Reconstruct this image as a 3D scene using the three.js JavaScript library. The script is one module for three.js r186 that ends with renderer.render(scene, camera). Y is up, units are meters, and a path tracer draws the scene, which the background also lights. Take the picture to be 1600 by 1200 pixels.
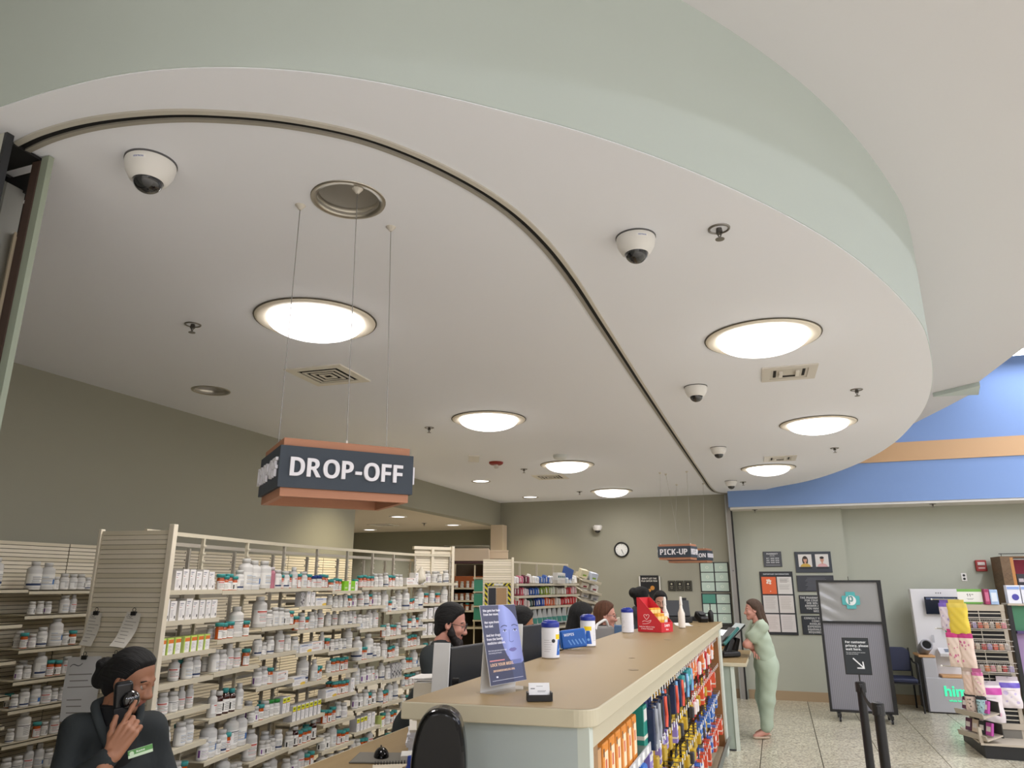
import * as THREE from 'three';
import { RoundedBoxGeometry } from 'three/addons/geometries/RoundedBoxGeometry.js';
import { mergeGeometries, toCreasedNormals } from 'three/addons/utils/BufferGeometryUtils.js';
import { RectAreaLightUniformsLib } from 'three/addons/lights/RectAreaLightUniformsLib.js';
import { TextGeometry } from 'three/addons/geometries/TextGeometry.js';
import { FontLoader } from 'three/addons/loaders/FontLoader.js';

// ---------------------------------------------------------------- camera, exposure, large lights
const scene = new THREE.Scene();
scene.background = new THREE.Color(0x05070a);
const camera = new THREE.PerspectiveCamera(56.82, 4 / 3, 0.05, 80);
camera.position.set(0, 1.8, 0);
camera.rotation.order = 'YXZ';
camera.rotation.set(THREE.MathUtils.degToRad(15.665), THREE.MathUtils.degToRad(19.815), 0);
scene.add(camera);
const renderer = new THREE.WebGLRenderer({ antialias: true });
renderer.toneMapping = THREE.LinearToneMapping;
renderer.toneMappingExposure = 1.0;
renderer.shadowMap.enabled = true;
RectAreaLightUniformsLib.init();
const WARM = new THREE.Color(1.0, 0.95, 0.93), NEUTRAL = new THREE.Color(1.0, 1.02, 1.14);
const DOME_GLOW = 5, DOME_LIGHT = 21, STORE_GLOW = 6, STORE_LIGHT = 49, CAN_LIGHT = 5;

// ---------------------------------------------------------------- helpers
let seed = 20240611;
const rnd = () => { seed = (seed * 1664525 + 1013904223) >>> 0; return seed / 4294967296; };
const rr = (a, b) => a + (b - a) * rnd();
const pick = (a) => a[Math.floor(rnd() * a.length)];
const V = (x, y, z) => new THREE.Vector3(x, y, z);
const names = new Map();
function numbered(n) { const k = names.get(n) || 0; names.set(n, k + 1); return k ? n + '_' + String(k).padStart(3, '0') : n; }
const mat = (c, rough = 0.6, o = {}) => new THREE.MeshStandardMaterial({ color: new THREE.Color(c), roughness: rough, ...o });
const metal = (c, rough = 0.35) => mat(c, rough, { metalness: 1 });
function tag(o, label, category, group, kind) {
  if (label) o.userData.label = label;
  if (category) o.userData.category = category;
  if (group) o.userData.group = group;
  if (kind) o.userData.kind = kind;
  return o;
}
function mesh(name, geo, m, parent = scene, pos, rot) {
  const o = new THREE.Mesh(geo, m);
  o.name = parent === scene ? numbered(name) : name;
  if (pos) o.position.set(...pos);
  if (rot) o.rotation.set(...rot);
  o.castShadow = o.receiveShadow = true;
  parent.add(o);
  return o;
}
function thing(name, label, category, pos = [0, 0, 0], turn = 0, group) {
  const o = new THREE.Group(); o.name = numbered(name); scene.add(o);
  o.position.set(...pos); o.rotation.y = turn;
  return tag(o, label, category, group);
}
function struct(name, geo, m, pos, rot) { return tag(mesh(name, geo, m, scene, pos, rot), null, null, null, 'structure'); }
function copyOf(src, name, pos, turn, label, group) {
  const o = src.clone(); o.name = numbered(name); scene.add(o);
  o.userData = { ...src.userData }; o.position.set(...pos); o.rotation.y = turn;
  if (label) o.userData.label = label;
  if (group) o.userData.group = group;
  return o;
}
const boxCache = new Map();
function box(w, h, d, r = 0) {
  const k = [w, h, d, r].map((v) => v.toFixed(4)).join();
  if (!boxCache.has(k)) boxCache.set(k, r > 0 ? new RoundedBoxGeometry(w, h, d, 2, Math.min(r, w / 2.01, h / 2.01, d / 2.01)) : new THREE.BoxGeometry(w, h, d));
  return boxCache.get(k);
}
const at = (g, x, y, z, rx = 0, ry = 0, rz = 0) => g.clone().applyMatrix4(new THREE.Matrix4().compose(V(x, y, z), new THREE.Quaternion().setFromEuler(new THREE.Euler(rx, ry, rz)), V(1, 1, 1)));
const clean = (g) => { const q = g.index ? g.toNonIndexed() : g.clone(); for (const k of Object.keys(q.attributes)) if (!['position', 'normal', 'uv'].includes(k)) q.deleteAttribute(k); return q; };
const merge = (a) => mergeGeometries(a.map(clean));
// box between two corners
const span = (x0, y0, z0, x1, y1, z1) => at(box(Math.abs(x1 - x0), Math.abs(y1 - y0), Math.abs(z1 - z0)), (x0 + x1) / 2, (y0 + y1) / 2, (z0 + z1) / 2);
const cyl = (r0, r1, h, n = 20) => new THREE.CylinderGeometry(r0, r1, h, n);
const lathe = (pts, n = 24) => new THREE.LatheGeometry(pts.map((p) => new THREE.Vector2(p[0], p[1])), n);
function tube(pts, r, n = 6, seg) { return new THREE.TubeGeometry(new THREE.CatmullRomCurve3(pts.map((p) => V(...p)), false, 'catmullrom', 0.3), seg || pts.length * 4, r, n); }
function rod(a, b, r, n = 6) { return new THREE.TubeGeometry(new THREE.LineCurve3(V(...a), V(...b)), 1, r, n); }
// flat plan (x, z) outline raised from y0 to y1
function slab(pts, y0, y1, holes = []) {
  const s = new THREE.Shape(pts.map((p) => new THREE.Vector2(p[0], -p[1])));
  for (const [hx, hz, r] of holes) { const h = new THREE.Path(); h.absarc(hx, -hz, r, 0, Math.PI * 2, true); s.holes.push(h); }
  const g = new THREE.ExtrudeGeometry(s, { depth: y1 - y0, bevelEnabled: false, curveSegments: 24 });
  g.rotateX(-Math.PI / 2); g.translate(0, y0, 0);
  return g;
}
// vertical strip of the given profile (offset, y) swept along a plan path
function sweep(path, profile, closedProfile = true) {
  const n = path.length, m = profile.length, pos = [], idx = [], uv = [];
  let run = 0;
  for (let i = 0; i < n; i++) {
    const a = path[Math.max(0, i - 1)], b = path[Math.min(n - 1, i + 1)];
    let tx = b[0] - a[0], tz = b[1] - a[1]; const l = Math.hypot(tx, tz); tx /= l; tz /= l;
    if (i) run += Math.hypot(path[i][0] - path[i - 1][0], path[i][1] - path[i - 1][1]);
    for (const [o, y] of profile) { pos.push(path[i][0] - tz * o, y, path[i][1] + tx * o); uv.push(run, y); }
  }
  const mm = closedProfile ? m : m - 1;
  for (let i = 0; i < n - 1; i++) for (let j = 0; j < mm; j++) {
    const a = i * m + j, b = i * m + (j + 1) % m, c = a + m, d = b + m;
    idx.push(a, c, b, b, c, d);
  }
  if (closedProfile) for (const e of [0, n - 1]) for (let j = 1; j < m - 1; j++) e ? idx.push(e * m, e * m + j, e * m + j + 1) : idx.push(0, j + 1, j);
  const g = new THREE.BufferGeometry();
  g.setAttribute('position', new THREE.Float32BufferAttribute(pos, 3));
  g.setAttribute('uv', new THREE.Float32BufferAttribute(uv, 2));
  g.setIndex(idx);
  const q = toCreasedNormals(g, 0.5);
  return q;
}
const smooth = (pts, n) => new THREE.CatmullRomCurve3(pts.map((p) => V(p[0], 0, p[1])), false, 'centripetal').getPoints(n).map((p) => [p.x, p.z]);
function canvasTex(w, h, draw) {
  const c = document.createElement('canvas'); c.width = w; c.height = h;
  draw(c.getContext('2d'), w, h);
  const t = new THREE.CanvasTexture(c); t.colorSpace = THREE.SRGBColorSpace; t.anisotropy = 4;
  return t;
}
function noiseTex(n, fn, color = true) {
  const d = new Uint8Array(n * n * 4);
  for (let i = 0; i < n * n; i++) { const c = fn(i % n, Math.floor(i / n)); d[i * 4] = c[0]; d[i * 4 + 1] = c[1]; d[i * 4 + 2] = c[2]; d[i * 4 + 3] = 255; }
  const t = new THREE.DataTexture(d, n, n); t.wrapS = t.wrapT = THREE.RepeatWrapping; t.magFilter = THREE.LinearFilter; t.minFilter = THREE.LinearMipmapLinearFilter; t.generateMipmaps = true;
  if (color) t.colorSpace = THREE.SRGBColorSpace; t.needsUpdate = true;
  return t;
}
const ORD = ['first', 'second', 'third', 'fourth', 'fifth', 'sixth', 'seventh', 'eighth', 'ninth', 'tenth', 'eleventh', 'twelfth', 'thirteenth', 'fourteenth', 'fifteenth', 'sixteenth', 'seventeenth', 'eighteenth', 'nineteenth', 'twentieth', 'twenty-first', 'twenty-second', 'twenty-third', 'twenty-fourth', 'twenty-fifth', 'twenty-sixth', 'twenty-seventh', 'twenty-eighth', 'twenty-ninth', 'thirtieth'];
const ordinal = (i) => ORD[i] || (i + 1) + 'th';

// ---------------------------------------------------------------- materials
const paintBump = noiseTex(256, () => { const v = 110 + rnd() * 60; return [v, v, v]; }, false);
paintBump.repeat.set(6, 6);
const mCeil = mat('#ebedf4', 0.9, { bumpMap: paintBump, bumpScale: 0.0006 });
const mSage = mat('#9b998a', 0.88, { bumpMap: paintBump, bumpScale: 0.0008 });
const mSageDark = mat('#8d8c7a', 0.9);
const mFascia = mat('#bfc9c4', 0.88, { bumpMap: paintBump, bumpScale: 0.0008 });
const mUpper = mat('#d5d4d6', 0.9);
const mBlue = mat('#7f9bca', 0.85), mTan = mat('#c9a47c', 0.85);
const mWhite = mat('#e9e6e0', 0.55), mBlack = mat('#161616', 0.45), mDark = mat('#24262a', 0.5);
const mSteel = metal('#b9bab8', 0.32), mGalv = metal('#a9aaa6', 0.5);
const mAlmond = mat('#e6dcc6', 0.5), mAlmondDark = mat('#d9cfb6', 0.55);
const mCream = mat('#cdc2ad', 0.7);

// ---------------------------------------------------------------- floor
{
  const speck = noiseTex(256, () => { const v = rnd(); const b = 196 + rnd() * 22; return v < 0.12 ? [104, 96, 84] : v < 0.24 ? [152, 138, 118] : v < 0.32 ? [232, 226, 212] : [b, b - 6, b - 20]; });
  const under = mat('#4a4438', 0.7);
  const floor = struct('floor', slab([[-9.4, 11], [14, 11], [14, -14.3], [-9.4, -14.3]], -0.2, -0.021), under);
  const variants = [];
  for (let k = 0; k < 6; k++) {
    const t = speck.clone(); t.repeat.set(0.2, 0.2); t.offset.set(k * 0.173, k * 0.311); t.needsUpdate = true;
    const tone = 0.94 + 0.018 * k;
    variants.push(new THREE.MeshPhysicalMaterial({ map: t, color: new THREE.Color(tone * 0.97, tone * 0.97, tone * 0.87), roughness: 0.3, clearcoat: 0.35, clearcoatRoughness: 0.25 }));
  }
  const T = 0.61, g = new THREE.BoxGeometry(T - 0.009, 0.02, T - 0.009);
  for (let i = 0; i < 9; i++) for (let j = 0; j < 18; j++) {
    const x = -0.95 + T * (i + 0.5), z = -13.25 + T * (j + 0.5);
    mesh('floor_tile', g, variants[Math.floor(rnd() * 6)], floor, [x, -0.01, z]);
  }
  // the rest of the shop and the dispensary, beyond what the photograph shows
  struct('floor', merge([span(-9.4, -0.02, -14.3, -0.955, 0, 11), span(4.56, -0.02, -14.3, 14, 0, 11), span(-0.95, -0.02, -2.25, 4.55, 0, 11)]), mat('#d8d0bf', 0.4));
}

// ---------------------------------------------------------------- ceilings, fascia and walls
const HC = 3.3, HU = 4.1;
const canopyEdge = smooth([[-3.2, -1.36], [-2.7, -1.33], [-2.26, -1.31], [-1.97, -1.31], [-1.73, -1.33], [-1.53, -1.375], [-1.35, -1.44], [-1.18, -1.525], [-1.02, -1.63], [-0.85, -1.765], [-0.69, -1.905], [-0.51, -2.07], [-0.32, -2.275], [-0.12, -2.52], [0.11, -2.84], [0.38, -3.28], [0.61, -3.74], [0.83, -4.27], [0.98, -4.7], [1.14, -5.38], [1.255, -6.0], [1.335, -6.6], [1.38, -7.2], [1.39, -7.8], [1.365, -8.68], [1.26, -9.55], [1.0, -10.65], [0.56, -11.75], [0.1, -12.35], [-0.05, -12.6]], 160);
const CANS = [[-1.5, -2.2], [-4.17, -4.39], [-4.15, -7.22], [-4.13, -10.06], [-4.08, -12.3]];
{
  const outline = [[-5.2, -1.36], ...canopyEdge, [-0.05, -13.2], [-5.2, -13.2]];
  struct('ceiling', slab(outline, HC, HC + 0.05, CANS.map((c) => [c[0], c[1], 0.128])), mCeil);
  struct('wall_fascia', sweep(canopyEdge, [[0.004, HC + 0.004], [0.004, HU], [-0.06, HU], [-0.06, HC + 0.004]]), mFascia);
  // upper ceiling above the canopy, open to the shop on its right
  const up = [[-9.4, 4], [1.2, 4], [2.1, 2.5], [2.5, 0.5], [2.62, -4], [2.57, -8.16], [2.53, -8.63], [2.46, -9.54], [2.55, -9.95], [2.38, -10.77], [2.08, -12.05], [1.95, -12.6], [-9.4, -12.6]];
  struct('ceiling_upper', slab(up, HU, HU + 0.25), mUpper);
  struct('trim_1', slab([[2.05, -9.9], [2.47, -9.5], [2.56, -9.98]], HU - 0.05, HU + 0.01), mFascia);
  struct('ceiling_shop', slab([[-9.4, 11], [14, 11], [14, -13.4], [-9.4, -13.4]], 5.3, 5.5), mat('#9a9a9a', 0.8));
  // corrugated deck ribs at the far edge of the shop ceiling
  const ribs = []; for (let i = 0; i < 30; i++) ribs.push(span(2.7 + i * 0.15, 5.24, -12.58, 2.77 + i * 0.15, 5.3, -11.7));
  struct('ceiling_deck', merge(ribs), mat('#b5b3b0', 0.6));
}
struct('wall_left', span(-5.23, 0, -1.36, -4.93, HC, -7.85), mSage);
struct('wall_header', span(-5.13, 2.86, -7.85, -4.93, HC, -13.02), mSage);
struct('wall_back', span(-5.13, 0, -13.22, -0.66, HC, -13.02), mSage);
struct('wall_right', merge([span(-0.66, 0, -13.3, 1.09, 3.0, -13.02), span(1.09, 0, -13.5, 14, 3.0, -13.22)]), mat('#b1b3a4', 0.88, { bumpMap: paintBump, bumpScale: 0.0008 }));
struct('wall_soffit', span(-0.64, 2.995, -13.5, 14, 3.03, -12.62), mat('#dcd8d0', 0.8));
struct('wall_blue', merge([span(-0.66, 3.03, -12.9, 14, 3.66, -12.6), span(-0.05, 3.96, -12.9, 14, 5.3, -12.6)]), mBlue);
struct('wall_band', span(-0.05, 3.66, -12.9, 14, 3.96, -12.58), mTan);
struct('baseboard_right', merge([span(-0.6, 0, -13.02, 1.09, 0.14, -13.005), span(1.09, 0, -13.22, 6, 0.14, -13.205)]), mat('#a58f70', 0.6));
struct('baseboard_back', span(-4.93, 0, -13.02, -0.72, 0.14, -13.005), mat('#8b7a60', 0.6));
struct('wall_front', merge([span(-5.23, 0, -1.36, -2.62, HU, -1.2), span(-2.9, 0, -1.2, -2.62, 5.3, 11)]), mSage);
struct('wall_shop', merge([span(-2.9, 0, 10.8, 14, 5.3, 11), span(13.8, 0, -13.4, 14, 5.3, 11)]), mat('#c9c4b8', 0.8));
// back room beyond the opening
struct('ceiling_back_room', span(-9.2, 2.86, -5.5, -5.13, 2.95, -13.9), mat('#cfc4b0', 0.9));
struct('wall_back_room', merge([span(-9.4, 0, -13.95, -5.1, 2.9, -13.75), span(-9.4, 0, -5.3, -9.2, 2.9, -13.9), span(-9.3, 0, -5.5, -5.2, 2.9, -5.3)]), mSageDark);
struct('wall_jamb', span(-5.02, 0, -12.98, -4.78, 2.86, -12.74), mat('#d8c6ad', 0.7));

// ---------------------------------------------------------------- roll-down grille: ceiling track, guide post, side pocket
{
  const trackPath = smooth([[-2.44, -1.49], [-2.24, -1.465], [-2.02, -1.47], [-1.77, -1.52], [-1.59, -1.59], [-1.41, -1.69], [-1.23, -1.84], [-1.1, -2.02], [-0.98, -2.27], [-0.905, -2.52], [-0.862, -2.82], [-0.845, -3.2], [-0.85, -3.94], [-0.865, -5.37], [-0.88, -7.79], [-0.89, -10.39], [-0.89, -12.1], [-0.85, -12.6], [-0.76, -12.82], [-0.66, -12.9]], 170);
  const t = thing('ceiling_track', 'long curved metal grille track with a black slot set in the white ceiling', 'track');
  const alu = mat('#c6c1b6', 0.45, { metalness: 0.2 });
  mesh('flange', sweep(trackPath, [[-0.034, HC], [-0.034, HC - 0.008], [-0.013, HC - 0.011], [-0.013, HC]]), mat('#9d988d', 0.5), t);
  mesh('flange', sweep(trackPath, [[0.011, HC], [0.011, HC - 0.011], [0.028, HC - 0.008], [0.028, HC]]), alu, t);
  mesh('slot', sweep(trackPath, [[-0.013, HC], [-0.013, HC - 0.003], [0.011, HC - 0.003], [0.011, HC]]), mat('#0b0b0b', 0.8), t);
  const g = thing('grille_guide', 'tall grey steel guide post standing at the corner of the sage wall', 'post', [-0.68, 0, -12.93]);
  mesh('channel', merge([span(-0.055, 0, -0.05, 0.03, 3.29, 0.03)]), mat('#9d9a95', 0.45, { metalness: 0.4 }), g);
  mesh('lip', span(-0.055, 0, 0.03, -0.035, 3.29, 0.05), mGalv, g);
  mesh('seal', span(0.03, 0, -0.05, 0.055, 3.0, 0.04), mBlack, g);
  mesh('bolt', at(cyl(0.008, 0.008, 0.01, 10), -0.005, 2.0, 0.032, Math.PI / 2), mDark, g);
  // side pocket for the folded grille
  const p = thing('grille_pocket', 'open side pocket with steel rails where the folded grille is stored', 'grille pocket', [-2.49, 0, -1.425]);
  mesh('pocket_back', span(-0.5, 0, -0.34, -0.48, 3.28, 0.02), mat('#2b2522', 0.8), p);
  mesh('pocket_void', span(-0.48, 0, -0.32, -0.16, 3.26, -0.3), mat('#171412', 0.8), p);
  mesh('header', merge([span(-0.28, 3.285, -0.14, 0.1, 3.296, 0.03), span(-0.3, 3.285, -0.28, -0.12, 3.296, -0.14), span(-0.2, 3.19, -0.2, 0.03, 3.27, -0.16)]), mat('#191818', 0.6), p);
  mesh('jamb', span(0.108, 0, -0.15, 0.143, 3.296, -0.13), mat('#9aa392', 0.7), p);
  mesh('jamb_edge', span(0.07, 0, -0.15, 0.108, 3.28, -0.125), mat('#4d3b33', 0.7), p);
  mesh('rail', span(-0.03, 0, -0.17, -0.005, 3.2, -0.1), mGalv, p);
  mesh('rail', span(-0.06, 0, -0.16, -0.042, 3.2, -0.07), mSteel, p);
  mesh('rail', span(-0.11, 0, -0.14, -0.075, 3.24, -0.03), mGalv, p);
  mesh('folded_curtain', sweep([[-0.02, -0.2], [0.0, -0.185], [-0.02, -0.17], [0.02, -0.155]], [[0, 0], [0, 3.02], [0.008, 3.02], [0.008, 0]]), mat('#b3a58e', 0.6), p);
  mesh('roller', at(cyl(0.022, 0.022, 0.05, 14), -0.05, 3.14, -0.05, 0, 0, Math.PI / 2), mSteel, p);
  mesh('cover_strip', span(0.03, 0, 0.03, 0.165, 3.27, 0.045), mat('#b7b7ae', 0.5), p);
  mesh('cover_edge', span(0.165, 0, 0.02, 0.178, 3.27, 0.045), mDark, p);
}

// ---------------------------------------------------------------- shop lighting rows (high ceiling, right of and behind the camera)
{
  let k = 0;
  for (const [x, zs] of [[4.4, [-9.4, -6, -2, 2, 6, 9.2]], [7.6, [-10, -6, -2, 2, 6, 9.2]], [11, [-8, -2, 4]], [4.5, [-12.05]], [0.5, [6.2, 9.2]]]) for (const z of zs) {
    const f = thing('strip_light', 'long fluorescent strip fitting under the high shop ceiling, out of the picture', 'light fitting', [x, 5.12, z], z === -12.05 ? Math.PI / 2 : 0, 'fluorescent strips of the shop');
    mesh('housing', box(0.32, 0.08, 2.6, 0.01), mWhite, f, [0, 0.05, 0]);
    mesh('lens', box(0.28, 0.02, 2.5), mat('#ffffff', 0.5, { emissive: NEUTRAL, emissiveIntensity: STORE_GLOW }), f);
    const l = new THREE.RectAreaLight(NEUTRAL, z === -12.05 ? STORE_LIGHT * 0.16 : STORE_LIGHT, 0.28, 2.5);
    l.name = 'strip_lamp'; l.position.set(0, -0.02, 0); l.rotation.x = -Math.PI / 2; f.add(l);
    k++;
  }
}
// ---------------------------------------------------------------- ceiling fixtures
{
  // shallow glowing domes
  const WHERE = ['nearest the hanging drop-off sign', 'second from the drop-off sign', 'beside the smoke detector', 'next to the clock wall', 'nearest on the customer side', 'second on the customer side', 'furthest on the customer side'];
  const P = [[-2.43, -3.32], [-2.44, -6.12], [-2.46, -8.97], [-2.5, -11.9], [0.05, -4.54], [0.51, -7.37], [0.02, -10.16]];
  const ring = lathe([[0.262, -0.002], [0.29, -0.012], [0.33, -0.016], [0.345, -0.008], [0.348, 0]], 56);
  const gask = lathe([[0.347, 0], [0.348, -0.006], [0.353, -0.005], [0.355, 0]], 56), gm = mat('#5f594e', 0.7);
  const dome = []; for (let i = 0; i <= 12; i++) { const a = i / 12 * Math.PI / 2; dome.push([0.277 * Math.cos(a) + 0.0001, -0.008 - 0.095 * Math.sin(a)]); }
  const dg = lathe(dome, 56);
  const dm = mat('#fff6e6', 0.5, { emissive: WARM.clone().lerp(new THREE.Color(1, 1, 1), 0.45), emissiveIntensity: DOME_GLOW });
  const rm = mat('#efe6d6', 0.4);
  P.forEach(([x, z], i) => {
    const t = thing('dome_light', 'round glowing white dome light in the ceiling, ' + WHERE[i], 'ceiling light', [x, HC - 0.002, z], 0, 'dome lights in the curved ceiling');
    mesh('trim_ring', ring, rm, t); mesh('gasket', gask, gm, t); mesh('diffuser', dg, dm, t);
    const l = new THREE.RectAreaLight(WARM, DOME_LIGHT, 0.5, 0.5); l.name = 'dome_lamp'; l.position.set(0, -0.122, 0); l.rotation.x = -Math.PI / 2; t.add(l);
  });
  // recessed cans
  const CW = ['open unlit recessed can beside the drop-off sign wires', 'unlit recessed can near the left sage wall', 'lit recessed can in the ceiling behind the drop-off sign', 'lit recessed can above the header of the opening', 'lit recessed can closest to the corner of the clock wall'];
  const canTrim = lathe([[0.12, 0.03], [0.126, -0.004], [0.148, -0.006], [0.15, 0]], 40);
  const canWall = lathe([[0.124, 0], [0.118, 0.09], [0.1, 0.2], [0.001, 0.21]], 40);
  CANS.forEach(([x, z], i) => {
    const t = thing('recessed_can', CW[i], 'ceiling light', [x, HC, z]);
    mesh('trim_ring', canTrim, metal('#b5b0a6', 0.3), t);
    mesh('reflector', canWall, mat('#cbc7bf', 0.45, { metalness: 0.7 }), t);
    if (i > 1) {
      mesh('lamp', at(cyl(0.119, 0.119, 0.006, 32), 0, 0.006, 0), mat('#fff2dc', 0.5, { emissive: WARM, emissiveIntensity: 3 }), t);
      const s = new THREE.SpotLight(new THREE.Color(1, 0.86, 0.58), CAN_LIGHT * (i === 2 ? 3.4 : 1.3), 0, 1.0, 0.8, 2); s.name = 'can_lamp'; s.position.set(0, -0.015, 0); s.castShadow = true; s.shadow.radius = 5;
      s.target.position.set(0, -3, 0); t.add(s); t.add(s.target);
    } else mesh('socket', at(cyl(0.03, 0.04, 0.07, 16), 0.02, 0.16, 0), mat('#d8d4cc', 0.5), t);
  });
  // cans of the lower back-room ceiling
  [[-5.8, -10.55, 'nearest the header'], [-7.8, -13.0, 'by the dark rear wall'], [-5.67, -12.45, 'closest to the pale jamb']].forEach(([x, z, w]) => {
    const t = thing('recessed_can', 'lit recessed can in the lower back-room ceiling, ' + w, 'ceiling light', [x, 2.86, z]);
    mesh('trim_ring', at(lathe([[0.1, 0], [0.11, -0.008], [0.15, -0.01], [0.152, 0]], 32), 0, 0, 0), mWhite, t);
    mesh('lamp', at(cyl(0.105, 0.105, 0.006, 28), 0, -0.004, 0), mat('#fff2dc', 0.5, { emissive: WARM, emissiveIntensity: 2 }), t);
    const s = new THREE.SpotLight(WARM, CAN_LIGHT * 2.4, 0, 1.2, 0.7, 2); s.name = 'can_lamp'; s.position.set(0, -0.02, 0); s.castShadow = true; s.shadow.radius = 5;
    s.target.position.set(0, -3, 0); t.add(s); t.add(s.target);
  });
  // square air diffusers
  const ringSq = (a, b, y0, y1) => merge([span(-a, y0, -a, a, y1, -b), span(-a, y0, b, a, y1, a), span(-a, y0, -b, -b, y1, b), span(b, y0, -b, a, y1, b)]);
  const vent = (x, y, z, turn, w) => {
    const t = thing('air_vent', 'square white air vent in the ceiling, ' + w, 'air vent', [x, y, z], turn);
    mesh('backing', span(-0.2, -0.003, -0.2, 0.2, 0, 0.2), mat('#15130f', 0.9), t);
    mesh('frame', ringSq(0.23, 0.165, -0.01, 0), mat('#e4dfd4', 0.5), t);
    for (const [a, b, y] of [[0.137, 0.121, -0.014], [0.094, 0.078, -0.014], [0.05, 0.03, -0.014]]) mesh('louver', ringSq(a, b, y, y + 0.006), mat('#ddd7cb', 0.5), t);
  };
  vent(-3.02, HC, -4.33, 0.05, 'just behind the nearest dispensary dome light');
  vent(-2.99, HC, -9.96, 0.05, 'behind the smoke detector dome');
  vent(-6.9, 2.86, -12.0, 0.05, 'lower back-room ceiling');
  const lvent = (x, z, w) => {
    const t = thing('air_vent', 'broad white air vent with dark slots, ' + w, 'air vent', [x, HC, z], 0.03);
    mesh('frame', ringSq(0.19, 0.13, -0.01, 0), mat('#d6d1c8', 0.5), t);
    mesh('backing', span(-0.13, -0.004, -0.13, 0.13, 0, 0.13), mat('#c9c4ba', 0.6), t);
    mesh('slot', merge([span(-0.11, -0.006, -0.09, -0.09, -0.003, 0.09), span(0.09, -0.006, -0.09, 0.11, -0.003, 0.09), span(-0.06, -0.006, -0.1, 0.06, -0.003, -0.06)]), mat('#1c1a18', 0.9), t);
    for (const g of [span(-0.07, -0.02, -0.05, -0.045, -0.004, 0.06), span(0.045, -0.02, -0.05, 0.07, -0.004, 0.06)]) mesh('louver', g, mat('#e2ded6', 0.5), t);
  };
  lvent(0.22, -5.43, 'beside the nearest customer-side dome light');
  lvent(0.17, -9.4, 'hugging the furthest customer-side dome light');
  // security domes
  const camBody = lathe([[0.085, 0], [0.088, -0.012], [0.082, -0.045], [0.066, -0.075], [0.052, -0.082]], 36);
  const camBall = lathe([...Array(9)].map((_, i) => [0.051 * Math.cos(i / 8 * Math.PI / 2) + 0.0001, -0.08 - 0.045 * Math.sin(i / 8 * Math.PI / 2)]), 28);
  const logo = canvasTex(256, 64, (c) => { c.fillStyle = '#e9e8e6'; c.fillRect(0, 0, 256, 64); c.fillStyle = '#3a4f9e'; c.font = 'bold 40px sans-serif'; c.textAlign = 'center'; c.fillText('VERTRON', 128, 46); });
  const camWhite = mat('#e6e4e1', 0.4), camGlass = new THREE.MeshPhysicalMaterial({ color: 0x16181c, roughness: 0.12, clearcoat: 1 });
  const CL = ['nearest the grille pocket at the curved track', 'nearest the camera on the customer side', 'second along the customer side of the track', 'third along the customer side of the track', 'fourth along the customer side, above the guide post'];
  [[-2.04, -1.72], [-0.46, -2.92], [-0.47, -5.6], [-0.5, -8.38], [-0.53, -11.32]].forEach(([x, z], i) => {
    const t = thing('security_camera', 'white dome security camera on the ceiling, ' + CL[i], 'security camera', [x, HC, z], 0, 'dome security cameras on the ceiling');
    mesh('housing', camBody, camWhite, t); mesh('bubble', camBall, camGlass, t);
    mesh('base_ring', at(cyl(0.09, 0.09, 0.006, 36), 0, -0.003, 0), mat('#5a5a5c', 0.5), t);
    if (i < 2) {
      // maker's name on the housing, on the side turned to the shop
      const g = new THREE.CylinderGeometry(0.0878, 0.0849, 0.014, 8, 1, true, i ? 0.2 : 0.02, 0.62);
      mesh('nameplate', at(g, 0, -0.027, 0), mat('#ffffff', 0.5, { map: logo }), t);
    }
  });
  const wc = thing('security_camera', 'white dome security camera mounted on the clock wall', 'security camera', [-3.0, 2.76, -13.02]);
  mesh('housing', at(camBody, 0, 0.04, 0.1), camWhite, wc); mesh('bubble', at(camBall, 0, 0.04, 0.1), camGlass, wc);
  mesh('bracket', span(-0.06, 0.0, 0, 0.06, 0.06, 0.1), camWhite, wc);
  // sprinkler heads
  const SP = [[-3.17, HC, -3.13, 'left of the nearest dispensary dome'], [-0.1, HC, -2.96, 'right of the nearest customer-side camera'], [0.74, HC, -6.13, 'near the curved edge behind the broad vent'], [-3.14, HC, -6.27, 'left of the second dispensary dome'], [0.76, HC, -8.87, 'near the curved edge, further along'], [-3.12, HC, -9.14, 'left of the smoke detector dome'], [-3.03, HC, -11.8, 'left of the dome by the clock wall'], [-0.36, HC, -11.49, 'right of the camera above the guide post'], [-6.0, 2.86, -11.9, 'in the lower back-room ceiling'], [-0.25, 2.995, -12.8, 'under the blue soffit by the guide post'], [2.4, 2.995, -12.8, 'under the blue soffit further right']];
  const cup = lathe([[0.04, -0.004], [0.046, -0.001], [0.046, 0]], 24), rim = lathe([[0.038, -0.001], [0.04, -0.007], [0.047, -0.005], [0.048, 0]], 24);
  const frameG = merge([at(cyl(0.012, 0.015, 0.025, 12), 0, -0.012, 0), rod([-0.01, -0.02, 0], [0, -0.05, 0], 0.003), rod([0.01, -0.02, 0], [0, -0.05, 0], 0.003)]);
  const defl = merge([at(cyl(0.02, 0.02, 0.003, 12), 0, -0.052, 0), at(cyl(0.004, 0.004, 0.01, 8), 0, -0.047, 0)]);
  for (const [x, y, z, w] of SP) {
    const t = thing('sprinkler_head', 'small dark sprinkler head, ' + w, 'sprinkler', [x, y, z]);
    mesh('cup', cup, mat('#2a2826', 0.6), t); mesh('rim', rim, metal('#8d8a86', 0.35), t);
    mesh('yoke', frameG, metal('#6d6a66', 0.35), t); mesh('deflector', defl, metal('#8a8783', 0.3), t);
  }
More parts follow.
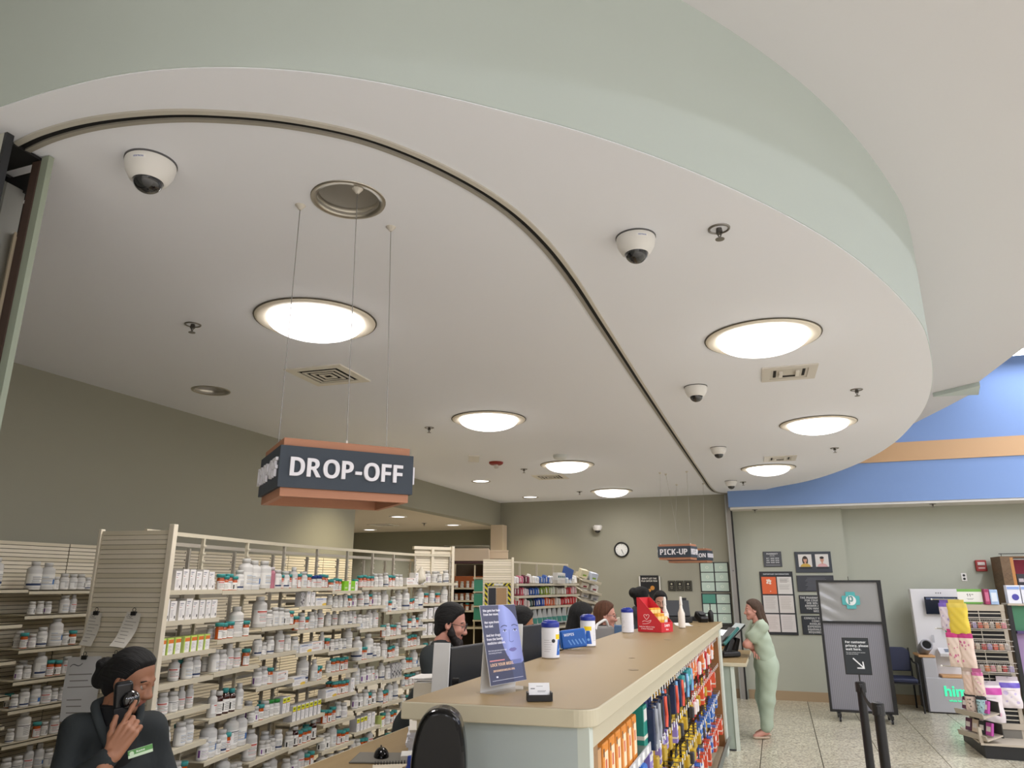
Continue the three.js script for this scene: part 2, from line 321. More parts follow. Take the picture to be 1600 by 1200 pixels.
  // bell box, strobe, smoke detector
  const sg = thing('ceiling_tag', 'small white tilted tag hanging under the ceiling by the red strobe', 'tag', [-3.34, HC, -7.9], 0.5);
  mesh('plate', at(box(0.13, 0.1, 0.006), 0, -0.045, 0, 0.9, 0, 0), mat('#d9d4c8', 0.5), sg); mesh('clip', at(box(0.14, 0.02, 0.05), 0, -0.01, 0.02), mWhite, sg);
  const st = thing('alarm_strobe', 'red round alarm strobe with a clear lens on the ceiling', 'alarm', [-3.27, HC, -8.47]);
  mesh('base', lathe([[0.001, -0.035], [0.07, -0.035], [0.09, -0.02], [0.092, 0]], 28), mat('#8e2a22', 0.45), st);
  mesh('lens', at(box(0.05, 0.05, 0.05, 0.01), 0.0, -0.055, 0), mat('#d8d5cf', 0.2), st);
  const sd = thing('smoke_detector', 'white round smoke detector on the ceiling beside the third dispensary dome', 'smoke detector', [-2.35, HC, -8.25]);
  mesh('base', lathe([[0.08, -0.035], [0.085, -0.02], [0.085, 0]], 28), mat('#cfd3d0', 0.5), sd);
  mesh('cover', lathe([[0.001, -0.06], [0.05, -0.058], [0.072, -0.045], [0.08, -0.035]], 28), mat('#dadcd9', 0.5), sd);
}

// ---------------------------------------------------------------- hanging wayfinding boxes
const font = await new FontLoader().loadAsync('fonts/droid/droid_sans_bold.typeface.json');
function letters(str, h, depth) {
  const gs = []; let x = 0; const sc = h / 0.72;
  for (const ch of str) {
    if (ch === ' ') { x += 0.3 * sc; continue; }
    const g = new TextGeometry(ch, { font, size: sc * 0.72 / 0.72 * 0.72, depth, curveSegments: 5, bevelEnabled: false });
    g.computeBoundingBox(); const b = g.boundingBox;
    g.translate(x - b.min.x, 0, 0); x += b.max.x - b.min.x + 0.085 * sc; gs.push(g);
  }
  return { gs: gs.map((g) => g.translate(-x / 2, 0, 0)), w: x };
}
function woodTex(c0, c1, rep) {
  const t = canvasTex(256, 256, (c) => {
    c.fillStyle = c0; c.fillRect(0, 0, 256, 256);
    for (let i = 0; i < 120; i++) { c.globalAlpha = 0.12 + rnd() * 0.25; c.strokeStyle = rnd() < 0.6 ? c1 : '#ffffff10'; c.lineWidth = 0.6 + rnd() * 2; const y = rnd() * 256; c.beginPath(); c.moveTo(0, y); for (let x = 0; x <= 256; x += 32) c.lineTo(x, y + Math.sin(x / 40 + i) * 3); c.stroke(); }
    c.globalAlpha = 1;
  });
  t.wrapS = t.wrapT = THREE.RepeatWrapping; t.repeat.set(rep, rep); return t;
}
const mWoodRed = mat('#ffffff', 0.55, { map: woodTex('#b98263', '#84503a', 1) });
function hangSign(name, label, text, pos, turn, w, d, wires, letterH) {
  const t = thing(name, label, 'hanging sign', pos, turn);
  const slate = mat('#39424d', 0.6), ltr = mat('#eceaf0', 0.45);
  const H = 0.205, band = (y0, y1, m, inset, nm) => {
    const a = w / 2 - inset, b = d / 2 - inset, th = 0.02;
    for (const g of [span(-a, y0, b - th, a, y1, b), span(-a, y0, -b, a, y1, -b + th), span(-a, y0, -b + th, -a + th, y1, b - th), span(a - th, y0, -b + th, a, y1, b - th)]) mesh(nm, g, m, t);
  };
  band(0, 0.034, mWoodRed, 0.012, 'bottom_rail'); band(0.03, 0.176, slate, 0, 'panel'); band(0.172, H, mWoodRed, 0.012, 'top_rail');
  mesh('inner_deck', span(-w / 2 + 0.03, 0.05, -d / 2 + 0.03, w / 2 - 0.03, 0.06, d / 2 - 0.03), mat('#5a3527', 0.7), t);
  const L = letters(text, letterH, 0.009);
  const sc = Math.min(1, (w - 0.03) / L.w);
  L.gs.forEach((g) => { g.scale(sc, 1, 1); mesh('letter', g, ltr, t, [0, 0.103 - letterH / 2, d / 2 + 0.001]); });
  const L2 = letters(text, letterH, 0.009), s2 = Math.min(1, (d - 0.02) / L2.w);
  L2.gs.forEach((g) => { g.scale(s2, 1, 1); mesh('letter', g, ltr, t, [-w / 2 - 0.001, 0.103 - letterH / 2, 0], [0, -Math.PI / 2, 0]); });
  const L3 = letters(text, letterH, 0.009);
  L3.gs.forEach((g) => { g.scale(s2, 1, 1); mesh('letter', g, ltr, t, [w / 2 + 0.001, 0.103 - letterH / 2, 0], [0, Math.PI / 2, 0]); });
  const wm = metal('#9a9894', 0.4);
  t.updateMatrixWorld(true);
  for (const [lx, lz, top] of wires) {
    const p = t.worldToLocal(V(top[0], HC, top[1]));
    mesh('wire', rod([lx, H - 0.005, lz], [p.x, p.y, p.z], 0.0016, 5), wm, t);
    mesh('cable_end', at(cyl(0.004, 0.004, 0.02, 8), lx, H, lz), mWhite, t);
    mesh('ceiling_anchor', at(cyl(0.006, 0.022, 0.02, 12), p.x, p.y - 0.01, p.z, Math.PI), mat('#cfc9be', 0.5), t);
  }
  return t;
}
hangSign('hanging_sign', 'large slate and wood box sign reading DROP-OFF hung on thin wires', 'DROP-OFF', [-1.564, 2.09, -2.334], 0.85, 0.493, 0.368, [[-0.222, 0.0, [-1.71, -2.17]], [-0.01, 0.165, [-1.42, -2.14]], [0.2, 0.0, [-1.45, -2.46]]], 0.066);
hangSign('hanging_sign', 'slate and wood box sign reading PICK-UP above the far counter', 'PICK-UP', [-1.25, 2.105, -10.16], -0.2, 0.46, 0.3, [[-0.2, 0.1, [-1.42, -10.1]], [0.0, -0.1, [-1.36, -10.25]], [0.22, 0.1, [-1.05, -10.1]]], 0.075);
hangSign('hanging_sign', 'slate and wood box sign reading CONSULTATION partly behind the pick-up sign', 'CONSULTATION', [-1.23, 2.1, -11.5], -0.2, 0.62, 0.3, [[-0.2, 0.1, [-1.36, -11.45]], [0.25, 0.1, [-0.95, -11.45]]], 0.06);
// ---------------------------------------------------------------- medicine packages
const labelTex = [];
for (let k = 0; k < 6; k++) labelTex.push(canvasTex(128, 96, (c) => {
  c.fillStyle = ['#eceae4', '#e8e6e2', '#f0eee8', '#e6e4de', '#eae8e4', '#edebe6'][k]; c.fillRect(0, 0, 128, 96);
  const accent = ['#28395f', '#c04a3a', '#30302e', '#3b6fb0', '#7a4a8e', '#2f2f33'][k];
  c.fillStyle = accent; if (k === 0) c.fillRect(0, 74, 128, 16); if (k === 1) c.fillRect(20, 8, 60, 10); if (k === 3) c.fillRect(84, 40, 34, 40); if (k === 2) c.fillRect(12, 30, 12, 56); if (k === 4) c.fillRect(10, 20, 14, 62); if (k === 5) { c.fillRect(0, 10, 128, 5); c.fillRect(88, 26, 10, 60); }
  for (let i = 0; i < 9; i++) { c.globalAlpha = 0.35 + 0.5 * rnd(); c.fillStyle = i % 4 === 0 ? accent : '#55534f'; c.fillRect(28 + rnd() * 6, 22 + i * 7, 30 + rnd() * 46, 2.6); }
  c.globalAlpha = 1;
  for (let i = 0; i < 8; i++) { c.fillStyle = '#222'; c.fillRect(108 + (i % 2) * 3, 30 + i * 6, 9, 2 + (i % 3)); }
}));
const mLabel = labelTex.map((t) => mat('#ffffff', 0.6, { map: t }));
const mPlas = [mat('#d2d0cb', 0.42), mat('#c9c7c2', 0.45), mat('#d6d3cc', 0.4)], mCapW = mat('#d8d6d1', 0.4);
const mTeal = mat('#46a5a3', 0.42), mAmber = new THREE.MeshPhysicalMaterial({ color: 0xc4561a, roughness: 0.2, clearcoat: 0.6 }), mAmberDark = new THREE.MeshPhysicalMaterial({ color: 0x3a1410, roughness: 0.18, clearcoat: 0.8 });
const mPill = mat('#e3dfd6', 0.7);
const capGeo = (r, h) => lathe([[0.0001, 0], [r, 0], [r, h * 0.86], [r * 0.94, h], [0.0001, h]], 14);
function bottleProto(name, r, h, neck, cap, bodyM, capM, labelM, labelH = 0.5, capR) {
  const g = new THREE.Group(); g.name = name;
  const sh = h * 0.16, cr = capR || neck * 1.12, bh = h - cap;
  mesh('body', lathe([[0.0001, 0], [r * 0.92, 0], [r, r * 0.1], [r, bh - sh], [r * 0.93, bh - sh * 0.55], [neck, bh - sh * 0.1], [neck, bh + 0.002]], 14), bodyM, g);
  mesh('cap', capGeo(cr, cap), capM, g, [0, bh, 0]);
  if (labelM) { const lh = (bh - sh) * labelH * 1.5; mesh('label', at(new THREE.CylinderGeometry(r + 0.0006, r + 0.0006, Math.min(lh, bh - sh - 0.008), 14, 1, true, -1.75, 3.5), 0, (bh - sh) * 0.5, 0), labelM, g); }
  return { g, r };
}
function cartonProto(name, w, h, d, m, front) {
  const g = new THREE.Group(); g.name = name;
  mesh('carton_body', at(box(w, h, d), 0, h / 2, 0), m, g);
  mesh('printed_face', at(new THREE.BoxGeometry(w * 0.985, h * 0.985, 0.001), 0, h / 2, d / 2), front, g);
  mesh('flap', at(box(w * 0.98, 0.0015, d * 0.96), 0, h, 0), m, g);
  return { g, r: w / 2, carton: true, d };
}
const cartonFace = (fn) => mat('#ffffff', 0.55, { map: canvasTex(96, 128, (c) => { c.fillStyle = '#ece9e6'; c.fillRect(0, 0, 96, 128); fn(c); for (let i = 0; i < 6; i++) { c.fillStyle = '#8a8790'; c.globalAlpha = 0.6; c.fillRect(12, 58 + i * 9, 30 + rnd() * 36, 3); } c.globalAlpha = 1; }) });
const fWhite = cartonFace((c) => { c.fillStyle = '#6d6f84'; c.fillRect(10, 14, 56, 5); c.fillRect(10, 26, 40, 3); c.fillStyle = '#b05858'; c.fillRect(10, 40, 24, 3); c.fillStyle = '#333'; c.fillRect(70, 96, 16, 18); });
const fOrange = cartonFace((c) => { c.fillStyle = '#e07a2c'; c.fillRect(0, 10, 96, 30); c.fillStyle = '#b8dc3a'; c.fillRect(0, 0, 12, 128); c.fillRect(0, 0, 96, 8); });
const fYellow = cartonFace((c) => { c.fillStyle = '#dfe02a'; c.fillRect(0, 6, 96, 38); c.fillStyle = '#7a7a18'; c.fillRect(14, 16, 60, 14); c.fillStyle = '#b5522f'; c.fillRect(0, 44, 96, 4); });
const fLong = cartonFace((c) => { c.fillStyle = '#c8cdd8'; c.fillRect(0, 0, 96, 40); c.fillStyle = '#e6c24c'; c.beginPath(); c.arc(84, 112, 26, 0, 7); c.fill(); c.fillStyle = '#3c4a77'; c.fillRect(12, 14, 52, 8); });
const fRust = cartonFace((c) => { c.fillStyle = '#d98a62'; c.fillRect(8, 12, 70, 7); c.fillRect(8, 86, 60, 7); c.fillStyle = '#2c2c2e'; c.fillRect(8, 30, 26, 4); c.fillRect(66, 28, 12, 14); });
const fGreen = cartonFace((c) => { c.fillStyle = '#86c81e'; c.fillRect(0, 0, 60, 128); c.fillStyle = '#d8efb0'; c.fillRect(10, 80, 36, 20); c.fillStyle = '#d8574a'; c.fillRect(74, 20, 10, 24); });
const fCheck = cartonFace((c) => { c.fillStyle = '#1f1f22'; for (let i = 0; i < 6; i++) for (let j = 0; j < 8; j++) if ((i + j) % 2 || rnd() < 0.25) c.fillRect(i * 16, j * 16, 15, 15); });
const mCard = mat('#e5e2dd', 0.6), mCardGrey = mat('#b9b7b8', 0.6), mGreenCard = mat('#7fc41c', 0.55);
const KIND = {
  L: { n: 'pill_bottle', d: 'large white pill bottle', c: 'bottle', v: [0, 3, 5, 1].map((k) => bottleProto('pill_bottle', 0.046, 0.185, 0.024, 0.026, mPlas[k % 3], mCapW, mLabel[k], 0.42)) },
  W: { n: 'pill_bottle', d: 'medium white pill bottle', c: 'bottle', v: [0, 1, 2, 3, 4, 5].map((k) => bottleProto('pill_bottle', 0.031, 0.118 - (k % 3) * 0.006, 0.022, 0.021, mPlas[k % 3], mCapW, mLabel[k])) },
  S: { n: 'pill_bottle', d: 'small white pill bottle', c: 'bottle', v: [2, 4, 0, 5].map((k) => bottleProto('pill_bottle', 0.023, 0.082, 0.018, 0.019, mPlas[k % 3], mCapW, mLabel[k])) },
  N: { n: 'pill_bottle', d: 'tall narrow white bottle', c: 'bottle', v: [3, 1].map((k) => bottleProto('pill_bottle', 0.028, 0.152, 0.015, 0.03, mPlas[1], mCapW, mLabel[k], 0.35)) },
  T: { n: 'amber_vial', d: 'amber vial with teal cap', c: 'vial', v: [2, 5, 1].map((k) => bottleProto('amber_vial', 0.0225, 0.088 + (k % 2) * 0.006, 0.02, 0.02, mAmber, mTeal, mLabel[k], 0.55, 0.0255)) },
  D: { n: 'syrup_bottle', d: 'dark amber bottle with teal cap', c: 'bottle', v: [2, 5].map((k) => bottleProto('syrup_bottle', 0.028, 0.135, 0.014, 0.024, mAmberDark, mTeal, mLabel[k], 0.5, 0.018)) },
  K: { n: 'syrup_bottle', d: 'dark bottle with white cap', c: 'bottle', v: [2].map((k) => bottleProto('syrup_bottle', 0.026, 0.13, 0.017, 0.022, mAmberDark, mCapW, mLabel[k], 0.5, 0.021)) },
  P: { n: 'syrup_bottle', d: 'tall bottle of pink liquid', c: 'bottle', v: [bottleProto('syrup_bottle', 0.031, 0.142, 0.022, 0.022, mat('#b5707f', 0.3), mat('#d8cfd2', 0.4), null)] },
  U: { n: 'pill_bottle', d: 'white bottle with blue cap', c: 'bottle', v: [bottleProto('pill_bottle', 0.03, 0.086, 0.026, 0.022, mPlas[0], mat('#27448e', 0.4), mLabel[1], 0.5, 0.03)] },
  E: { n: 'pill_bottle', d: 'white bottle with green cap', c: 'bottle', v: [bottleProto('pill_bottle', 0.028, 0.1, 0.022, 0.02, mPlas[0], mat('#2f9440', 0.4), mLabel[2], 0.5, 0.027)] },
  B: { n: 'medicine_carton', d: 'white upright carton', c: 'carton', v: [0.1, 0.11].map((h) => cartonProto('medicine_carton', 0.05, h, 0.07, mCard, fWhite)) },
  O: { n: 'medicine_carton', d: 'orange and lime banded carton', c: 'carton', v: [cartonProto('medicine_carton', 0.05, 0.082, 0.06, mat('#cfdf8a', 0.6), fOrange)] },
  Y: { n: 'medicine_carton', d: 'white carton with yellow band', c: 'carton', v: [cartonProto('medicine_carton', 0.042, 0.1, 0.07, mCardGrey, fYellow)] },
  C: { n: 'medicine_carton', d: 'long low white carton', c: 'carton', v: [cartonProto('medicine_carton', 0.15, 0.055, 0.07, mCard, fLong), cartonProto('medicine_carton', 0.15, 0.062, 0.07, mCard, fRust)] },
  G: { n: 'medicine_carton', d: 'bright lime green carton', c: 'carton', v: [cartonProto('medicine_carton', 0.1, 0.075, 0.07, mGreenCard, fGreen)] },
  V: { n: 'medicine_carton', d: 'black and white carton', c: 'carton', v: [cartonProto('medicine_carton', 0.05, 0.12, 0.06, mCardGrey, fCheck)] },
};
const TALL = {}; for (const k in KIND) { const b = new THREE.Box3().setFromObject(KIND[k].v[0].g); TALL[k] = b.max.y; }
// one item of a kind at a place; its label says where it stands
function stock(code, x, y, z, turn, where, group, maxH = 9) {
  const k = KIND[code], p = pick(k.v);
  const o = p.g.clone(); o.name = numbered(k.n); scene.add(o);
  o.position.set(x, y, z); o.rotation.y = turn + (p.carton ? rr(-0.05, 0.05) : rr(-0.7, 0.7));
  if (!p.carton) { const s = rr(0.96, 1.05); o.scale.set(s, rr(0.95, 1.06), s); }
  const top = TALL[code] * o.scale.y; if (top > maxH) { const q = maxH / top; o.scale.multiplyScalar(q); }
  tag(o, k.d + ', ' + where, k.c, group);
  return o;
}
const widthOf = (code) => KIND[code].v[0].r * 2;
// fills one shelf: a..b are plan points of its front line, n the outward normal
function fillShelf(str, a, b, n, y, where, group, back = 0.3, setback = 0.045, maxH = 9) {
  const len = Math.hypot(b[0] - a[0], b[1] - a[1]), tx = (b[0] - a[0]) / len, tz = (b[1] - a[1]) / len;
  const turn = Math.atan2(n[0], n[1]);
  let total = 0; for (const ch of str) total += ch === '.' ? 0.05 : ch === ',' ? 0.015 : widthOf(ch);
  const items = [...str].filter((c) => KIND[c]).length, free = len - 0.03 - total, gap = Math.max(-0.004, Math.min(0.012, free / Math.max(1, items)));
  let s = 0.015 + Math.max(0, (free - gap * items) * 0.35), i = 0;
  for (const ch of str) {
    if (ch === '.') { s += 0.05; continue; } if (ch === ',') { s += 0.015; continue; }
    const w = widthOf(ch); s += w / 2 + gap / 2;
    if (s + w / 2 > len + 0.006) break;
    const o = Math.max(setback, KIND[ch].v[0].carton ? 0 : KIND[ch].v[0].r * 1.05 + 0.01) + (KIND[ch].v[0].carton ? 0 : rr(-0.002, 0.008));
    stock(ch, a[0] + tx * s - n[0] * o, y, a[1] + tz * s - n[1] * o, turn, ordinal(i) + ' on ' + where, group, maxH);
    i++;
    if (rnd() < back && !KIND[ch].v[0].carton && ch !== 'L') {
      const bc = 'LN'.includes(ch) ? 'W' : pick(['W', 'S', 'T', 'S']);
      stock(bc, a[0] + tx * (s + 0.01) - n[0] * (o + 0.062), y, a[1] + tz * (s + 0.01) - n[1] * (o + 0.062), turn, 'behind ' + ordinal(i - 1) + ' on ' + where, group, maxH);
    }
    s += w / 2 + gap / 2;
  }
}

// ---------------------------------------------------------------- curved double-sided gondola
const slatG = new Map();
function slatGeo(w) { const k = w.toFixed(3); if (!slatG.has(k)) slatG.set(k, at(box(w, 0.0225, 0.006), 0, 0, 0, -0.14)); return slatG.get(k); }
const SPINE = [[-3.172, -2.992], [-3.251, -3.506], [-3.325, -3.989], [-3.38, -4.458], [-3.405, -4.906], [-3.401, -5.333], [-3.397, -5.738], [-3.393, -6.112], [-3.364, -6.494], [-3.144, -6.839]];
const BAY = [
  [[1.762, 'S,BBBBBBS'], [1.606, 'BB,BBBBBB'], [1.436, 'OOO,OOOO'], [1.292, '...LWW'], [1.139, 'SW,WNN'], [0.958, 'SNW.WW'], [0.77, 'WWLWT'], [0.58, 'LWWLW']],
  [[1.756, 'TTTTWLL'], [1.478, 'TTTL,T'], [1.3, 'WWN,W.T'], [1.054, 'NKDD,N'], [0.839, 'WLSWTLL'], [0.64, 'WTTWLWW']],
  [[1.764, 'LPWTWTN'], [1.519, 'LWWWWT'], [1.345, 'WSW.LW'], [1.158, 'WWTC'], [0.951, 'SSTWEEYY'], [0.728, 'L.SSSW'], [0.55, 'WWTWL']],
  [[1.766, 'TWTUUTT'], [1.636, 'VBBC'], [1.476, 'TWTWNL'], [1.32, 'WCC,NN'], [1.108, 'CL.NTT'], [0.877, 'YYYYYYY'], [0.708, 'WKTTTK'], [0.53, 'WWLTT']],
  [[1.74, 'TSTTGGT'], [1.613, 'WWWWTW'], [1.48, 'LLWWWW'], [1.296, 'TSSSSL'], [1.141, 'STTTT'], [0.97, 'CTTTTB'], [0.79, 'TTTWW'], [0.61, 'WWLTTT'], [0.44, 'LWWW']],
  [[1.766, 'TTTTWW'], [1.613, 'WWTWW'], [1.432, 'WWWLLW'], [1.192, 'LTTLWW'], [1.01, 'LWWWS'], [0.83, 'WWWTW'], [0.66, 'YYYBB'], [0.49, 'WWTTL']],
  [[1.769, 'WTTWW'], [1.558, 'LTWSL'], [1.347, 'TWTTW'], [1.167, 'LTTW'], [0.994, 'LWVVV'], [0.81, 'WTTLL'], [0.63, 'OTWTT'], [0.46, 'CTTW']],
  [[1.784, 'CBSBB'], [1.562, 'LTTWL'], [1.389, 'LTWTW'], [1.234, 'WTTTS'], [1.043, 'WTTLS'], [0.901, 'STTTW'], [0.72, 'WTTL'], [0.54, 'TTWW']],
  [[1.8, 'WWSW'], [1.61, 'TWTL'], [1.466, 'BBBBBB'], [1.319, 'BBBBBB'], [1.15, 'TWWT'], [0.97, 'WTWL'], [0.78, 'TWW']],
];
{
  const t = thing('shelving_gondola', 'long curved almond gondola of narrow shelves packed with medicine bottles', 'shelving');
  const shelfM = mat('#d0c7b0', 0.5), dark = mat('#b7b0a2', 0.5, { metalness: 0.2 });
  const nrm = (i) => { const a = SPINE[i], b = SPINE[i + 1], l = Math.hypot(b[0] - a[0], b[1] - a[1]); return [-(b[1] - a[1]) / l, (b[0] - a[0]) / l]; };
  // uprights with bracket pegs
  const peg = []; for (let y = 0.3; y < 2.02; y += 0.044) { peg.push(at(box(0.03, 0.009, 0.008), 0, y, 0.012)); }
  const pegs = merge(peg);
  SPINE.forEach(([x, z], i) => {
    const n = nrm(Math.min(i, 8)), turn = Math.atan2(n[0], n[1]);
    const u = mesh('upright', at(box(0.014, 2.0, 0.02), 0, 1.06, 0), i < 3 ? shelfM : dark, t, [x, 0, z], [0, turn, 0]);
    tag(mesh('bracket_teeth', pegs, i < 3 ? shelfM : dark, u), null, null, null, 'stuff');
    const u2 = mesh('upright', at(box(0.014, 1.94, 0.02), 0, 1.03, 0), dark, t, [x - n[0] * 0.09, 0, z - n[1] * 0.09], [0, turn + Math.PI, 0]);
    tag(mesh('bracket_teeth', pegs, dark, u2, [0, -0.04, 0]), null, null, null, 'stuff');
  });
  const rail = (pts, y) => sweep(pts, [[-0.009, y - 0.011], [-0.009, y + 0.011], [0.009, y + 0.011], [0.009, y - 0.011]]);
  mesh('top_rail', rail(SPINE, 2.07), shelfM, t);
  mesh('top_rail', rail(SPINE.map(([x, z], i) => { const n = nrm(Math.min(i, 8)); return [x - n[0] * 0.09, z - n[1] * 0.09]; }), 2.02), dark, t);
  mesh('spine_sheet', sweep(SPINE.map(([x, z], i) => { const n = nrm(Math.min(i, 8)); return [x - n[0] * 0.045, z - n[1] * 0.045]; }), [[0, 0.12], [0, 0.5], [0.004, 0.5], [0.004, 0.12]]), mat('#8d877a', 0.7), t);
  mesh('kick_base', sweep(SPINE.map(([x, z], i) => { const n = nrm(Math.min(i, 8)); return [x + n[0] * 0.02, z + n[1] * 0.02]; }), [[-0.14, 0], [-0.14, 0.12], [0.16, 0.12], [0.16, 0]]), mat('#5d574c', 0.7), t);
  BAY.forEach((rows, i) => {
    const a = SPINE[i], b = SPINE[i + 1], n = nrm(i), len = Math.hypot(b[0] - a[0], b[1] - a[1]), turn = Math.atan2(n[0], n[1]);
    const shelf = merge([at(box(len - 0.004, 0.006, 0.16), 0, -0.003, 0.08), at(box(len - 0.004, 0.024, 0.004), 0, -0.01, 0.16)]);
    rows.forEach(([y, str], r) => {
      mesh('shelf', shelf, shelfM, t, [(a[0] + b[0]) / 2, y, (a[1] + b[1]) / 2], [0, turn, 0]);
      const rnk = ordinal(r);
      fillShelf(str, [a[0] + n[0] * 0.16, a[1] + n[1] * 0.16], [b[0] + n[0] * 0.16, b[1] + n[1] * 0.16], n, y + 0.0005, rnk + ' shelf down, ' + ordinal(i) + ' bay', 'medicine on the curved gondola', 0.22, 0.045, r ? rows[r - 1][0] - y - 0.03 : 9);
      // rear-facing shelf on the other side of the spine
      mesh('rear_shelf', at(box(len - 0.004, 0.02, 0.15), 0, 0, -0.19), dark, t, [(a[0] + b[0]) / 2, y + (r % 2 ? 0.03 : -0.035), (a[1] + b[1]) / 2], [0, turn, 0]);
    });
  });
  // slatted end panel facing the camera
  const n0 = nrm(0), ex = SPINE[0][0], ez = SPINE[0][1];
  const pc = [ex - n0[0] * 0.02, ez - n0[1] * 0.02 + 0.03];
  const turnP = Math.atan2(n0[0], n0[1]) - Math.PI / 2;   // local +x runs out of the panel's right post
  const P = mesh('end_panel', merge([span(-0.215, 0, -0.02, 0.2, 2.06, -0.008)]), mat('#80786a', 0.7), t, [pc[0], 0, pc[1]], [0, turnP, 0]);
  for (let k = 0; k < 44; k++) mesh('slat', slatGeo(0.41), k % 3 ? mAlmond : mAlmondDark, P, [-0.006, 2.058 - k * 0.0245, 0]);
  const lower = []; for (let k = 44; k < 82; k++) lower.push(at(slatGeo(0.41), -0.006, 2.058 - k * 0.0245, 0));
  tag(mesh('lower_slats', merge(lower), mAlmond, P), null, null, null, 'stuff');
  mesh('end_post', at(box(0.032, 2.1, 0.035, 0.003), 0.212, 1.05, 0), mAlmond, t, [pc[0], 0, pc[1]], [0, turnP, 0]);
  mesh('end_post', at(box(0.016, 2.08, 0.03, 0.003), -0.222, 1.04, -0.004), mAlmond, t, [pc[0], 0, pc[1]], [0, turnP, 0]);
  // slatted panel closing the far end
  const a = SPINE[8], b = SPINE[9], n8 = nrm(8), turn8 = Math.atan2(n8[0], n8[1]);
  const Q = mesh('end_panel', merge([at(box(0.44, 2.1, 0.01), 0.03, 1.07, -0.03), at(box(0.03, 2.12, 0.03), 0.0, 1.08, -0.01), at(box(0.03, 2.15, 0.04), 0.235, 1.09, 0)]), mAlmond, t, [(a[0] + b[0]) / 2, 0, (a[1] + b[1]) / 2], [0, turn8, 0]);
  for (let k = 0; k < 30; k++) mesh('slat', slatGeo(0.42), mAlmond, Q, [0.01, 2.1 - k * 0.0245, -0.02]);
  mesh('panel_cap', at(box(0.46, 0.03, 0.04), 0.015, 2.14, -0.02), mAlmond, Q);
}
// plastic bag on top shelf of the last bays
{
  const bag = thing('plastic_bag', 'crumpled clear plastic bag among bottles on the top gondola shelf', 'bag', [-3.24, 1.785, -6.36]);
  const g = new THREE.SphereGeometry(0.07, 20, 14), p = g.attributes.position;
  for (let i = 0; i < p.count; i++) { const y = p.getY(i) / 0.07, s = y > 0 ? 1 - y * 0.75 : 1; p.setXYZ(i, p.getX(i) * s * (1 + 0.12 * Math.sin(i * 2.3)) + y * 0.02, p.getY(i) * (y > 0 ? 1.7 : 0.75), p.getZ(i) * s * 0.7 * (1 + 0.1 * Math.cos(i * 1.7))); }
  g.translate(0, 0.053, 0); g.computeVertexNormals();
  mesh('bag_body', g, mat('#d9d2c0', 0.35, {}), bag);
}

// ---------------------------------------------------------------- slatted wall unit with shelves along the left wall
{
  const t = thing('wall_shelving', 'almond slatted wall shelving with small shelves behind the woman on the phone', 'shelving');
  const seams = [-2.0, -2.645, -3.29, -3.94, -4.585, -5.23, -5.875, -6.52, -7.165, -7.78];
  for (let i = 0; i < seams.length - 1; i++) {
    const z0 = seams[i], z1 = seams[i + 1], w = z0 - z1 - 0.008;
    const B = mesh('backing', span(-0.004, 0, -w / 2, 0.004, 2.07, w / 2), mat('#6f685a', 0.7), t, [-4.9, 0, (z0 + z1) / 2]);
    const low = [];
    for (let k = 0; k < 60; k++) {
      const y = 2.065 - k * 0.0265;
      if (k < 12 || (k < 40 && i > 0 && i < 4)) mesh('slat', slatGeo(w), k % 4 ? mAlmond : mAlmondDark, B, [0.014, y, 0], [0, Math.PI / 2, 0]);
      else low.push(at(slatGeo(w), 0.014, y, 0, 0, Math.PI / 2, 0));
    }
    tag(mesh('lower_slats', merge(low), mAlmond, B), null, null, null, 'stuff');
  }
  const bays = [[-2.43, -2.95, [[1.77, 'WUL'], [1.55, 'WWW'], [1.33, 'TTW'], [1.12, 'WL'], [0.95, 'WT']]], [-2.95, -3.47, [[1.765, 'ULL'], [1.55, 'WWW'], [1.33, 'WTT'], [1.12, 'SLW'], [0.95, 'WLS'], [0.75, 'SSW']]],
    [-3.47, -3.99, [[1.755, 'LLSWWWS'], [1.6, 'SSS.WN'], [1.39, 'TSWLST'], [1.2, 'SSLTTW'], [1.03, 'SWWWSS'], [0.83, 'SL,TSW'], [0.63, 'WWNNW']]],
    [-3.99, -4.6, [[1.76, 'WSS'], [1.595, 'NWW'], [1.41, 'TSSW'], [1.185, 'WNTS'], [1.02, 'TNNW'], [0.83, 'NWSS'], [0.63, 'NNW']]]];
  const sm = mat('#cdc3aa', 0.5);
  bays.forEach(([z0, z1, rows], i) => rows.forEach(([y, str], r) => {
    mesh('shelf', merge([span(-4.88, y - 0.006, z1 + 0.003, -4.6, y, z0 - 0.003), span(-4.604, y - 0.026, z1 + 0.003, -4.6, y, z0 - 0.003)]), sm, t);
    fillShelf(str, [-4.6, z0], [-4.6, z1], [1, 0], y + 0.0005, ordinal(r) + ' shelf of the ' + ['frontmost', 'front', 'middle', 'rear'][i] + ' wall bay', 'medicine on the slatted wall shelves', 0.35, 0.06, r ? rows[r - 1][0] - y - 0.03 : 9);
  }));
}
let COUNTER;
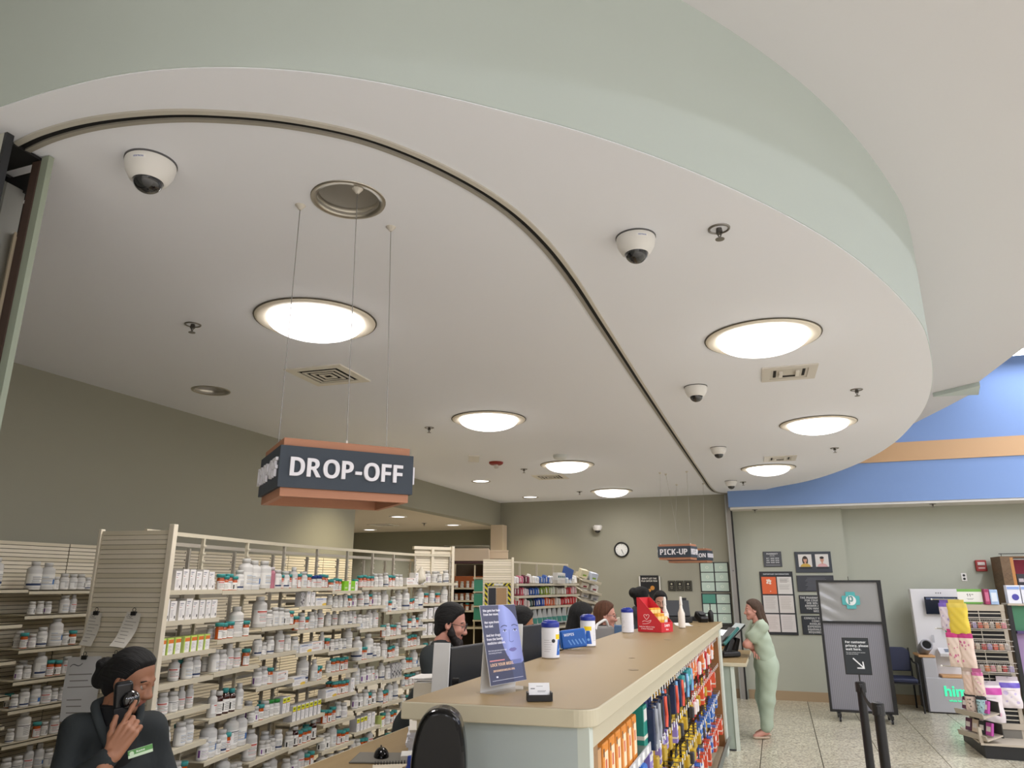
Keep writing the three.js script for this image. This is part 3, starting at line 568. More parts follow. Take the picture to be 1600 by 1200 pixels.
// ---------------------------------------------------------------- tall privacy counter with the merchandise recess
const mLam = new THREE.MeshPhysicalMaterial({ map: canvasTex(512, 512, (c) => {
  c.fillStyle = '#97805a'; c.fillRect(0, 0, 512, 512);
  for (let i = 0; i < 260; i++) { c.globalAlpha = 0.05 + rnd() * 0.09; c.fillStyle = rnd() < 0.5 ? '#755f3d' : '#9d8966'; const x = rnd() * 512; c.fillRect(x, rnd() * 400, 1 + rnd() * 3, 60 + rnd() * 300); }
  c.globalAlpha = 1;
}), roughness: 0.42, specularIntensity: 0.6 });
const mLamEdge = mat('#c2b99e', 0.45), mPale = mat('#afb8b4', 0.7), mPaleTrim = mat('#c8cec2', 0.6), mTanWood = mat('#ffffff', 0.6, { map: woodTex('#9a7750', '#6c4f33', 1) });
{
  const t = COUNTER = thing('privacy_counter', 'long high beige counter with pale green panels and an open merchandise recess', 'counter');
  const S = new THREE.Shape(), x0 = -1.375, x1 = -0.652, za = 2.6, zb = 8.985, r = 0.07;
  S.moveTo(x0, za); S.lineTo(x1 - r, za + 0.05); S.quadraticCurveTo(x1, za + 0.06, x1, za + 0.06 + r); S.lineTo(x1, zb); S.lineTo(-1.1, zb); S.lineTo(-1.4, 6.9); S.lineTo(x0 - 0.02, 5.6); S.lineTo(x0, za);
  const topG = new THREE.ExtrudeGeometry(S, { depth: 0.052, bevelEnabled: true, bevelThickness: 0.004, bevelSize: 0.004, bevelSegments: 2, curveSegments: 8 });
  topG.rotateX(-Math.PI / 2); topG.translate(0, 1.312, 0);
  const edge = mesh('counter_top', topG, mLamEdge, t);
  const S2 = S.clone(), top2 = new THREE.ShapeGeometry(S2, 8); top2.rotateX(-Math.PI / 2); mesh('laminate', top2, mLam, edge, [0, 1.3687, 0]);
  mesh('end_panel', span(-1.31, 0, -2.69, -0.715, 1.31, -2.665), mPale, t);
  mesh('corner_post', span(-0.715, 0, -2.72, -0.672, 1.31, -2.665), mPaleTrim, t);
  mesh('apron_block', span(-1.345, 1.265, -2.72, -1.31, 1.31, -2.66), mLamEdge, t);
  mesh('rear_panel', span(-1.32, 0, -8.96, -1.295, 1.31, -2.69), mPale, t);
  mesh('apron', span(-0.69, 1.235, -8.7, -0.672, 1.31, -2.72), mLamEdge, t);
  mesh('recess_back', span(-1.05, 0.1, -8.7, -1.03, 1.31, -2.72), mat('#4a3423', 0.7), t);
  mesh('recess_side', span(-1.03, 0.1, -2.86, -0.69, 1.235, -2.72), mTanWood, t);
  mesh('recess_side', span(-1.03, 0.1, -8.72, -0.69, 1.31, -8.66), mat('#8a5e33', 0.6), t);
  mesh('recess_floor', span(-1.03, 0.08, -8.7, -0.69, 0.11, -2.72), mLamEdge, t);
  mesh('far_post', span(-1.3, 0, -8.97, -0.672, 1.31, -8.72), mPaleTrim, t);
  mesh('kick', span(-1.28, 0, -8.7, -0.72, 0.08, -2.7), mDark, t);
  for (const z of [-4.5, -5.6, -6.8]) mesh('divider', span(-1.03, 0.11, z - 0.004, -0.99, 1.235, z + 0.004), mDark, t);
  // small worn chips in the laminate
  for (const [x, z, s] of [[-0.74, -3.9, 0.03], [-0.86, -6.0, 0.03], [-0.86, -4.5, 0.02], [-0.8, -7.9, 0.02]]) mesh('laminate_chip', at(cyl(s, s * 0.8, 0.001, 7), x, 1.3695, z, 0, s * 40, 0), mat('#8b7c64', 0.8), t);
}
{
  // lower work desk behind the tall counter, and the pick-up counter beyond it
  const d = thing('work_desk', 'low beige work desk running behind the tall counter', 'desk');
  mesh('desk_top', merge([span(-2.03, 0.98, -4.4, -1.4, 1.02, -2.05), span(-1.6, 0.98, -8.6, -1.425, 1.02, -4.4), span(-1.4, 0.98, -2.56, -0.8, 1.02, -2.05)]), mLam, d);
  mesh('edge_band', span(-2.035, 0.975, -4.4, -2.03, 1.022, -2.05), mLamEdge, d);
  mesh('back_splash', span(-1.42, 1.02, -4.35, -1.4, 1.12, -2.7), mLam, d);
  mesh('desk_body', merge([span(-1.8, 0, -4.3, -1.42, 0.98, -2.2), span(-1.5, 0, -8.5, -1.43, 0.98, -4.3), span(-1.42, 0, -2.5, -0.9, 0.98, -2.2)]), mPale, d);
  const p = thing('pickup_counter', 'low beige pick-up counter in front of the woman in green', 'counter');
  mesh('counter_top', at(box(0.78, 0.04, 1.75, 0.006), -0.81, 0.9, -9.9), mLamEdge, p);
  mesh('laminate', span(-1.195, 0.9195, -10.77, -0.425, 0.921, -9.03), mLam, p);
  mesh('body', span(-1.16, 0, -10.7, -0.74, 0.88, -9.05), mPale, p);
  mesh('side_panel', span(-0.74, 0, -9.12, -0.56, 0.88, -9.06), mat('#a3ad9f', 0.7), p);
  mesh('side_panel', span(-0.74, 0, -10.7, -0.66, 0.88, -10.6), mat('#a3ad9f', 0.7), p);
  mesh('corner_trim', span(-0.6, 0, -9.06, -0.56, 0.88, -9.045), mPaleTrim, p);
  mesh('foot', span(-0.75, 0, -9.13, -0.6, 0.012, -9.04), mDark, p);
}

// ---------------------------------------------------------------- hanging merchandise in the recess
{
  const card = (name, w, h, d, cardC, prodC, kind) => {
    w *= 1.25; h *= 1.12; d *= 1.5;
    const g = new THREE.Group(); g.name = name;
    const s = new THREE.Shape(); const r = w * 0.16; s.moveTo(-w / 2 + r, 0); s.lineTo(w / 2 - r, 0); s.quadraticCurveTo(w / 2, 0, w / 2, r); s.lineTo(w / 2, h - r); s.quadraticCurveTo(w / 2, h, w / 2 - r, h); s.lineTo(-w / 2 + r, h); s.quadraticCurveTo(-w / 2, h, -w / 2, h - r); s.lineTo(-w / 2, r); s.quadraticCurveTo(-w / 2, 0, -w / 2 + r, 0);
    const cg = new THREE.ExtrudeGeometry(s, { depth: 0.004, bevelEnabled: false, curveSegments: 3 });
    mesh('backing_card', at(cg, 0, -h, -0.004), mat(cardC, 0.55), g);
    mesh('hang_tab', at(box(w * 0.6, 0.02, 0.003), 0, -0.006, 0.001), mat(cardC, 0.55), g);
    const pm = mat(prodC, 0.35);
    if (kind === 'brush') {
      mesh('blister', at(box(w * 0.8, h * 0.72, d, 0.008), 0, -h * 0.56, d / 2), mat('#26324f', 0.25), g);
      mesh('handle', tube([[0, -h * 0.9, d + 0.002], [w * 0.16, -h * 0.65, d + 0.004], [-w * 0.1, -h * 0.4, d + 0.004], [0, -h * 0.22, d + 0.002]], w * 0.14, 6, 12), pm, g);
    } else if (kind === 'bag') {
      mesh('pouch', at(box(w * 0.94, h * 0.72, d, 0.015), 0, -h * 0.58, d / 2), pm, g);
      mesh('print_label', at(box(w * 0.5, h * 0.2, 0.002), 0, -h * 0.6, d + 0.0005), mat('#e4e2dc', 0.5), g);
    } else if (kind === 'box') {
      mesh('package', at(box(w * 0.92, h * 0.8, d, 0.003), 0, -h * 0.52, d / 2), pm, g);
      mesh('print_label', at(box(w * 0.7, h * 0.22, 0.002), 0, -h * 0.3, d + 0.0005), mat('#e4e2dc', 0.5), g);
      mesh('print_band', at(box(w * 0.93, h * 0.07, d * 1.01), 0, -h * 0.7, d / 2), mat('#e3dccb', 0.5), g);
    } else {
      mesh('blister', at(box(w * 0.6, h * 0.42, d, 0.01), 0, -h * 0.62, d / 2), pm, g);
      mesh('print_band', at(box(w * 0.9, h * 0.16, 0.002), 0, -h * 0.2, 0.001), mat(prodC, 0.5), g);
    }
    return g;
  };
  const K = {
    brushA: ['toothbrush_pack', 'grey toothbrush on a dark blue card', 'toothbrush', card('toothbrush_pack', 0.075, 0.26, 0.03, '#1e2c63', '#9ea2a8', 'brush')],
    brushB: ['toothbrush_pack', 'orange toothbrush in a dark pack', 'toothbrush', card('toothbrush_pack', 0.07, 0.22, 0.03, '#d9a32a', '#e0563c', 'brush')],
    brushC: ['toothbrush_pack', 'light blue toothbrush in a dark pack', 'toothbrush', card('toothbrush_pack', 0.07, 0.21, 0.03, '#23232b', '#7fb2dc', 'brush')],
    brushD: ['toothbrush_pack', 'black toothbrush on a yellow headed card', 'toothbrush', card('toothbrush_pack', 0.06, 0.24, 0.03, '#e1b42c', '#17181c', 'brush')],
    teal: ['floss_bag', 'teal and white bag of flossers', 'bag', card('floss_bag', 0.1, 0.15, 0.03, '#e6e4df', '#2f8f93', 'bag')],
    orange: ['carded_pack', 'orange carded pack', 'pack', card('carded_pack', 0.08, 0.15, 0.025, '#e8632b', '#f08a50', 'box')],
    red: ['carded_pack', 'bright red carded pack', 'pack', card('carded_pack', 0.1, 0.2, 0.02, '#d41f2b', '#e8e4e0', 'blister')],
    yellow: ['carded_pack', 'yellow carded pack', 'pack', card('carded_pack', 0.1, 0.17, 0.025, '#e3c11e', '#b8982a', 'blister')],
    purple: ['carded_pack', 'small yellow and purple carded pack', 'pack', card('carded_pack', 0.06, 0.13, 0.022, '#e6c75a', '#8a7ac0', 'box')],
    black: ['carded_pack', 'black carded pack', 'pack', card('carded_pack', 0.07, 0.17, 0.03, '#1d1d20', '#3a3a40', 'blister')],
    blue: ['carded_pack', 'deep blue carded pack', 'pack', card('carded_pack', 0.09, 0.14, 0.03, '#2450a8', '#3f74c8', 'box')],
    coral: ['carded_pack', 'coral and white boxed pack', 'pack', card('carded_pack', 0.1, 0.16, 0.04, '#e8e0da', '#d85636', 'box')],
    green: ['carded_pack', 'green and blue toothpaste pack', 'pack', card('carded_pack', 0.09, 0.24, 0.04, '#1f7a6c', '#2b8f7e', 'box')],
  };
  const wire = merge([rod([-1.03, 0.012, 0], [-0.7, 0.0, 0], 0.0022, 5), rod([-1.03, 0.03, 0], [-0.71, 0.028, 0], 0.0018, 5)]);
  const tagG = at(box(0.003, 0.034, 0.022), -0.695, 0.012, 0), wm = metal('#8c8c8a', 0.35), tm = mat('#eeeeea', 0.5);
  const count = {};
  const RW = ['top', 'second', 'third', 'lowest'];
  const ROWS = [
    [1.195, [[-4.1, -4.5, 0.1, ['green', 'brushA', 'brushA', 'brushA']], [-4.5, -5.5, 0.1, ['brushD', 'brushB', 'brushD', 'brushC', 'brushB']], [-5.5, -6.2, 0.12, ['teal', 'teal', 'brushC']], [-6.2, -6.9, 0.12, ['orange']], [-6.9, -8.55, 0.14, ['red', 'red', 'orange']]]],
    [0.93, [[-4.2, -5.2, 0.1, ['purple', 'purple', 'yellow']], [-5.2, -6.5, 0.12, ['yellow', 'yellow', 'black']], [-6.5, -8.55, 0.14, ['red', 'red', 'yellow', 'coral']]]],
    [0.66, [[-4.3, -5.3, 0.11, ['brushD', 'purple', 'black']], [-5.3, -6.6, 0.12, ['yellow', 'yellow', 'black']], [-6.6, -8.55, 0.14, ['yellow', 'blue', 'black', 'blue']]]],
    [0.42, [[-4.6, -6.2, 0.12, ['black', 'yellow', 'yellow']], [-6.2, -8.55, 0.14, ['coral', 'blue', 'coral', 'red']]]],
  ];
  ROWS.forEach(([y, segs], r) => {
    let pos = 0;
    for (const [za, zb, step, kinds] of segs) {
      let i = 0;
      for (let z = za - step / 2; z > zb; z -= step) {
        const h = mesh('peg_hook', wire, wm, COUNTER, [0, y, z]);
        mesh('price_tag', tagG, tm, h);
        const [nm, d, cat, src] = K[kinds[i % kinds.length]];
        const o = src.clone(); o.name = numbered(nm); scene.add(o);
        const outX = -0.735 - rr(0, 0.06);
        o.position.set(outX, y + 0.004, z); o.rotation.y = Math.PI / 2 + rr(-0.06, 0.06);
        tag(o, d + ', ' + ordinal(pos) + ' along the ' + RW[r] + ' hook row', cat, 'merchandise hanging in the counter recess');
        if (z > -6) {
          const o2 = src.clone(); o2.name = numbered(nm); scene.add(o2);
          o2.position.set(outX - 0.07, y + 0.004, z); o2.rotation.y = Math.PI / 2 + rr(-0.05, 0.05);
          tag(o2, d + ', behind ' + ordinal(pos) + ' on the ' + RW[r] + ' hook row', cat, 'merchandise hanging in the counter recess');
        }
        i++; pos++;
      }
    }
  });
  // shelf of orange boxes at the near end
  const sh = mesh('price_shelf', span(-1.03, 0.975, -4.06, -0.7, 0.985, -2.87), mSteel, COUNTER);
  mesh('price_channel', at(box(0.004, 0.045, 1.18), -0.697, 0.985, -3.465), mat('#b7b9bb', 0.4), sh);
  for (let k = 0; k < 9; k++) mesh('price_label', at(box(0.002, 0.03, 0.055), -0.694, 0.986, -2.95 - k * 0.125), tm, sh);
  const of = mat('#ffffff', 0.5, { map: canvasTex(96, 256, (c) => { c.fillStyle = '#e08a2a'; c.fillRect(0, 0, 96, 256); c.fillStyle = '#f4dcb8'; c.fillRect(30, 40, 60, 180); c.fillStyle = '#c65a3a'; c.fillRect(40, 80, 30, 60); c.fillStyle = '#2a2018'; c.fillRect(8, 20, 18, 40); }) });
  const tanBox = mat('#c79a6a', 0.6), orB = mat('#d98a34', 0.55);
  for (let k = 0; k < 7; k++) {
    const o = thing('toothpaste_box', (k ? 'orange upright box with pale front, ' + ordinal(k - 1) + ' of the row on the near price shelf' : 'plain tan upright box at the near corner of the price shelf'), 'box', [-0.79, 0.9855, -2.95 - k * 0.125], Math.PI / 2, 'upright boxes on the near price shelf');
    mesh('box_body', at(box(0.1, 0.2 - (k ? 0 : 0.012), 0.16, 0.003), 0, 0.1, 0), k ? orB : tanBox, o);
    if (k) { mesh('printed_front', at(box(0.094, 0.19, 0.001), 0, 0.1, 0.0805), of, o); mesh('top_flap', at(box(0.06, 0.002, 0.1), 0, 0.2005, 0.01), mat('#7a4426', 0.6), o); }
  }
  // loose bags below the near price shelf
  const lows = [['blue', 'blue plump bag'], ['purple', 'pale plump bag'], ['green', 'dark green plump bag'], ['blue', 'second blue plump bag']];
  lows.forEach(([c, d], k) => {
    const o = thing('floss_bag', d + ' hanging under the near price shelf', 'bag', [-0.74, 0.93, -3.5 - k * 0.17], Math.PI / 2);
    mesh('pouch', at(box(0.1, 0.16, 0.05, 0.02), 0, -0.1, 0), mat({ blue: '#2f6fc4', purple: '#b9b2d8', green: '#145c52' }[c], 0.35), o);
    mesh('header', at(box(0.1, 0.03, 0.004), 0, -0.01, 0), mat('#d8d8e4', 0.5), o);
  });
  // bottom metal display rail
  const br = mesh('display_rail', at(box(0.03, 0.09, 5.7), -0.655, 0.17, -5.85, 0, 0, -0.5), mSteel, COUNTER);
  for (let k = 0; k < 30; k++) mesh('rail_tag', at(box(0.002, 0.05, 0.07), -0.634, 0.178, -3.1 - k * 0.188, 0, 0, -0.5), tm, br);
}

// ---------------------------------------------------------------- things on the counter
{
  const poster = canvasTex(512, 720, (c) => {
    const g = c; g.fillStyle = '#3f4159'; g.fillRect(0, 0, 512, 720);
    // face of the printed portrait
    const face = g.createLinearGradient(200, 0, 512, 0); face.addColorStop(0, '#6f78ad'); face.addColorStop(0.45, '#98a2dc'); face.addColorStop(1, '#8088c0');
    g.fillStyle = face; g.beginPath(); g.moveTo(262, 0); g.bezierCurveTo(215, 150, 215, 330, 268, 440); g.bezierCurveTo(300, 515, 350, 560, 420, 566); g.bezierCurveTo(460, 566, 490, 556, 512, 540); g.lineTo(512, 0); g.fill();
    g.fillStyle = '#6d76ab'; g.fillRect(330, 520, 150, 200);
    g.fillStyle = '#34364f'; g.beginPath(); g.moveTo(330, 0); g.lineTo(512, 0); g.lineTo(512, 190); g.bezierCurveTo(490, 100, 420, 40, 330, 0); g.fill();
    g.strokeStyle = '#3d4268'; g.lineWidth = 9; g.beginPath(); g.moveTo(250, 214); g.quadraticCurveTo(295, 184, 342, 206); g.stroke(); g.beginPath(); g.moveTo(410, 204); g.quadraticCurveTo(455, 182, 500, 212); g.stroke();
    for (const x of [300, 452]) { g.fillStyle = '#c3caf0'; g.beginPath(); g.ellipse(x, 246, 30, 12, 0, 0, 7); g.fill(); g.fillStyle = '#23263f'; g.beginPath(); g.arc(x, 245, 11, 0, 7); g.fill(); g.lineWidth = 5; g.strokeStyle = '#353a5c'; g.beginPath(); g.moveTo(x - 32, 246); g.quadraticCurveTo(x, 226, x + 32, 246); g.stroke(); }
    g.strokeStyle = '#6068a0'; g.lineWidth = 6; g.beginPath(); g.moveTo(366, 240); g.quadraticCurveTo(352, 320, 346, 344); g.quadraticCurveTo(376, 366, 410, 346); g.stroke();
    g.fillStyle = '#6a66a0'; g.beginPath(); g.moveTo(318, 428); g.quadraticCurveTo(350, 404, 378, 412); g.quadraticCurveTo(408, 402, 438, 426); g.quadraticCurveTo(378, 464, 318, 428); g.fill();
    g.fillStyle = '#3f4159'; g.fillRect(0, 486, 300, 234); g.globalAlpha = 0.75; g.fillRect(300, 560, 212, 160); g.globalAlpha = 1;
    g.fillStyle = '#f0eef2'; g.font = 'bold 30px sans-serif'; [['She gets her hair', 60], ['from her mom.', 96], ['Her eyes from', 170], ['her dad.', 206], ['And her drugs', 290], ['from the family', 326], ['medicine cabinet.', 362]].forEach(([s, y]) => g.fillText(s, 30, y));
    g.font = '17px sans-serif'; g.fillText('Most teens get prescription drugs', 30, 425); g.fillText('from family and friends.', 30, 447);
    g.fillStyle = '#d98a8a'; g.fillRect(30, 505, 210, 10); g.fillStyle = '#f3c9a0'; g.font = 'bold 38px sans-serif'; g.fillText('LOCK YOUR MEDS.', 30, 560);
    g.font = 'bold 25px sans-serif'; g.fillText('INFORMEDFAMILIES.ORG', 60, 610);
    g.fillStyle = '#e8e8f0'; g.fillRect(30, 684, 440, 3); g.fillRect(90, 648, 26, 14);
  });
  const t = thing('poster_stand', 'blue portrait poster about locking medicines in a clear acrylic stand on the counter', 'poster', [-1.085, 1.3705, -2.985], 1.28);
  const tilt = -0.2, lean = (g) => at(g, 0, 0, 0, tilt, 0, 0);
  const acr = new THREE.MeshPhysicalMaterial({ color: 0xffffff, roughness: 0.02, transmission: 1, thickness: 0, ior: 1.25 });
  mesh('poster_print', lean(span(-0.125, 0.03, 0, 0.125, 0.345, 0.003)), mat('#ffffff', 0.5, { map: null, color: '#dcdde6' }), t);
  const pg = new THREE.PlaneGeometry(0.248, 0.313); mesh('printed_image', lean(at(pg, 0, 0.1875, 0.0036)), mat('#ffffff', 0.35, { map: poster }), t);
  mesh('acrylic_front', lean(at(new THREE.PlaneGeometry(0.26, 0.27), 0, 0.135, 0.007)), acr, t);
  mesh('acrylic_foot', span(-0.13, 0.0, -0.075, 0.13, 0.003, 0.04), acr, t);
  mesh('acrylic_back', at(span(-0.12, 0, -0.003, 0.12, 0.2, 0), 0, 0, -0.06, 0.08), new THREE.MeshStandardMaterial({ color: 0xd9d8d4, roughness: 0.4 }), t);

  const ch = thing('card_holder', 'small black holder with white business cards beside the poster', 'card holder', [-0.895, 1.3705, -2.79], 0.42);
  mesh('holder_base', span(-0.048, 0, -0.022, 0.048, 0.012, 0.03), mBlack, ch); mesh('holder_lip', merge([span(-0.048, 0.012, 0.022, 0.048, 0.022, 0.03), span(-0.048, 0.012, -0.02, -0.042, 0.03, 0.03), span(0.042, 0.012, -0.02, 0.048, 0.03, 0.03)]), mBlack, ch);
  const cardT = canvasTex(192, 110, (c) => { c.fillStyle = '#eeeeee'; c.fillRect(0, 0, 192, 110); c.fillStyle = '#777'; c.font = 'bold 16px sans-serif'; c.fillRect(16, 40, 40, 8); c.fillRect(70, 24, 60, 3); c.fillRect(80, 60, 80, 3); c.fillRect(80, 68, 70, 3); });
  const cards = mesh('card_stack', at(span(-0.04, 0.0, -0.012, 0.04, 0.052, 0), 0, 0.012, 0.01, -0.35), mat('#eeeeec', 0.6), ch);
  mesh('printed_card', at(new THREE.PlaneGeometry(0.079, 0.051), 0, 0.0364, 0.0018, -0.35), mat('#ffffff', 0.6, { map: cardT }), cards);

  // wipes canisters
  const wipes = (pos, turn, label, blueSide, plain) => {
    const tx = canvasTex(512, 256, (c) => {
      c.fillStyle = '#e9eaee'; c.fillRect(0, 0, 512, 256);
      if (!plain) { c.fillStyle = '#f2d21c'; c.fillRect(236, 50, 84, 44); c.fillStyle = '#2a62b8'; c.beginPath(); c.moveTo(262, 96); c.lineTo(300, 96); c.lineTo(322, 236); c.lineTo(242, 236); c.fill(); c.fillStyle = '#7fb0e4'; c.beginPath(); c.arc(284, 190, 14, 0, 7); c.fill(); c.fillStyle = '#23262e'; c.beginPath(); c.arc(212, 108, 17, 0, 7); c.fill(); }
      else { c.fillStyle = '#23262e'; c.beginPath(); c.arc(180, 70, 14, 0, 7); c.fill(); }
      c.fillStyle = '#a9a9b0'; for (let i = 0; i < 9; i++) c.fillRect(340, 70 + i * 16, 60 + rnd() * 50, 3); for (let i = 0; i < 6; i++) c.fillRect(120, 100 + i * 20, 50 + rnd() * 30, 3);
    });
    const w = thing('wipes_canister', label, 'canister', pos, turn);
    mesh('canister_body', lathe([[0.0001, 0], [0.05, 0], [0.053, 0.006], [0.053, 0.17], [0.05, 0.176], [0.0001, 0.176]], 32), mat('#e4e5e9', 0.4), w);
    mesh('printed_sleeve', at(new THREE.CylinderGeometry(0.0535, 0.0535, 0.16, 32, 1, true), 0, 0.086, 0), mat('#ffffff', 0.45, { map: tx }), w);
    mesh('lid', lathe([[0.054, 0.174], [0.055, 0.178], [0.055, 0.198], [0.05, 0.203], [0.046, 0.2], [0.044, 0.21], [0.03, 0.214], [0.0001, 0.214]], 32), mat('#20328f', 0.35), w);
    mesh('lid_tab', at(box(0.03, 0.006, 0.02, 0.002), 0, 0.214, 0.02), mat('#26399c', 0.35), w);
    return w;
  };
  wipes([-1.315, 1.3705, -4.33], -1.96, 'white wipes canister with a blue lid, nearest of the three on the counter', true, false);
  wipes([-1.3, 1.3705, -5.2], 3.08, 'white wipes canister with yellow and blue label beside the blue packet', false, false);
  wipes([-1.31, 1.3705, -6.72], 0.6, 'plain white wipes canister with a blue lid by the red donation box', false, true);

  // red donation box
  const rb = thing('donation_box', 'red cardboard display box with a heart in hand and yellow leaflets on the counter', 'display box', [-1.1, 1.3705, -6.95], -0.37);
  const red = mat('#cc2a33', 0.55);
  const sideShape = new THREE.Shape([new THREE.Vector2(-0.12, 0), new THREE.Vector2(0.12, 0), new THREE.Vector2(0.12, 0.085), new THREE.Vector2(-0.095, 0.3), new THREE.Vector2(-0.12, 0.3)]);
  const sideG = new THREE.ExtrudeGeometry(sideShape, { depth: 0.004, bevelEnabled: false });
  mesh('side', at(sideG, 0, 0, 0.1), red, rb); mesh('side', at(sideG, 0, 0, -0.104), red, rb);
  mesh('back', span(-0.124, 0, -0.1, -0.12, 0.3, 0.1), red, rb); mesh('base', span(-0.12, 0, -0.1, 0.12, 0.01, 0.1), red, rb);
  mesh('front_lip', span(0.12, 0, -0.104, 0.124, 0.085, 0.104), red, rb); mesh('step', span(-0.12, 0.06, -0.1, 0.02, 0.066, 0.1), red, rb);
  const art = canvasTex(256, 256, (c) => {
    c.clearRect(0, 0, 256, 256); c.fillStyle = '#cc2a33'; c.fillRect(0, 0, 256, 256); c.strokeStyle = '#f6e9e6'; c.lineWidth = 6;
    c.beginPath(); c.moveTo(128, 86); c.bezierCurveTo(84, 40, 74, 20, 100, 10); c.bezierCurveTo(118, 6, 126, 20, 128, 28); c.bezierCurveTo(130, 20, 140, 6, 158, 10); c.bezierCurveTo(182, 20, 172, 40, 128, 86); c.stroke();
    c.beginPath(); c.moveTo(60, 120); c.bezierCurveTo(90, 90, 110, 110, 140, 112); c.bezierCurveTo(180, 100, 200, 84, 196, 100); c.bezierCurveTo(180, 140, 130, 150, 60, 150); c.stroke();
    c.fillStyle = '#f8eeec'; c.font = 'bold 25px sans-serif'; c.textAlign = 'center'; c.fillText('Help for Where Help', 128, 200); c.fillText('is Most Needed', 128, 230);
  });
  mesh('printed_emblem', at(new THREE.PlaneGeometry(0.17, 0.15), -0.025, 0.082, 0.1047), mat('#ffffff', 0.55, { map: art }), rb);
  const art2 = canvasTex(256, 96, (c) => { c.fillStyle = '#cc2a33'; c.fillRect(0, 0, 256, 96); c.fillStyle = '#f8eeec'; c.font = 'bold 44px sans-serif'; c.textAlign = 'center'; c.fillText('Learn', 128, 44); c.font = 'bold 24px sans-serif'; c.fillText('More', 128, 80); });
  mesh('printed_lip', at(new THREE.PlaneGeometry(0.2, 0.08), 0.1247, 0.043, 0, 0, Math.PI / 2), mat('#ffffff', 0.55, { map: art2 }), rb);
  for (let k = 0; k < 6; k++) {
    const back = k < 3, lf = thing('leaflet_pack', (back ? 'tall' : 'short') + ' yellow leaflet pack in the red donation box, ' + ordinal(k % 3) + ' of its row', 'leaflets', [0, 0, 0], -0.37, 'yellow leaflets in the red box');
    const lp = V(back ? -0.01 : 0.06, back ? 0.067 : 0.0105, 0.06 - (k % 3) * 0.06).applyAxisAngle(V(0, 1, 0), -0.37); lf.position.set(-1.1 + lp.x, 1.3705 + lp.y, -6.95 + lp.z);
    mesh('leaflet_stack', at(box(0.05, back ? 0.14 : 0.15, 0.052, 0.003), 0, back ? 0.07 : 0.075, 0), mat(k === 5 ? '#e9e3da' : '#e8a832', 0.55), lf);
    mesh('printed_edge', at(box(0.051, 0.03, 0.053), 0, 0.11, 0), mat('#f0cf86', 0.6), lf);
  }
  for (const [dx, dz, lab] of [[0.03, 0.0, 'small white dropper bottle behind the red donation box'], [0.16, -0.2, 'second small white bottle behind the red donation box']]) {
    const b = thing('spray_bottle', lab, 'bottle', [-1.09 + dx, 1.3705, -7.35 + dz]);
    mesh('bottle_body', lathe([[0.0001, 0], [0.032, 0], [0.034, 0.01], [0.034, 0.14], [0.016, 0.19], [0.013, 0.22], [0.0001, 0.22]], 20), mat('#e5ded2', 0.4), b);
    mesh('nozzle', lathe([[0.0001, 0.3], [0.012, 0.298], [0.016, 0.22], [0.0001, 0.22]], 16), mat('#ece8df', 0.4), b);
  }
}

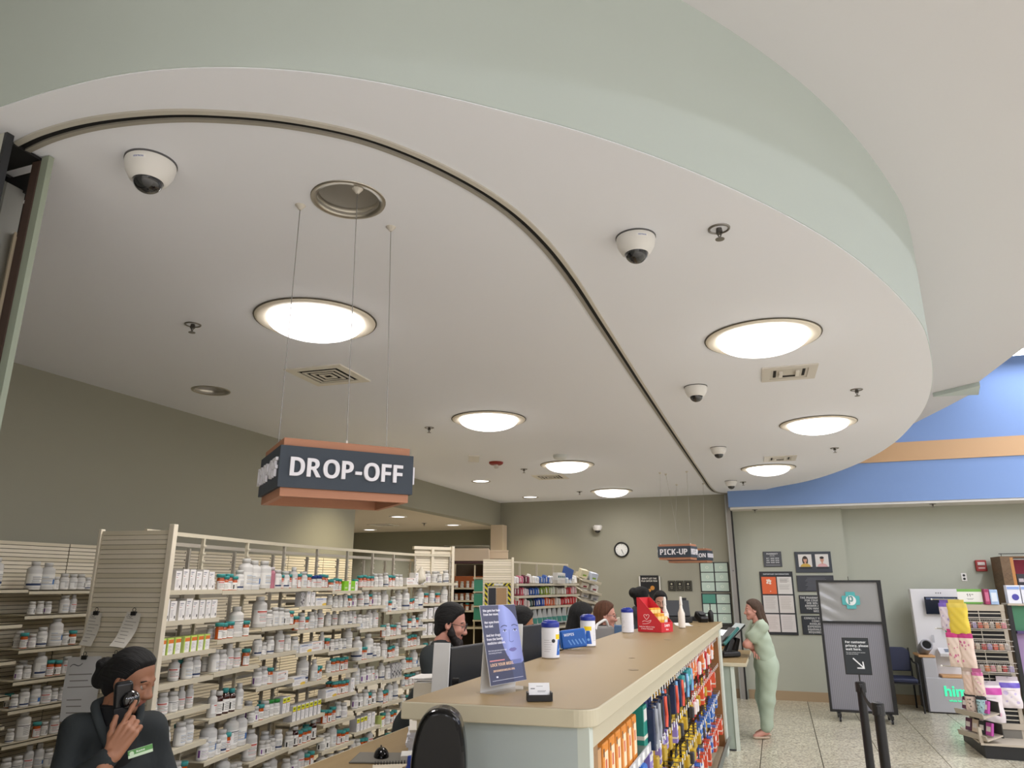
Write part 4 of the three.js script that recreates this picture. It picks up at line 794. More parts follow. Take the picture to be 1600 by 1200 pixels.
// ---------------------------------------------------------------- things on the work desk
{
  const d = thing('soap_dispenser', 'glossy black rounded hand sanitizer dispenser in front of the tall counter', 'dispenser', [-1.105, 1.04, -2.36], 0.35);
  const gl = new THREE.MeshPhysicalMaterial({ color: 0x050506, roughness: 0.14, specularIntensity: 0.6 });
  const s = new THREE.Shape(); s.moveTo(-0.062, 0); s.lineTo(0.062, 0); s.bezierCurveTo(0.08, 0.12, 0.078, 0.24, 0.055, 0.31); s.bezierCurveTo(0.04, 0.352, -0.03, 0.356, -0.05, 0.31); s.bezierCurveTo(-0.08, 0.24, -0.08, 0.12, -0.062, 0);
  mesh('shell', at(new THREE.ExtrudeGeometry(s, { depth: 0.06, bevelEnabled: true, bevelThickness: 0.03, bevelSize: 0.018, bevelSegments: 6, curveSegments: 16 }), 0, 0, -0.03), gl, d);
  const w = new THREE.SphereGeometry(0.03, 20, 14); w.scale(0.85, 2.4, 0.25);
  mesh('window', at(w, -0.012, 0.1, 0.058), mat('#b9bcc0', 0.15), d);
  mesh('sensor', at(cyl(0.012, 0.012, 0.004, 16), -0.02, 0.325, 0.052, Math.PI / 2 - 0.4), mat('#c9b6a2', 0.4), d);
  const ms = thing('computer_mouse', 'black computer mouse on a dark mat on the work desk', 'mouse', [-1.8, 1.0265, -3.21], 0.6);
  const mg = new THREE.SphereGeometry(0.05, 24, 14, 0, Math.PI * 2, 0, Math.PI / 2); mg.scale(0.7, 0.8, 1.15);
  mesh('shell', mg, gl, ms); mesh('wheel', at(cyl(0.008, 0.008, 0.006, 14), 0, 0.036, -0.03, 0, 0, Math.PI / 2), mDark, ms);
  const md = thing('mouse_mat', 'dark mouse mat on the work desk', 'mat', [-1.8, 1.0205, -3.2], 0.3);
  mesh('mat_sheet', at(box(0.24, 0.005, 0.2, 0.002), 0, 0.003, 0), mat('#6a675f', 0.8), md); mesh('mat_surface', at(box(0.225, 0.001, 0.185), 0, 0.0058, 0), mat('#77736a', 0.85), md);
  const pp = thing('paper_stack', 'tall untidy stack of white paper beside the dispenser', 'paper', [-1.7, 1.0205, -3.52], 0.45);
  for (let k = 0; k < 9; k++) mesh('paper_ream', at(box(0.22, 0.011, 0.29), rr(-0.008, 0.008), 0.0055 + k * 0.011, rr(-0.008, 0.008), 0, rr(-0.06, 0.06), 0), mat(k === 8 ? '#ded9cf' : '#e4e4ea', 0.7), pp);
  const sq = thing('paper_pad', 'low white pad lying in front of the paper stack', 'paper', [-1.6, 1.0205, -3.24], 0.45);
  mesh('pad_body', at(box(0.2, 0.03, 0.1, 0.002), 0, 0.015, 0), mat('#e0dfda', 0.7), sq); mesh('top_sheet', at(box(0.195, 0.001, 0.098), 0.003, 0.0305, 0.002, 0, 0.04), mat('#e8e7e2', 0.7), sq);
  const nb = thing('spiral_notebook', 'spiral notebook with black wire binding on the work desk', 'notebook', [-1.62, 1.0205, -3.02], 0.5);
  mesh('cover', at(box(0.2, 0.012, 0.16, 0.002), 0, 0.006, 0), mat('#d8cdb8', 0.7), nb);
  const coil = []; for (let k = 0; k < 15; k++) coil.push(at(new THREE.TorusGeometry(0.012, 0.0022, 6, 12), -0.09 + k * 0.0128, 0.01, -0.085, 0, Math.PI / 2));
  mesh('wire_binding', merge(coil), mBlack, nb);
  const bc = thing('blue_bottle', 'small deep blue bottle beside the dispenser foot', 'bottle', [-1.28, 1.0205, -2.5]);
  mesh('bottle_body', lathe([[0.0001, 0], [0.03, 0], [0.032, 0.01], [0.032, 0.13], [0.015, 0.16], [0.0001, 0.16]], 20), mat('#1d3a8c', 0.35), bc); mesh('cap', lathe([[0.0001, 0.19], [0.014, 0.188], [0.016, 0.158], [0.0001, 0.158]], 16), mat('#2747a8', 0.35), bc);

  // two monitors seen from behind
  const monitor = (pos, turn, label, w, h) => {
    const t = thing('computer_monitor', label, 'monitor', pos, turn);
    mesh('back_shell', at(box(w, h, 0.03, 0.008), 0, h / 2 + 0.1, 0), mat('#1c1d1f', 0.45), t);
    mesh('screen', at(box(w - 0.02, h - 0.02, 0.003), 0, h / 2 + 0.1, 0.0165), mat('#0d1014', 0.15), t);
    mesh('rear_hub', at(box(0.16, 0.12, 0.03, 0.01), 0, h * 0.35 + 0.1, -0.028), mat('#161617', 0.5), t);
    mesh('neck', at(box(0.05, 0.2, 0.03, 0.01), 0, 0.12, -0.05), mSteel, t);
    mesh('foot', at(box(0.22, 0.012, 0.18, 0.005), 0, 0.006, -0.03), mDark, t);
    return t;
  };
  monitor([-1.585, 1.0205, -3.79], -1.72, 'black monitor seen from behind in front of the bearded man', 0.5, 0.36);
  monitor([-1.5, 1.0205, -4.68], -1.75, 'second black monitor seen from behind, past the poster', 0.5, 0.42);
  const holder = (pos, turn, label, w, h) => { const t = thing('document_holder', label, 'document holder', pos, turn); mesh('panel', at(box(w, h, 0.012, 0.003), 0, h / 2 + 0.02, 0, -0.15), mat('#d4d3cf', 0.5), t); mesh('foot', at(box(w, 0.02, 0.12, 0.004), 0, 0.01, 0.02), mat('#c9c8c3', 0.5), t); };
  holder([-1.62, 1.0205, -3.44], 0.2, 'tall white document panel left of the nearest monitor', 0.085, 0.47);
  holder([-1.53, 1.0205, -4.3], 0.1, 'tall white document panel left of the second monitor', 0.08, 0.52);
  const tr = thing('paper_tray', 'cream tray of white papers at the elbow of the bearded man', 'tray', [-1.77, 1.0205, -3.68], 0.2);
  mesh('tray_box', merge([span(-0.08, 0, -0.1, 0.08, 0.28, 0.1)]), mat('#cfc6b2', 0.6), tr); for (let k = 0; k < 4; k++) mesh('sheet', at(box(0.15 + rnd() * 0.05, 0.004, 0.19), rr(-0.02, 0.01), 0.284 + k * 0.006, 0, 0, rr(-0.1, 0.1), rr(-0.04, 0.04)), mat('#e2dfda', 0.7), tr);
  const st = thing('tape_dispenser', 'black rounded tape dispenser by the nearest monitor', 'tape dispenser', [-1.47, 1.0205, -3.3], 0.3);
  mesh('body', at(box(0.06, 0.3, 0.1, 0.02), 0, 0.15, 0), mBlack, st); mesh('reel', at(cyl(0.04, 0.04, 0.03, 20), 0, 0.31, 0, 0, 0, Math.PI / 2), gl, st);
  const bl = thing('blue_packet', 'tilted bright blue packet with white lettering behind the counter edge', 'packet', [-1.335, 1.3705, -4.93], 0.35);
  const bt = canvasTex(256, 160, (c) => { c.fillStyle = '#2763b8'; c.fillRect(0, 0, 256, 160); c.fillStyle = '#e8eef8'; c.font = 'bold 40px sans-serif'; c.fillText('WIPES', 20, 46); c.fillStyle = '#6fa0e0'; for (let i = 0; i < 5; i++) { c.save(); c.translate(60 + i * 40, 90); c.rotate(-0.5); c.fillRect(0, 0, 14, 60); c.restore(); } });
  mesh('packet_body', at(box(0.17, 0.12, 0.05, 0.012), 0, 0.068, 0, 0, 0, 0.12), mat('#2763b8', 0.4), bl); mesh('printed_side', at(new THREE.PlaneGeometry(0.15, 0.1), 0, 0.068, 0.0256, 0, 0, 0.12), mat('#ffffff', 0.4, { map: bt }), bl); mesh('end_fold', at(box(0.012, 0.11, 0.03, 0.004), -0.088, 0.06, 0, 0, 0, 0.12), mat('#3f78c8', 0.4), bl);
  // terminal clutter further along the desk
  const pr = thing('receipt_printer', 'grey receipt printer with white wires on the desk past the second canister', 'printer', [-1.56, 1.0205, -6.78], 0.3);
  mesh('printer_body', at(box(0.2, 0.4, 0.26, 0.02), 0, 0.2, 0), mat('#8e8b88', 0.5), pr); mesh('paper_slot', at(box(0.14, 0.01, 0.02), 0, 0.402, 0), mDark, pr); mesh('wire_loop', tube([[0.05, 0.4, 0.1], [0.02, 0.46, 0.16], [-0.06, 0.42, 0.2], [-0.08, 0.38, 0.28]], 0.012, 6), mat('#e2e0dc', 0.5), pr);
  const mg2 = thing('magazine_tray', 'blue and cream tray of papers between canister and donation box', 'tray', [-1.57, 1.0205, -7.6], 0.2);
  mesh('tray_body', at(box(0.3, 0.37, 0.24, 0.01), 0, 0.185, 0), mat('#5d7ea3', 0.5), mg2); for (let k = 0; k < 3; k++) mesh('sheet', at(box(0.05, 0.07, 0.2), -0.09 + k * 0.08, 0.4, 0, 0, 0, 0.2), mat('#dcd3c0', 0.6), mg2);
}

// ---------------------------------------------------------------- registers at the far end of the counters
{
  const reg = thing('cash_register', 'black register with a tilted screen at the far end of the tall counter', 'register', [-1.12, 1.3705, -8.66], 0.35);
  mesh('base', at(box(0.3, 0.06, 0.24, 0.01), 0, 0.03, 0), mBlack, reg); mesh('screen', at(box(0.3, 0.18, 0.03, 0.008), 0, 0.15, 0, -0.3), mDark, reg); mesh('post', at(cyl(0.012, 0.012, 0.16, 12), 0.1, 0.14, -0.08), mBlack, reg); mesh('pole_display', at(box(0.08, 0.05, 0.03, 0.005), 0.1, 0.24, -0.08), mBlack, reg);
  const reg2 = thing('card_terminal', 'black card terminal beside the register on the tall counter end', 'card terminal', [-0.86, 1.3705, -8.78], 0.6);
  mesh('body', at(box(0.1, 0.08, 0.16, 0.015), 0, 0.05, 0, 0.5), mBlack, reg2); mesh('keypad', at(box(0.07, 0.005, 0.07), 0, 0.1, 0.02, 0.5), mDark, reg2); mesh('stand', at(cyl(0.03, 0.04, 0.04, 16), 0, 0.02, 0), mBlack, reg2);
  const pap = thing('leaflet', 'white leaflet lying on the tall counter by the register', 'leaflet', [-0.98, 1.3705, -8.05], 0.3); mesh('sheet', at(box(0.16, 0.003, 0.24), 0, 0.0015, 0), mat('#e6e3dc', 0.7), pap); mesh('fold', at(box(0.16, 0.003, 0.12), 0, 0.01, -0.06, 0.14), mat('#e6e3dc', 0.7), pap);
  const pb = thing('pump_bottle', 'small black pump bottle at the far counter corner', 'bottle', [-0.76, 1.3705, -8.86]); mesh('bottle_body', lathe([[0.0001, 0], [0.03, 0], [0.032, 0.1], [0.012, 0.13], [0.0001, 0.13]], 18), mBlack, pb); mesh('pump', merge([at(cyl(0.006, 0.006, 0.08, 10), 0, 0.16, 0), at(box(0.015, 0.012, 0.05), 0, 0.2, 0.015)]), mBlack, pb);
  const pt = thing('payment_terminal', 'black payment terminal leaning on the pick-up counter in front of the woman', 'card terminal', [-0.66, 0.9215, -9.7], -0.9);
  mesh('base', at(box(0.16, 0.05, 0.2, 0.015), 0, 0.03, 0), mBlack, pt); mesh('arm', at(box(0.06, 0.16, 0.06, 0.015), 0, 0.1, -0.02, -0.5), mBlack, pt); mesh('keypad', at(box(0.14, 0.03, 0.24, 0.01), 0, 0.19, 0.0, 0.7), mBlack, pt); mesh('display', at(box(0.11, 0.004, 0.08), 0, 0.228, 0.05, 0.7), mat('#28353a', 0.2), pt); pt.scale.setScalar(1.25); mesh('side_grip', at(box(0.03, 0.03, 0.24, 0.01), 0.08, 0.2, 0, 0.7), mat('#2d6a66', 0.4), pt);
  const tb = thing('tablet', 'white edged tablet on a black stand at the pick-up counter', 'tablet', [-0.6, 0.9215, -10.15], -1.0);
  mesh('stand', at(box(0.14, 0.2, 0.06, 0.015), 0, 0.1, 0, -0.3), mBlack, tb); mesh('frame', at(box(0.22, 0.02, 0.3, 0.006), 0, 0.26, 0, 0.7), mDark, tb); mesh('edge', at(box(0.225, 0.008, 0.305, 0.003), 0, 0.272, 0.008, 0.7), mat('#c9d4d6', 0.4), tb);
  const br = thing('paper_bag', 'brown paper bag lying on the pick-up counter', 'bag', [-0.86, 0.9215, -10.1], -0.5);
  mesh('bag_body', at(box(0.26, 0.1, 0.2, 0.02), 0, 0.1, 0, 0.5), mat('#c99a66', 0.7), br); mesh('white_slip', at(box(0.15, 0.003, 0.2), -0.1, 0.13, 0.08, 0.8, 0.3), mat('#dcdad3', 0.7), br);
  const mc = thing('desk_register', 'dark register block standing behind the pick-up counter', 'register', [-1.04, 0.9215, -10.5], -0.4); mesh('cabinet', at(box(0.2, 0.44, 0.3, 0.01), 0, 0.22, 0), mat('#2a2b2c', 0.5), mc); mesh('screen', at(box(0.02, 0.24, 0.26, 0.005), 0.105, 0.28, 0), mat('#111', 0.2), mc);
}
// ---------------------------------------------------------------- things on the far walls
const board = (name, label, cat, x0, y0, x1, y1, draw, z = -13.02, px = 384, frameM = mDark) => {
  const w = x1 - x0, h = y1 - y0;
  const t = thing(name, label, cat, [(x0 + x1) / 2, (y0 + y1) / 2, z]);
  mesh('backing', at(box(w, h, 0.016, 0.003), 0, 0, 0.009), frameM, t);
  if (draw) mesh('print', at(new THREE.PlaneGeometry(w * 0.97, h * 0.97), 0, 0, 0.0176), mat('#ffffff', 0.5, { map: canvasTex(px, Math.round(px * h / w), draw) }), t);
  return t;
};
const sheet = (name, t, x0, y0, w, h, m) => mesh(name, at(box(w, h, 0.004), x0 + w / 2, y0 - h / 2, 0.0195), m, t);
{
  // clock
  const c = thing('wall_clock', 'round white wall clock with a black rim', 'clock', [-2.59, 2.38, -13.02]);
  mesh('rim', at(lathe([[0.108, 0], [0.112, 0.035], [0.128, 0.04], [0.137, 0.02], [0.137, 0]], 44), 0, 0, 0, Math.PI / 2), mBlack, c);
  const face = canvasTex(256, 256, (g) => { g.fillStyle = '#e8e8e4'; g.fillRect(0, 0, 256, 256); g.fillStyle = '#333'; g.font = '24px sans-serif'; g.textAlign = 'center'; for (let i = 1; i <= 12; i++) { const a = i * Math.PI / 6; g.fillText(String(i), 128 + 98 * Math.sin(a), 136 - 98 * Math.cos(a)); } });
  mesh('face', at(new THREE.CircleGeometry(0.113, 40), 0, 0, 0.012), mat('#ffffff', 0.6, { map: face }), c);
  mesh('hand', at(box(0.008, 0.07, 0.003), 0.012, -0.028, 0.018, 0, 0, 0.4), mBlack, c);
  mesh('hand', at(box(0.005, 0.1, 0.003), 0.018, -0.042, 0.021, 0, 0, 0.38), mBlack, c);
  // flu poster
  const p = board('flu_poster', 'black poster with white lettering behind the staff at the far wall', 'poster', -2.28, 1.28, -1.96, 1.93, (g, w, h) => {
    g.fillStyle = '#17181b'; g.fillRect(0, 0, w, h); g.fillStyle = '#e8e4da'; g.textAlign = 'center'; g.font = 'bold 46px sans-serif'; g.fillText("DON'T LET THE", w / 2, 70); g.fillText('FLU CATCH YOU', w / 2, 122);
    g.fillStyle = '#c98a3a'; g.beginPath(); g.arc(w * 0.66, 250, 46, 0, 7); g.fill(); g.beginPath(); g.arc(w * 0.5, 300, 30, 0, 7); g.fill();
  });
  mesh('curled_edge', at(new THREE.CylinderGeometry(0.02, 0.02, 0.62, 12, 1, true, 0, 3.6), -0.175, 0, 0.02), mat('#dcd9d0', 0.6), p);
  mesh('curled_edge', at(new THREE.CylinderGeometry(0.02, 0.02, 0.62, 12, 1, true, 0, 3.6), 0.175, 0, 0.02), mat('#dcd9d0', 0.6), p);
  // three small plaques
  [[-1.8, 'left'], [-1.66, 'middle'], [-1.52, 'right']].forEach(([x, w]) => board('wall_plaque', 'small black plaque with thin gold border, ' + w + ' of three beside the flu poster', 'plaque', x, 1.67, x + 0.125, 1.84, (g, a, b) => { g.fillStyle = '#1a1915'; g.fillRect(0, 0, a, b); g.strokeStyle = '#8a8468'; g.lineWidth = 10; g.strokeRect(40, 40, a - 80, b - 80); g.fillStyle = '#b8b29a'; g.beginPath(); g.arc(a / 2, b * 0.32, 50, 0, 7); g.fill(); g.fillRect(110, b * 0.55, 164, 14); g.fillRect(110, b * 0.68, 164, 10); g.fillRect(130, b * 0.78, 124, 10); }, -13.02, 384, mBlack));
  // certificate frames
  const mintT = canvasTex(192, 144, (g) => { g.fillStyle = '#b9cbbf'; g.fillRect(0, 0, 192, 144); g.strokeStyle = '#dfe6d6'; g.lineWidth = 7; g.beginPath(); for (let i = 0; i < 9; i++) { const a = i * Math.PI / 4, r = 20; g.lineTo(96 + r * Math.cos(a), 72 + r * Math.sin(a)); } g.stroke(); });
  const mint = mat('#ffffff', 0.5, { map: mintT }), teal = mat('#4f8f7e', 0.5);
  const certs = (y0, y1, lab, first) => {
    const t = board('certificate_frame', lab, 'frame', -1.245, y0, -0.765, y1, null, -13.02);
    const W = 0.48, H = y1 - y0, cw = 0.212, chh = (H - 0.06) / 3;
    for (let r = 0; r < 3; r++) for (let c2 = 0; c2 < 2; c2++) sheet('certificate', t, -W / 2 + 0.018 + c2 * (cw + 0.02), H / 2 - 0.015 - r * (chh + 0.015), cw, chh, first && r === 0 && c2 === 0 ? teal : mint);
  };
  certs(1.655, 2.145, 'upper black frame holding six pale mint certificates by the guide post', false);
  certs(1.14, 1.63, 'lower black frame of certificates whose first sheet is teal', true);
  const bl = board('dark_panel', 'dark grey blank panel under the certificate frames', 'panel', -1.22, 0.93, -0.75, 1.13, null, -13.02, 64, mat('#3a3733', 0.6)); mesh('edge_strip', at(box(0.47, 0.012, 0.02), 0, 0.094, 0.012), mBlack, bl);
  // hours
  board('hours_sign', 'small slate sign of pharmacy hours above the information board', 'sign', -0.19, 2.06, 0.1, 2.31, (g, w, h) => {
    g.fillStyle = '#4b4d52'; g.fillRect(0, 0, w, h); g.fillStyle = '#dadada'; g.textAlign = 'center'; g.font = 'bold 46px sans-serif'; g.fillText('PHARMACY', w / 2, 62); g.font = '34px sans-serif'; g.fillText('HOURS', w / 2, 102); g.font = 'bold 40px sans-serif';
    [['M F', '8AM', '8PM'], ['SAT', '9AM', '5PM'], ['SUN', '9AM', '5PM']].forEach((r, i) => r.forEach((s, k) => g.fillText(s, 92 + k * 100, 160 + i * 46))); g.fillRect(40, 294, 304, 5);
  });
  // information board with six sheets
  const info = board('information_board', 'tall black information board with an orange sheet and five white sheets', 'notice board', -0.275, 0.985, 0.245, 1.985, null);
  mesh('header_print', at(new THREE.PlaneGeometry(0.46, 0.05), 0, 0.458, 0.0178), mat('#ffffff', 0.5, { map: canvasTex(512, 56, (g) => { g.fillStyle = '#2b2f34'; g.fillRect(0, 0, 512, 56); g.fillStyle = '#cfd2d4'; g.font = 'bold 34px sans-serif'; g.textAlign = 'center'; g.fillText('IMPORTANT INFORMATION', 256, 40); }) }), info);
  const lines = (bg, fg, n, head) => canvasTex(192, 240, (g) => { g.fillStyle = bg; g.fillRect(0, 0, 192, 240); g.fillStyle = fg; if (head) for (let i = 0; i < 4; i++) g.fillRect(36, 28 + i * 14, 120 - (i % 2) * 24, 5); for (let i = 0; i < n; i++) { g.globalAlpha = 0.55; g.fillRect(24, (head ? 110 : 26) + i * 12, 110 + rnd() * 36, 3); } g.globalAlpha = 1; });
  const shM = [mat('#ffffff', 0.6, { map: canvasTex(192, 240, (g) => { g.fillStyle = '#e2693c'; g.fillRect(0, 0, 192, 240); g.fillStyle = '#f0ded2'; for (const [x, y, r] of [[96, 70, 26], [76, 48, 13], [100, 44, 13], [118, 58, 13], [74, 84, 14], [112, 92, 15]]) { g.beginPath(); g.arc(x, y, r, 0, 7); g.fill(); } g.fillStyle = '#cf5a30'; g.beginPath(); g.arc(96, 78, 8, 0, 7); g.fill(); g.fillStyle = '#f0c8b4'; g.fillRect(100, 196, 16, 12); }) }), mat('#ffffff', 0.6, { map: lines('#d9d5cf', '#6a625c', 6, true) }), mat('#ffffff', 0.6, { map: lines('#d3cec9', '#9a8880', 14) }), mat('#ffffff', 0.6, { map: lines('#d6d0ca', '#94847a', 14) }), mat('#ffffff', 0.6, { map: lines('#d6cdc8', '#a0908a', 15) }), mat('#ffffff', 0.6, { map: lines('#d4cecb', '#9a8f90', 15) })];
  for (let r = 0; r < 3; r++) for (let c2 = 0; c2 < 2; c2++) sheet('notice_sheet', info, -0.235 + c2 * 0.243, 0.415 - r * 0.297, 0.226, 0.275, shM[r * 2 + c2]);
  // staff portraits
  const port = board('portrait_board', 'slate board with two staff portrait photographs', 'notice board', 0.305, 1.965, 0.86, 2.3, null, -13.02, 64, mat('#3f444b', 0.55));
  const portrait = (hair, skin, top, long) => canvasTex(192, 192, (g) => {
    g.fillStyle = '#dcd8d2'; g.fillRect(0, 0, 192, 192); g.fillStyle = hair; if (long) { g.beginPath(); g.ellipse(96, 92, 42, 66, 0, 0, 7); g.fill(); } g.fillStyle = top; g.beginPath(); g.ellipse(96, 192, 74, 52, 0, 0, 7); g.fill();
    g.fillStyle = skin; g.fillRect(84, 112, 24, 36); g.beginPath(); g.ellipse(96, 84, 28, 38, 0, 0, 7); g.fill(); g.fillStyle = hair; g.beginPath(); g.ellipse(96, 54, 31, 20, 0, 0, 7); g.fill(); if (long) { g.fillRect(60, 56, 12, 84); g.fillRect(122, 56, 12, 84); }
    g.fillStyle = '#4a3a32'; g.beginPath(); g.arc(86, 84, 3, 0, 7); g.arc(108, 84, 3, 0, 7); g.fill(); g.fillStyle = '#b0605a'; g.fillRect(86, 104, 22, 5);
  });
  sheet('portrait_photo', port, -0.225, 0.125, 0.205, 0.2, mat('#ffffff', 0.5, { map: portrait('#33261f', '#d2a184', '#c9a648', true) }));
  sheet('portrait_photo', port, 0.035, 0.125, 0.2, 0.2, mat('#ffffff', 0.5, { map: portrait('#2b221e', '#cc9a80', '#d9a9a8', false) }));
  for (const x of [-0.12, 0.135]) mesh('name_strip', at(box(0.18, 0.016, 0.002), x, -0.095, 0.018), mBlack, port);
  const slate = '#3b3d44';
  board('slate_notice', 'slate notice of fine grey lines below the staff portraits', 'sign', 0.3, 1.665, 0.86, 1.92, (g, w, h) => { g.fillStyle = slate; g.fillRect(0, 0, w, h); g.fillStyle = '#72747a'; for (let i = 0; i < 9; i++) g.fillRect(w * 0.28 - (i % 3) * 12, 24 + i * 16, w * 0.5 + (i % 2) * 24, 4); });
  board('slate_notice', 'dark notice in white capitals that the pharmacist is available', 'sign', 0.305, 1.325, 0.99, 1.61, (g, w, h) => { g.fillStyle = '#2f3338'; g.fillRect(0, 0, w, h); g.fillStyle = '#d6d6d2'; g.textAlign = 'center'; g.font = 'bold 25px sans-serif'; ['THE PHARMACIST IS AVAILABLE', 'FOR COUNSELING. HE OR', 'SHE WILL BE HAPPY TO', 'ANSWER ANY QUESTIONS', 'YOU HAVE ABOUT YOUR', 'MEDICATION.'].forEach((s, i) => g.fillText(s, w / 2, 30 + i * 24)); });
  board('slate_notice', 'dark notice in white capitals about less expensive equivalents', 'sign', 0.31, 1.0, 0.99, 1.29, (g, w, h) => { g.fillStyle = '#2f3338'; g.fillRect(0, 0, w, h); g.fillStyle = '#d6d6d2'; g.textAlign = 'center'; g.font = 'bold 25px sans-serif'; ['CONSULT YOUR PHARMACIST', 'CONCERNING THE', 'AVAILABILITY OF LESS', 'EXPENSIVE GENERICALLY', 'EQUIVALENT DRUGS AND', 'REQUIREMENTS OF LAW.'].forEach((s, i) => g.fillText(s, w / 2, 28 + i * 25)); });
  // small fixtures
  const al = thing('fire_alarm', 'red fire alarm box high on the right wall', 'alarm', [3.0, 2.06, -13.22]);
  mesh('housing', at(box(0.15, 0.17, 0.05, 0.012), 0, 0, 0.026), mat('#9e2f2c', 0.45), al); mesh('strobe_lens', at(box(0.1, 0.05, 0.02, 0.006), 0, 0.03, 0.055), mat('#d8c9c4', 0.2), al); mesh('label_strip', at(box(0.09, 0.02, 0.003), 0, -0.035, 0.052), mat('#d6b4ac', 0.5), al);
  const ou = thing('wall_outlet', 'white wall outlet with two dark sockets on the right wall', 'outlet', [2.75, 1.89, -13.22]);
  mesh('plate', at(box(0.075, 0.12, 0.008, 0.003), 0, 0, 0.005), mWhite, ou); for (const y of [-0.026, 0.026]) mesh('socket', at(cyl(0.018, 0.018, 0.004, 18), 0, y, 0.01, Math.PI / 2), mBlack, ou);
}

// ---------------------------------------------------------------- privacy screen on castors
{
  const t = thing('privacy_screen', 'tall black framed grey privacy screen on castors with a teal cross emblem', 'screen', [0.93, 0, -11.5]);
  const fr = mBlack, W = 0.82;
  mesh('frame_side', span(-W / 2, 0.1, -0.03, -W / 2 + 0.03, 1.84, 0.03), fr, t); mesh('frame_side', span(W / 2 - 0.03, 0.1, -0.045, W / 2 + 0.02, 1.84, 0.03), fr, t);
  for (const y of [0.1, 1.255, 1.81]) mesh('frame_rail', span(-W / 2 + 0.03, y, -0.03, W / 2 - 0.03, y + 0.03, 0.03), fr, t);
  const ripple = new THREE.PlaneGeometry(W - 0.06, 0.56, 40, 24); { const p = ripple.attributes.position; for (let i = 0; i < p.count; i++) { const x = p.getX(i), y = p.getY(i); const e = Math.exp(-Math.pow((x + 0.3) * 6, 2)); p.setZ(i, 0.004 * e * Math.sin(y * 38 + x * 20) + 0.003 * Math.sin(x * 9 + y * 5)); } ripple.computeVertexNormals(); }
  const film = new THREE.MeshPhysicalMaterial({ color: 0x8a8a88, roughness: 0.22, clearcoat: 0.8, clearcoatRoughness: 0.15 });
  const up = mesh('upper_panel', merge([span(-W / 2 + 0.03, 1.285, -0.012, W / 2 - 0.03, 1.81, 0.002)]), mat('#8c8b89', 0.5), t);
  mesh('film_cover', at(ripple, 0, 1.5475, 0.012), film, up);
  const ribTex = canvasTex(256, 64, (g) => { for (let i = 0; i < 64; i++) { g.fillStyle = i % 2 ? '#8b8a90' : '#7b7a80'; g.fillRect(i * 4, 0, 4, 64); } }); ribTex.wrapS = ribTex.wrapT = THREE.RepeatWrapping; ribTex.repeat.set(1, 1);
  mesh('lower_panel', span(-W / 2 + 0.03, 0.13, -0.012, W / 2 - 0.03, 1.255, 0.006), mat('#ffffff', 0.6, { map: ribTex }), t);
  const cross = (r, a) => { const s = new THREE.Shape(); const k = 0.018; s.moveTo(-a + k, r); s.lineTo(a - k, r); s.quadraticCurveTo(a, r, a, r - k); s.lineTo(a, a); s.lineTo(r - k, a); s.quadraticCurveTo(r, a, r, a - k); s.lineTo(r, -a + k); s.quadraticCurveTo(r, -a, r - k, -a); s.lineTo(a, -a); s.lineTo(a, -r + k); s.quadraticCurveTo(a, -r, a - k, -r); s.lineTo(-a + k, -r); s.quadraticCurveTo(-a, -r, -a, -r + k); s.lineTo(-a, -a); s.lineTo(-r + k, -a); s.quadraticCurveTo(-r, -a, -r, -a + k); s.lineTo(-r, a - k); s.quadraticCurveTo(-r, a, -r + k, a); s.lineTo(-a, a); s.lineTo(-a, r - k); s.quadraticCurveTo(-a, r, -a + k, r); return new THREE.ExtrudeGeometry(s, { depth: 0.004, bevelEnabled: false }); };
  mesh('emblem_cross', at(cross(0.115, 0.062), 0.02, 1.565, 0.02), mat('#4fa7a6', 0.5), up);
  mesh('emblem_disc', at(cyl(0.066, 0.066, 0.004, 36), 0.02, 1.565, 0.027, Math.PI / 2), mat('#dfe3e0', 0.5), up);
  const pl = letters('p', 0.1, 0.003); const pg = pl.gs[0]; mesh('emblem_letter', pg, mat('#5d8f8d', 0.5), up, [0.024, 1.548, 0.029]);
  for (const x of [-0.3, 0.33]) { mesh('castor_leg', span(x - 0.02, 0.06, -0.2, x + 0.02, 0.1, 0.2), fr, t); for (const z of [-0.17, 0.17]) { mesh('castor', at(cyl(0.03, 0.03, 0.025, 18), x, 0.031, z, 0, 0, Math.PI / 2), mDark, t); mesh('castor_fork', at(box(0.035, 0.04, 0.02), x, 0.055, z), mSteel, t); } }
  mesh('top_pin', at(cyl(0.004, 0.004, 0.05, 8), 0.02, 1.865, 0), mBlack, t);
}

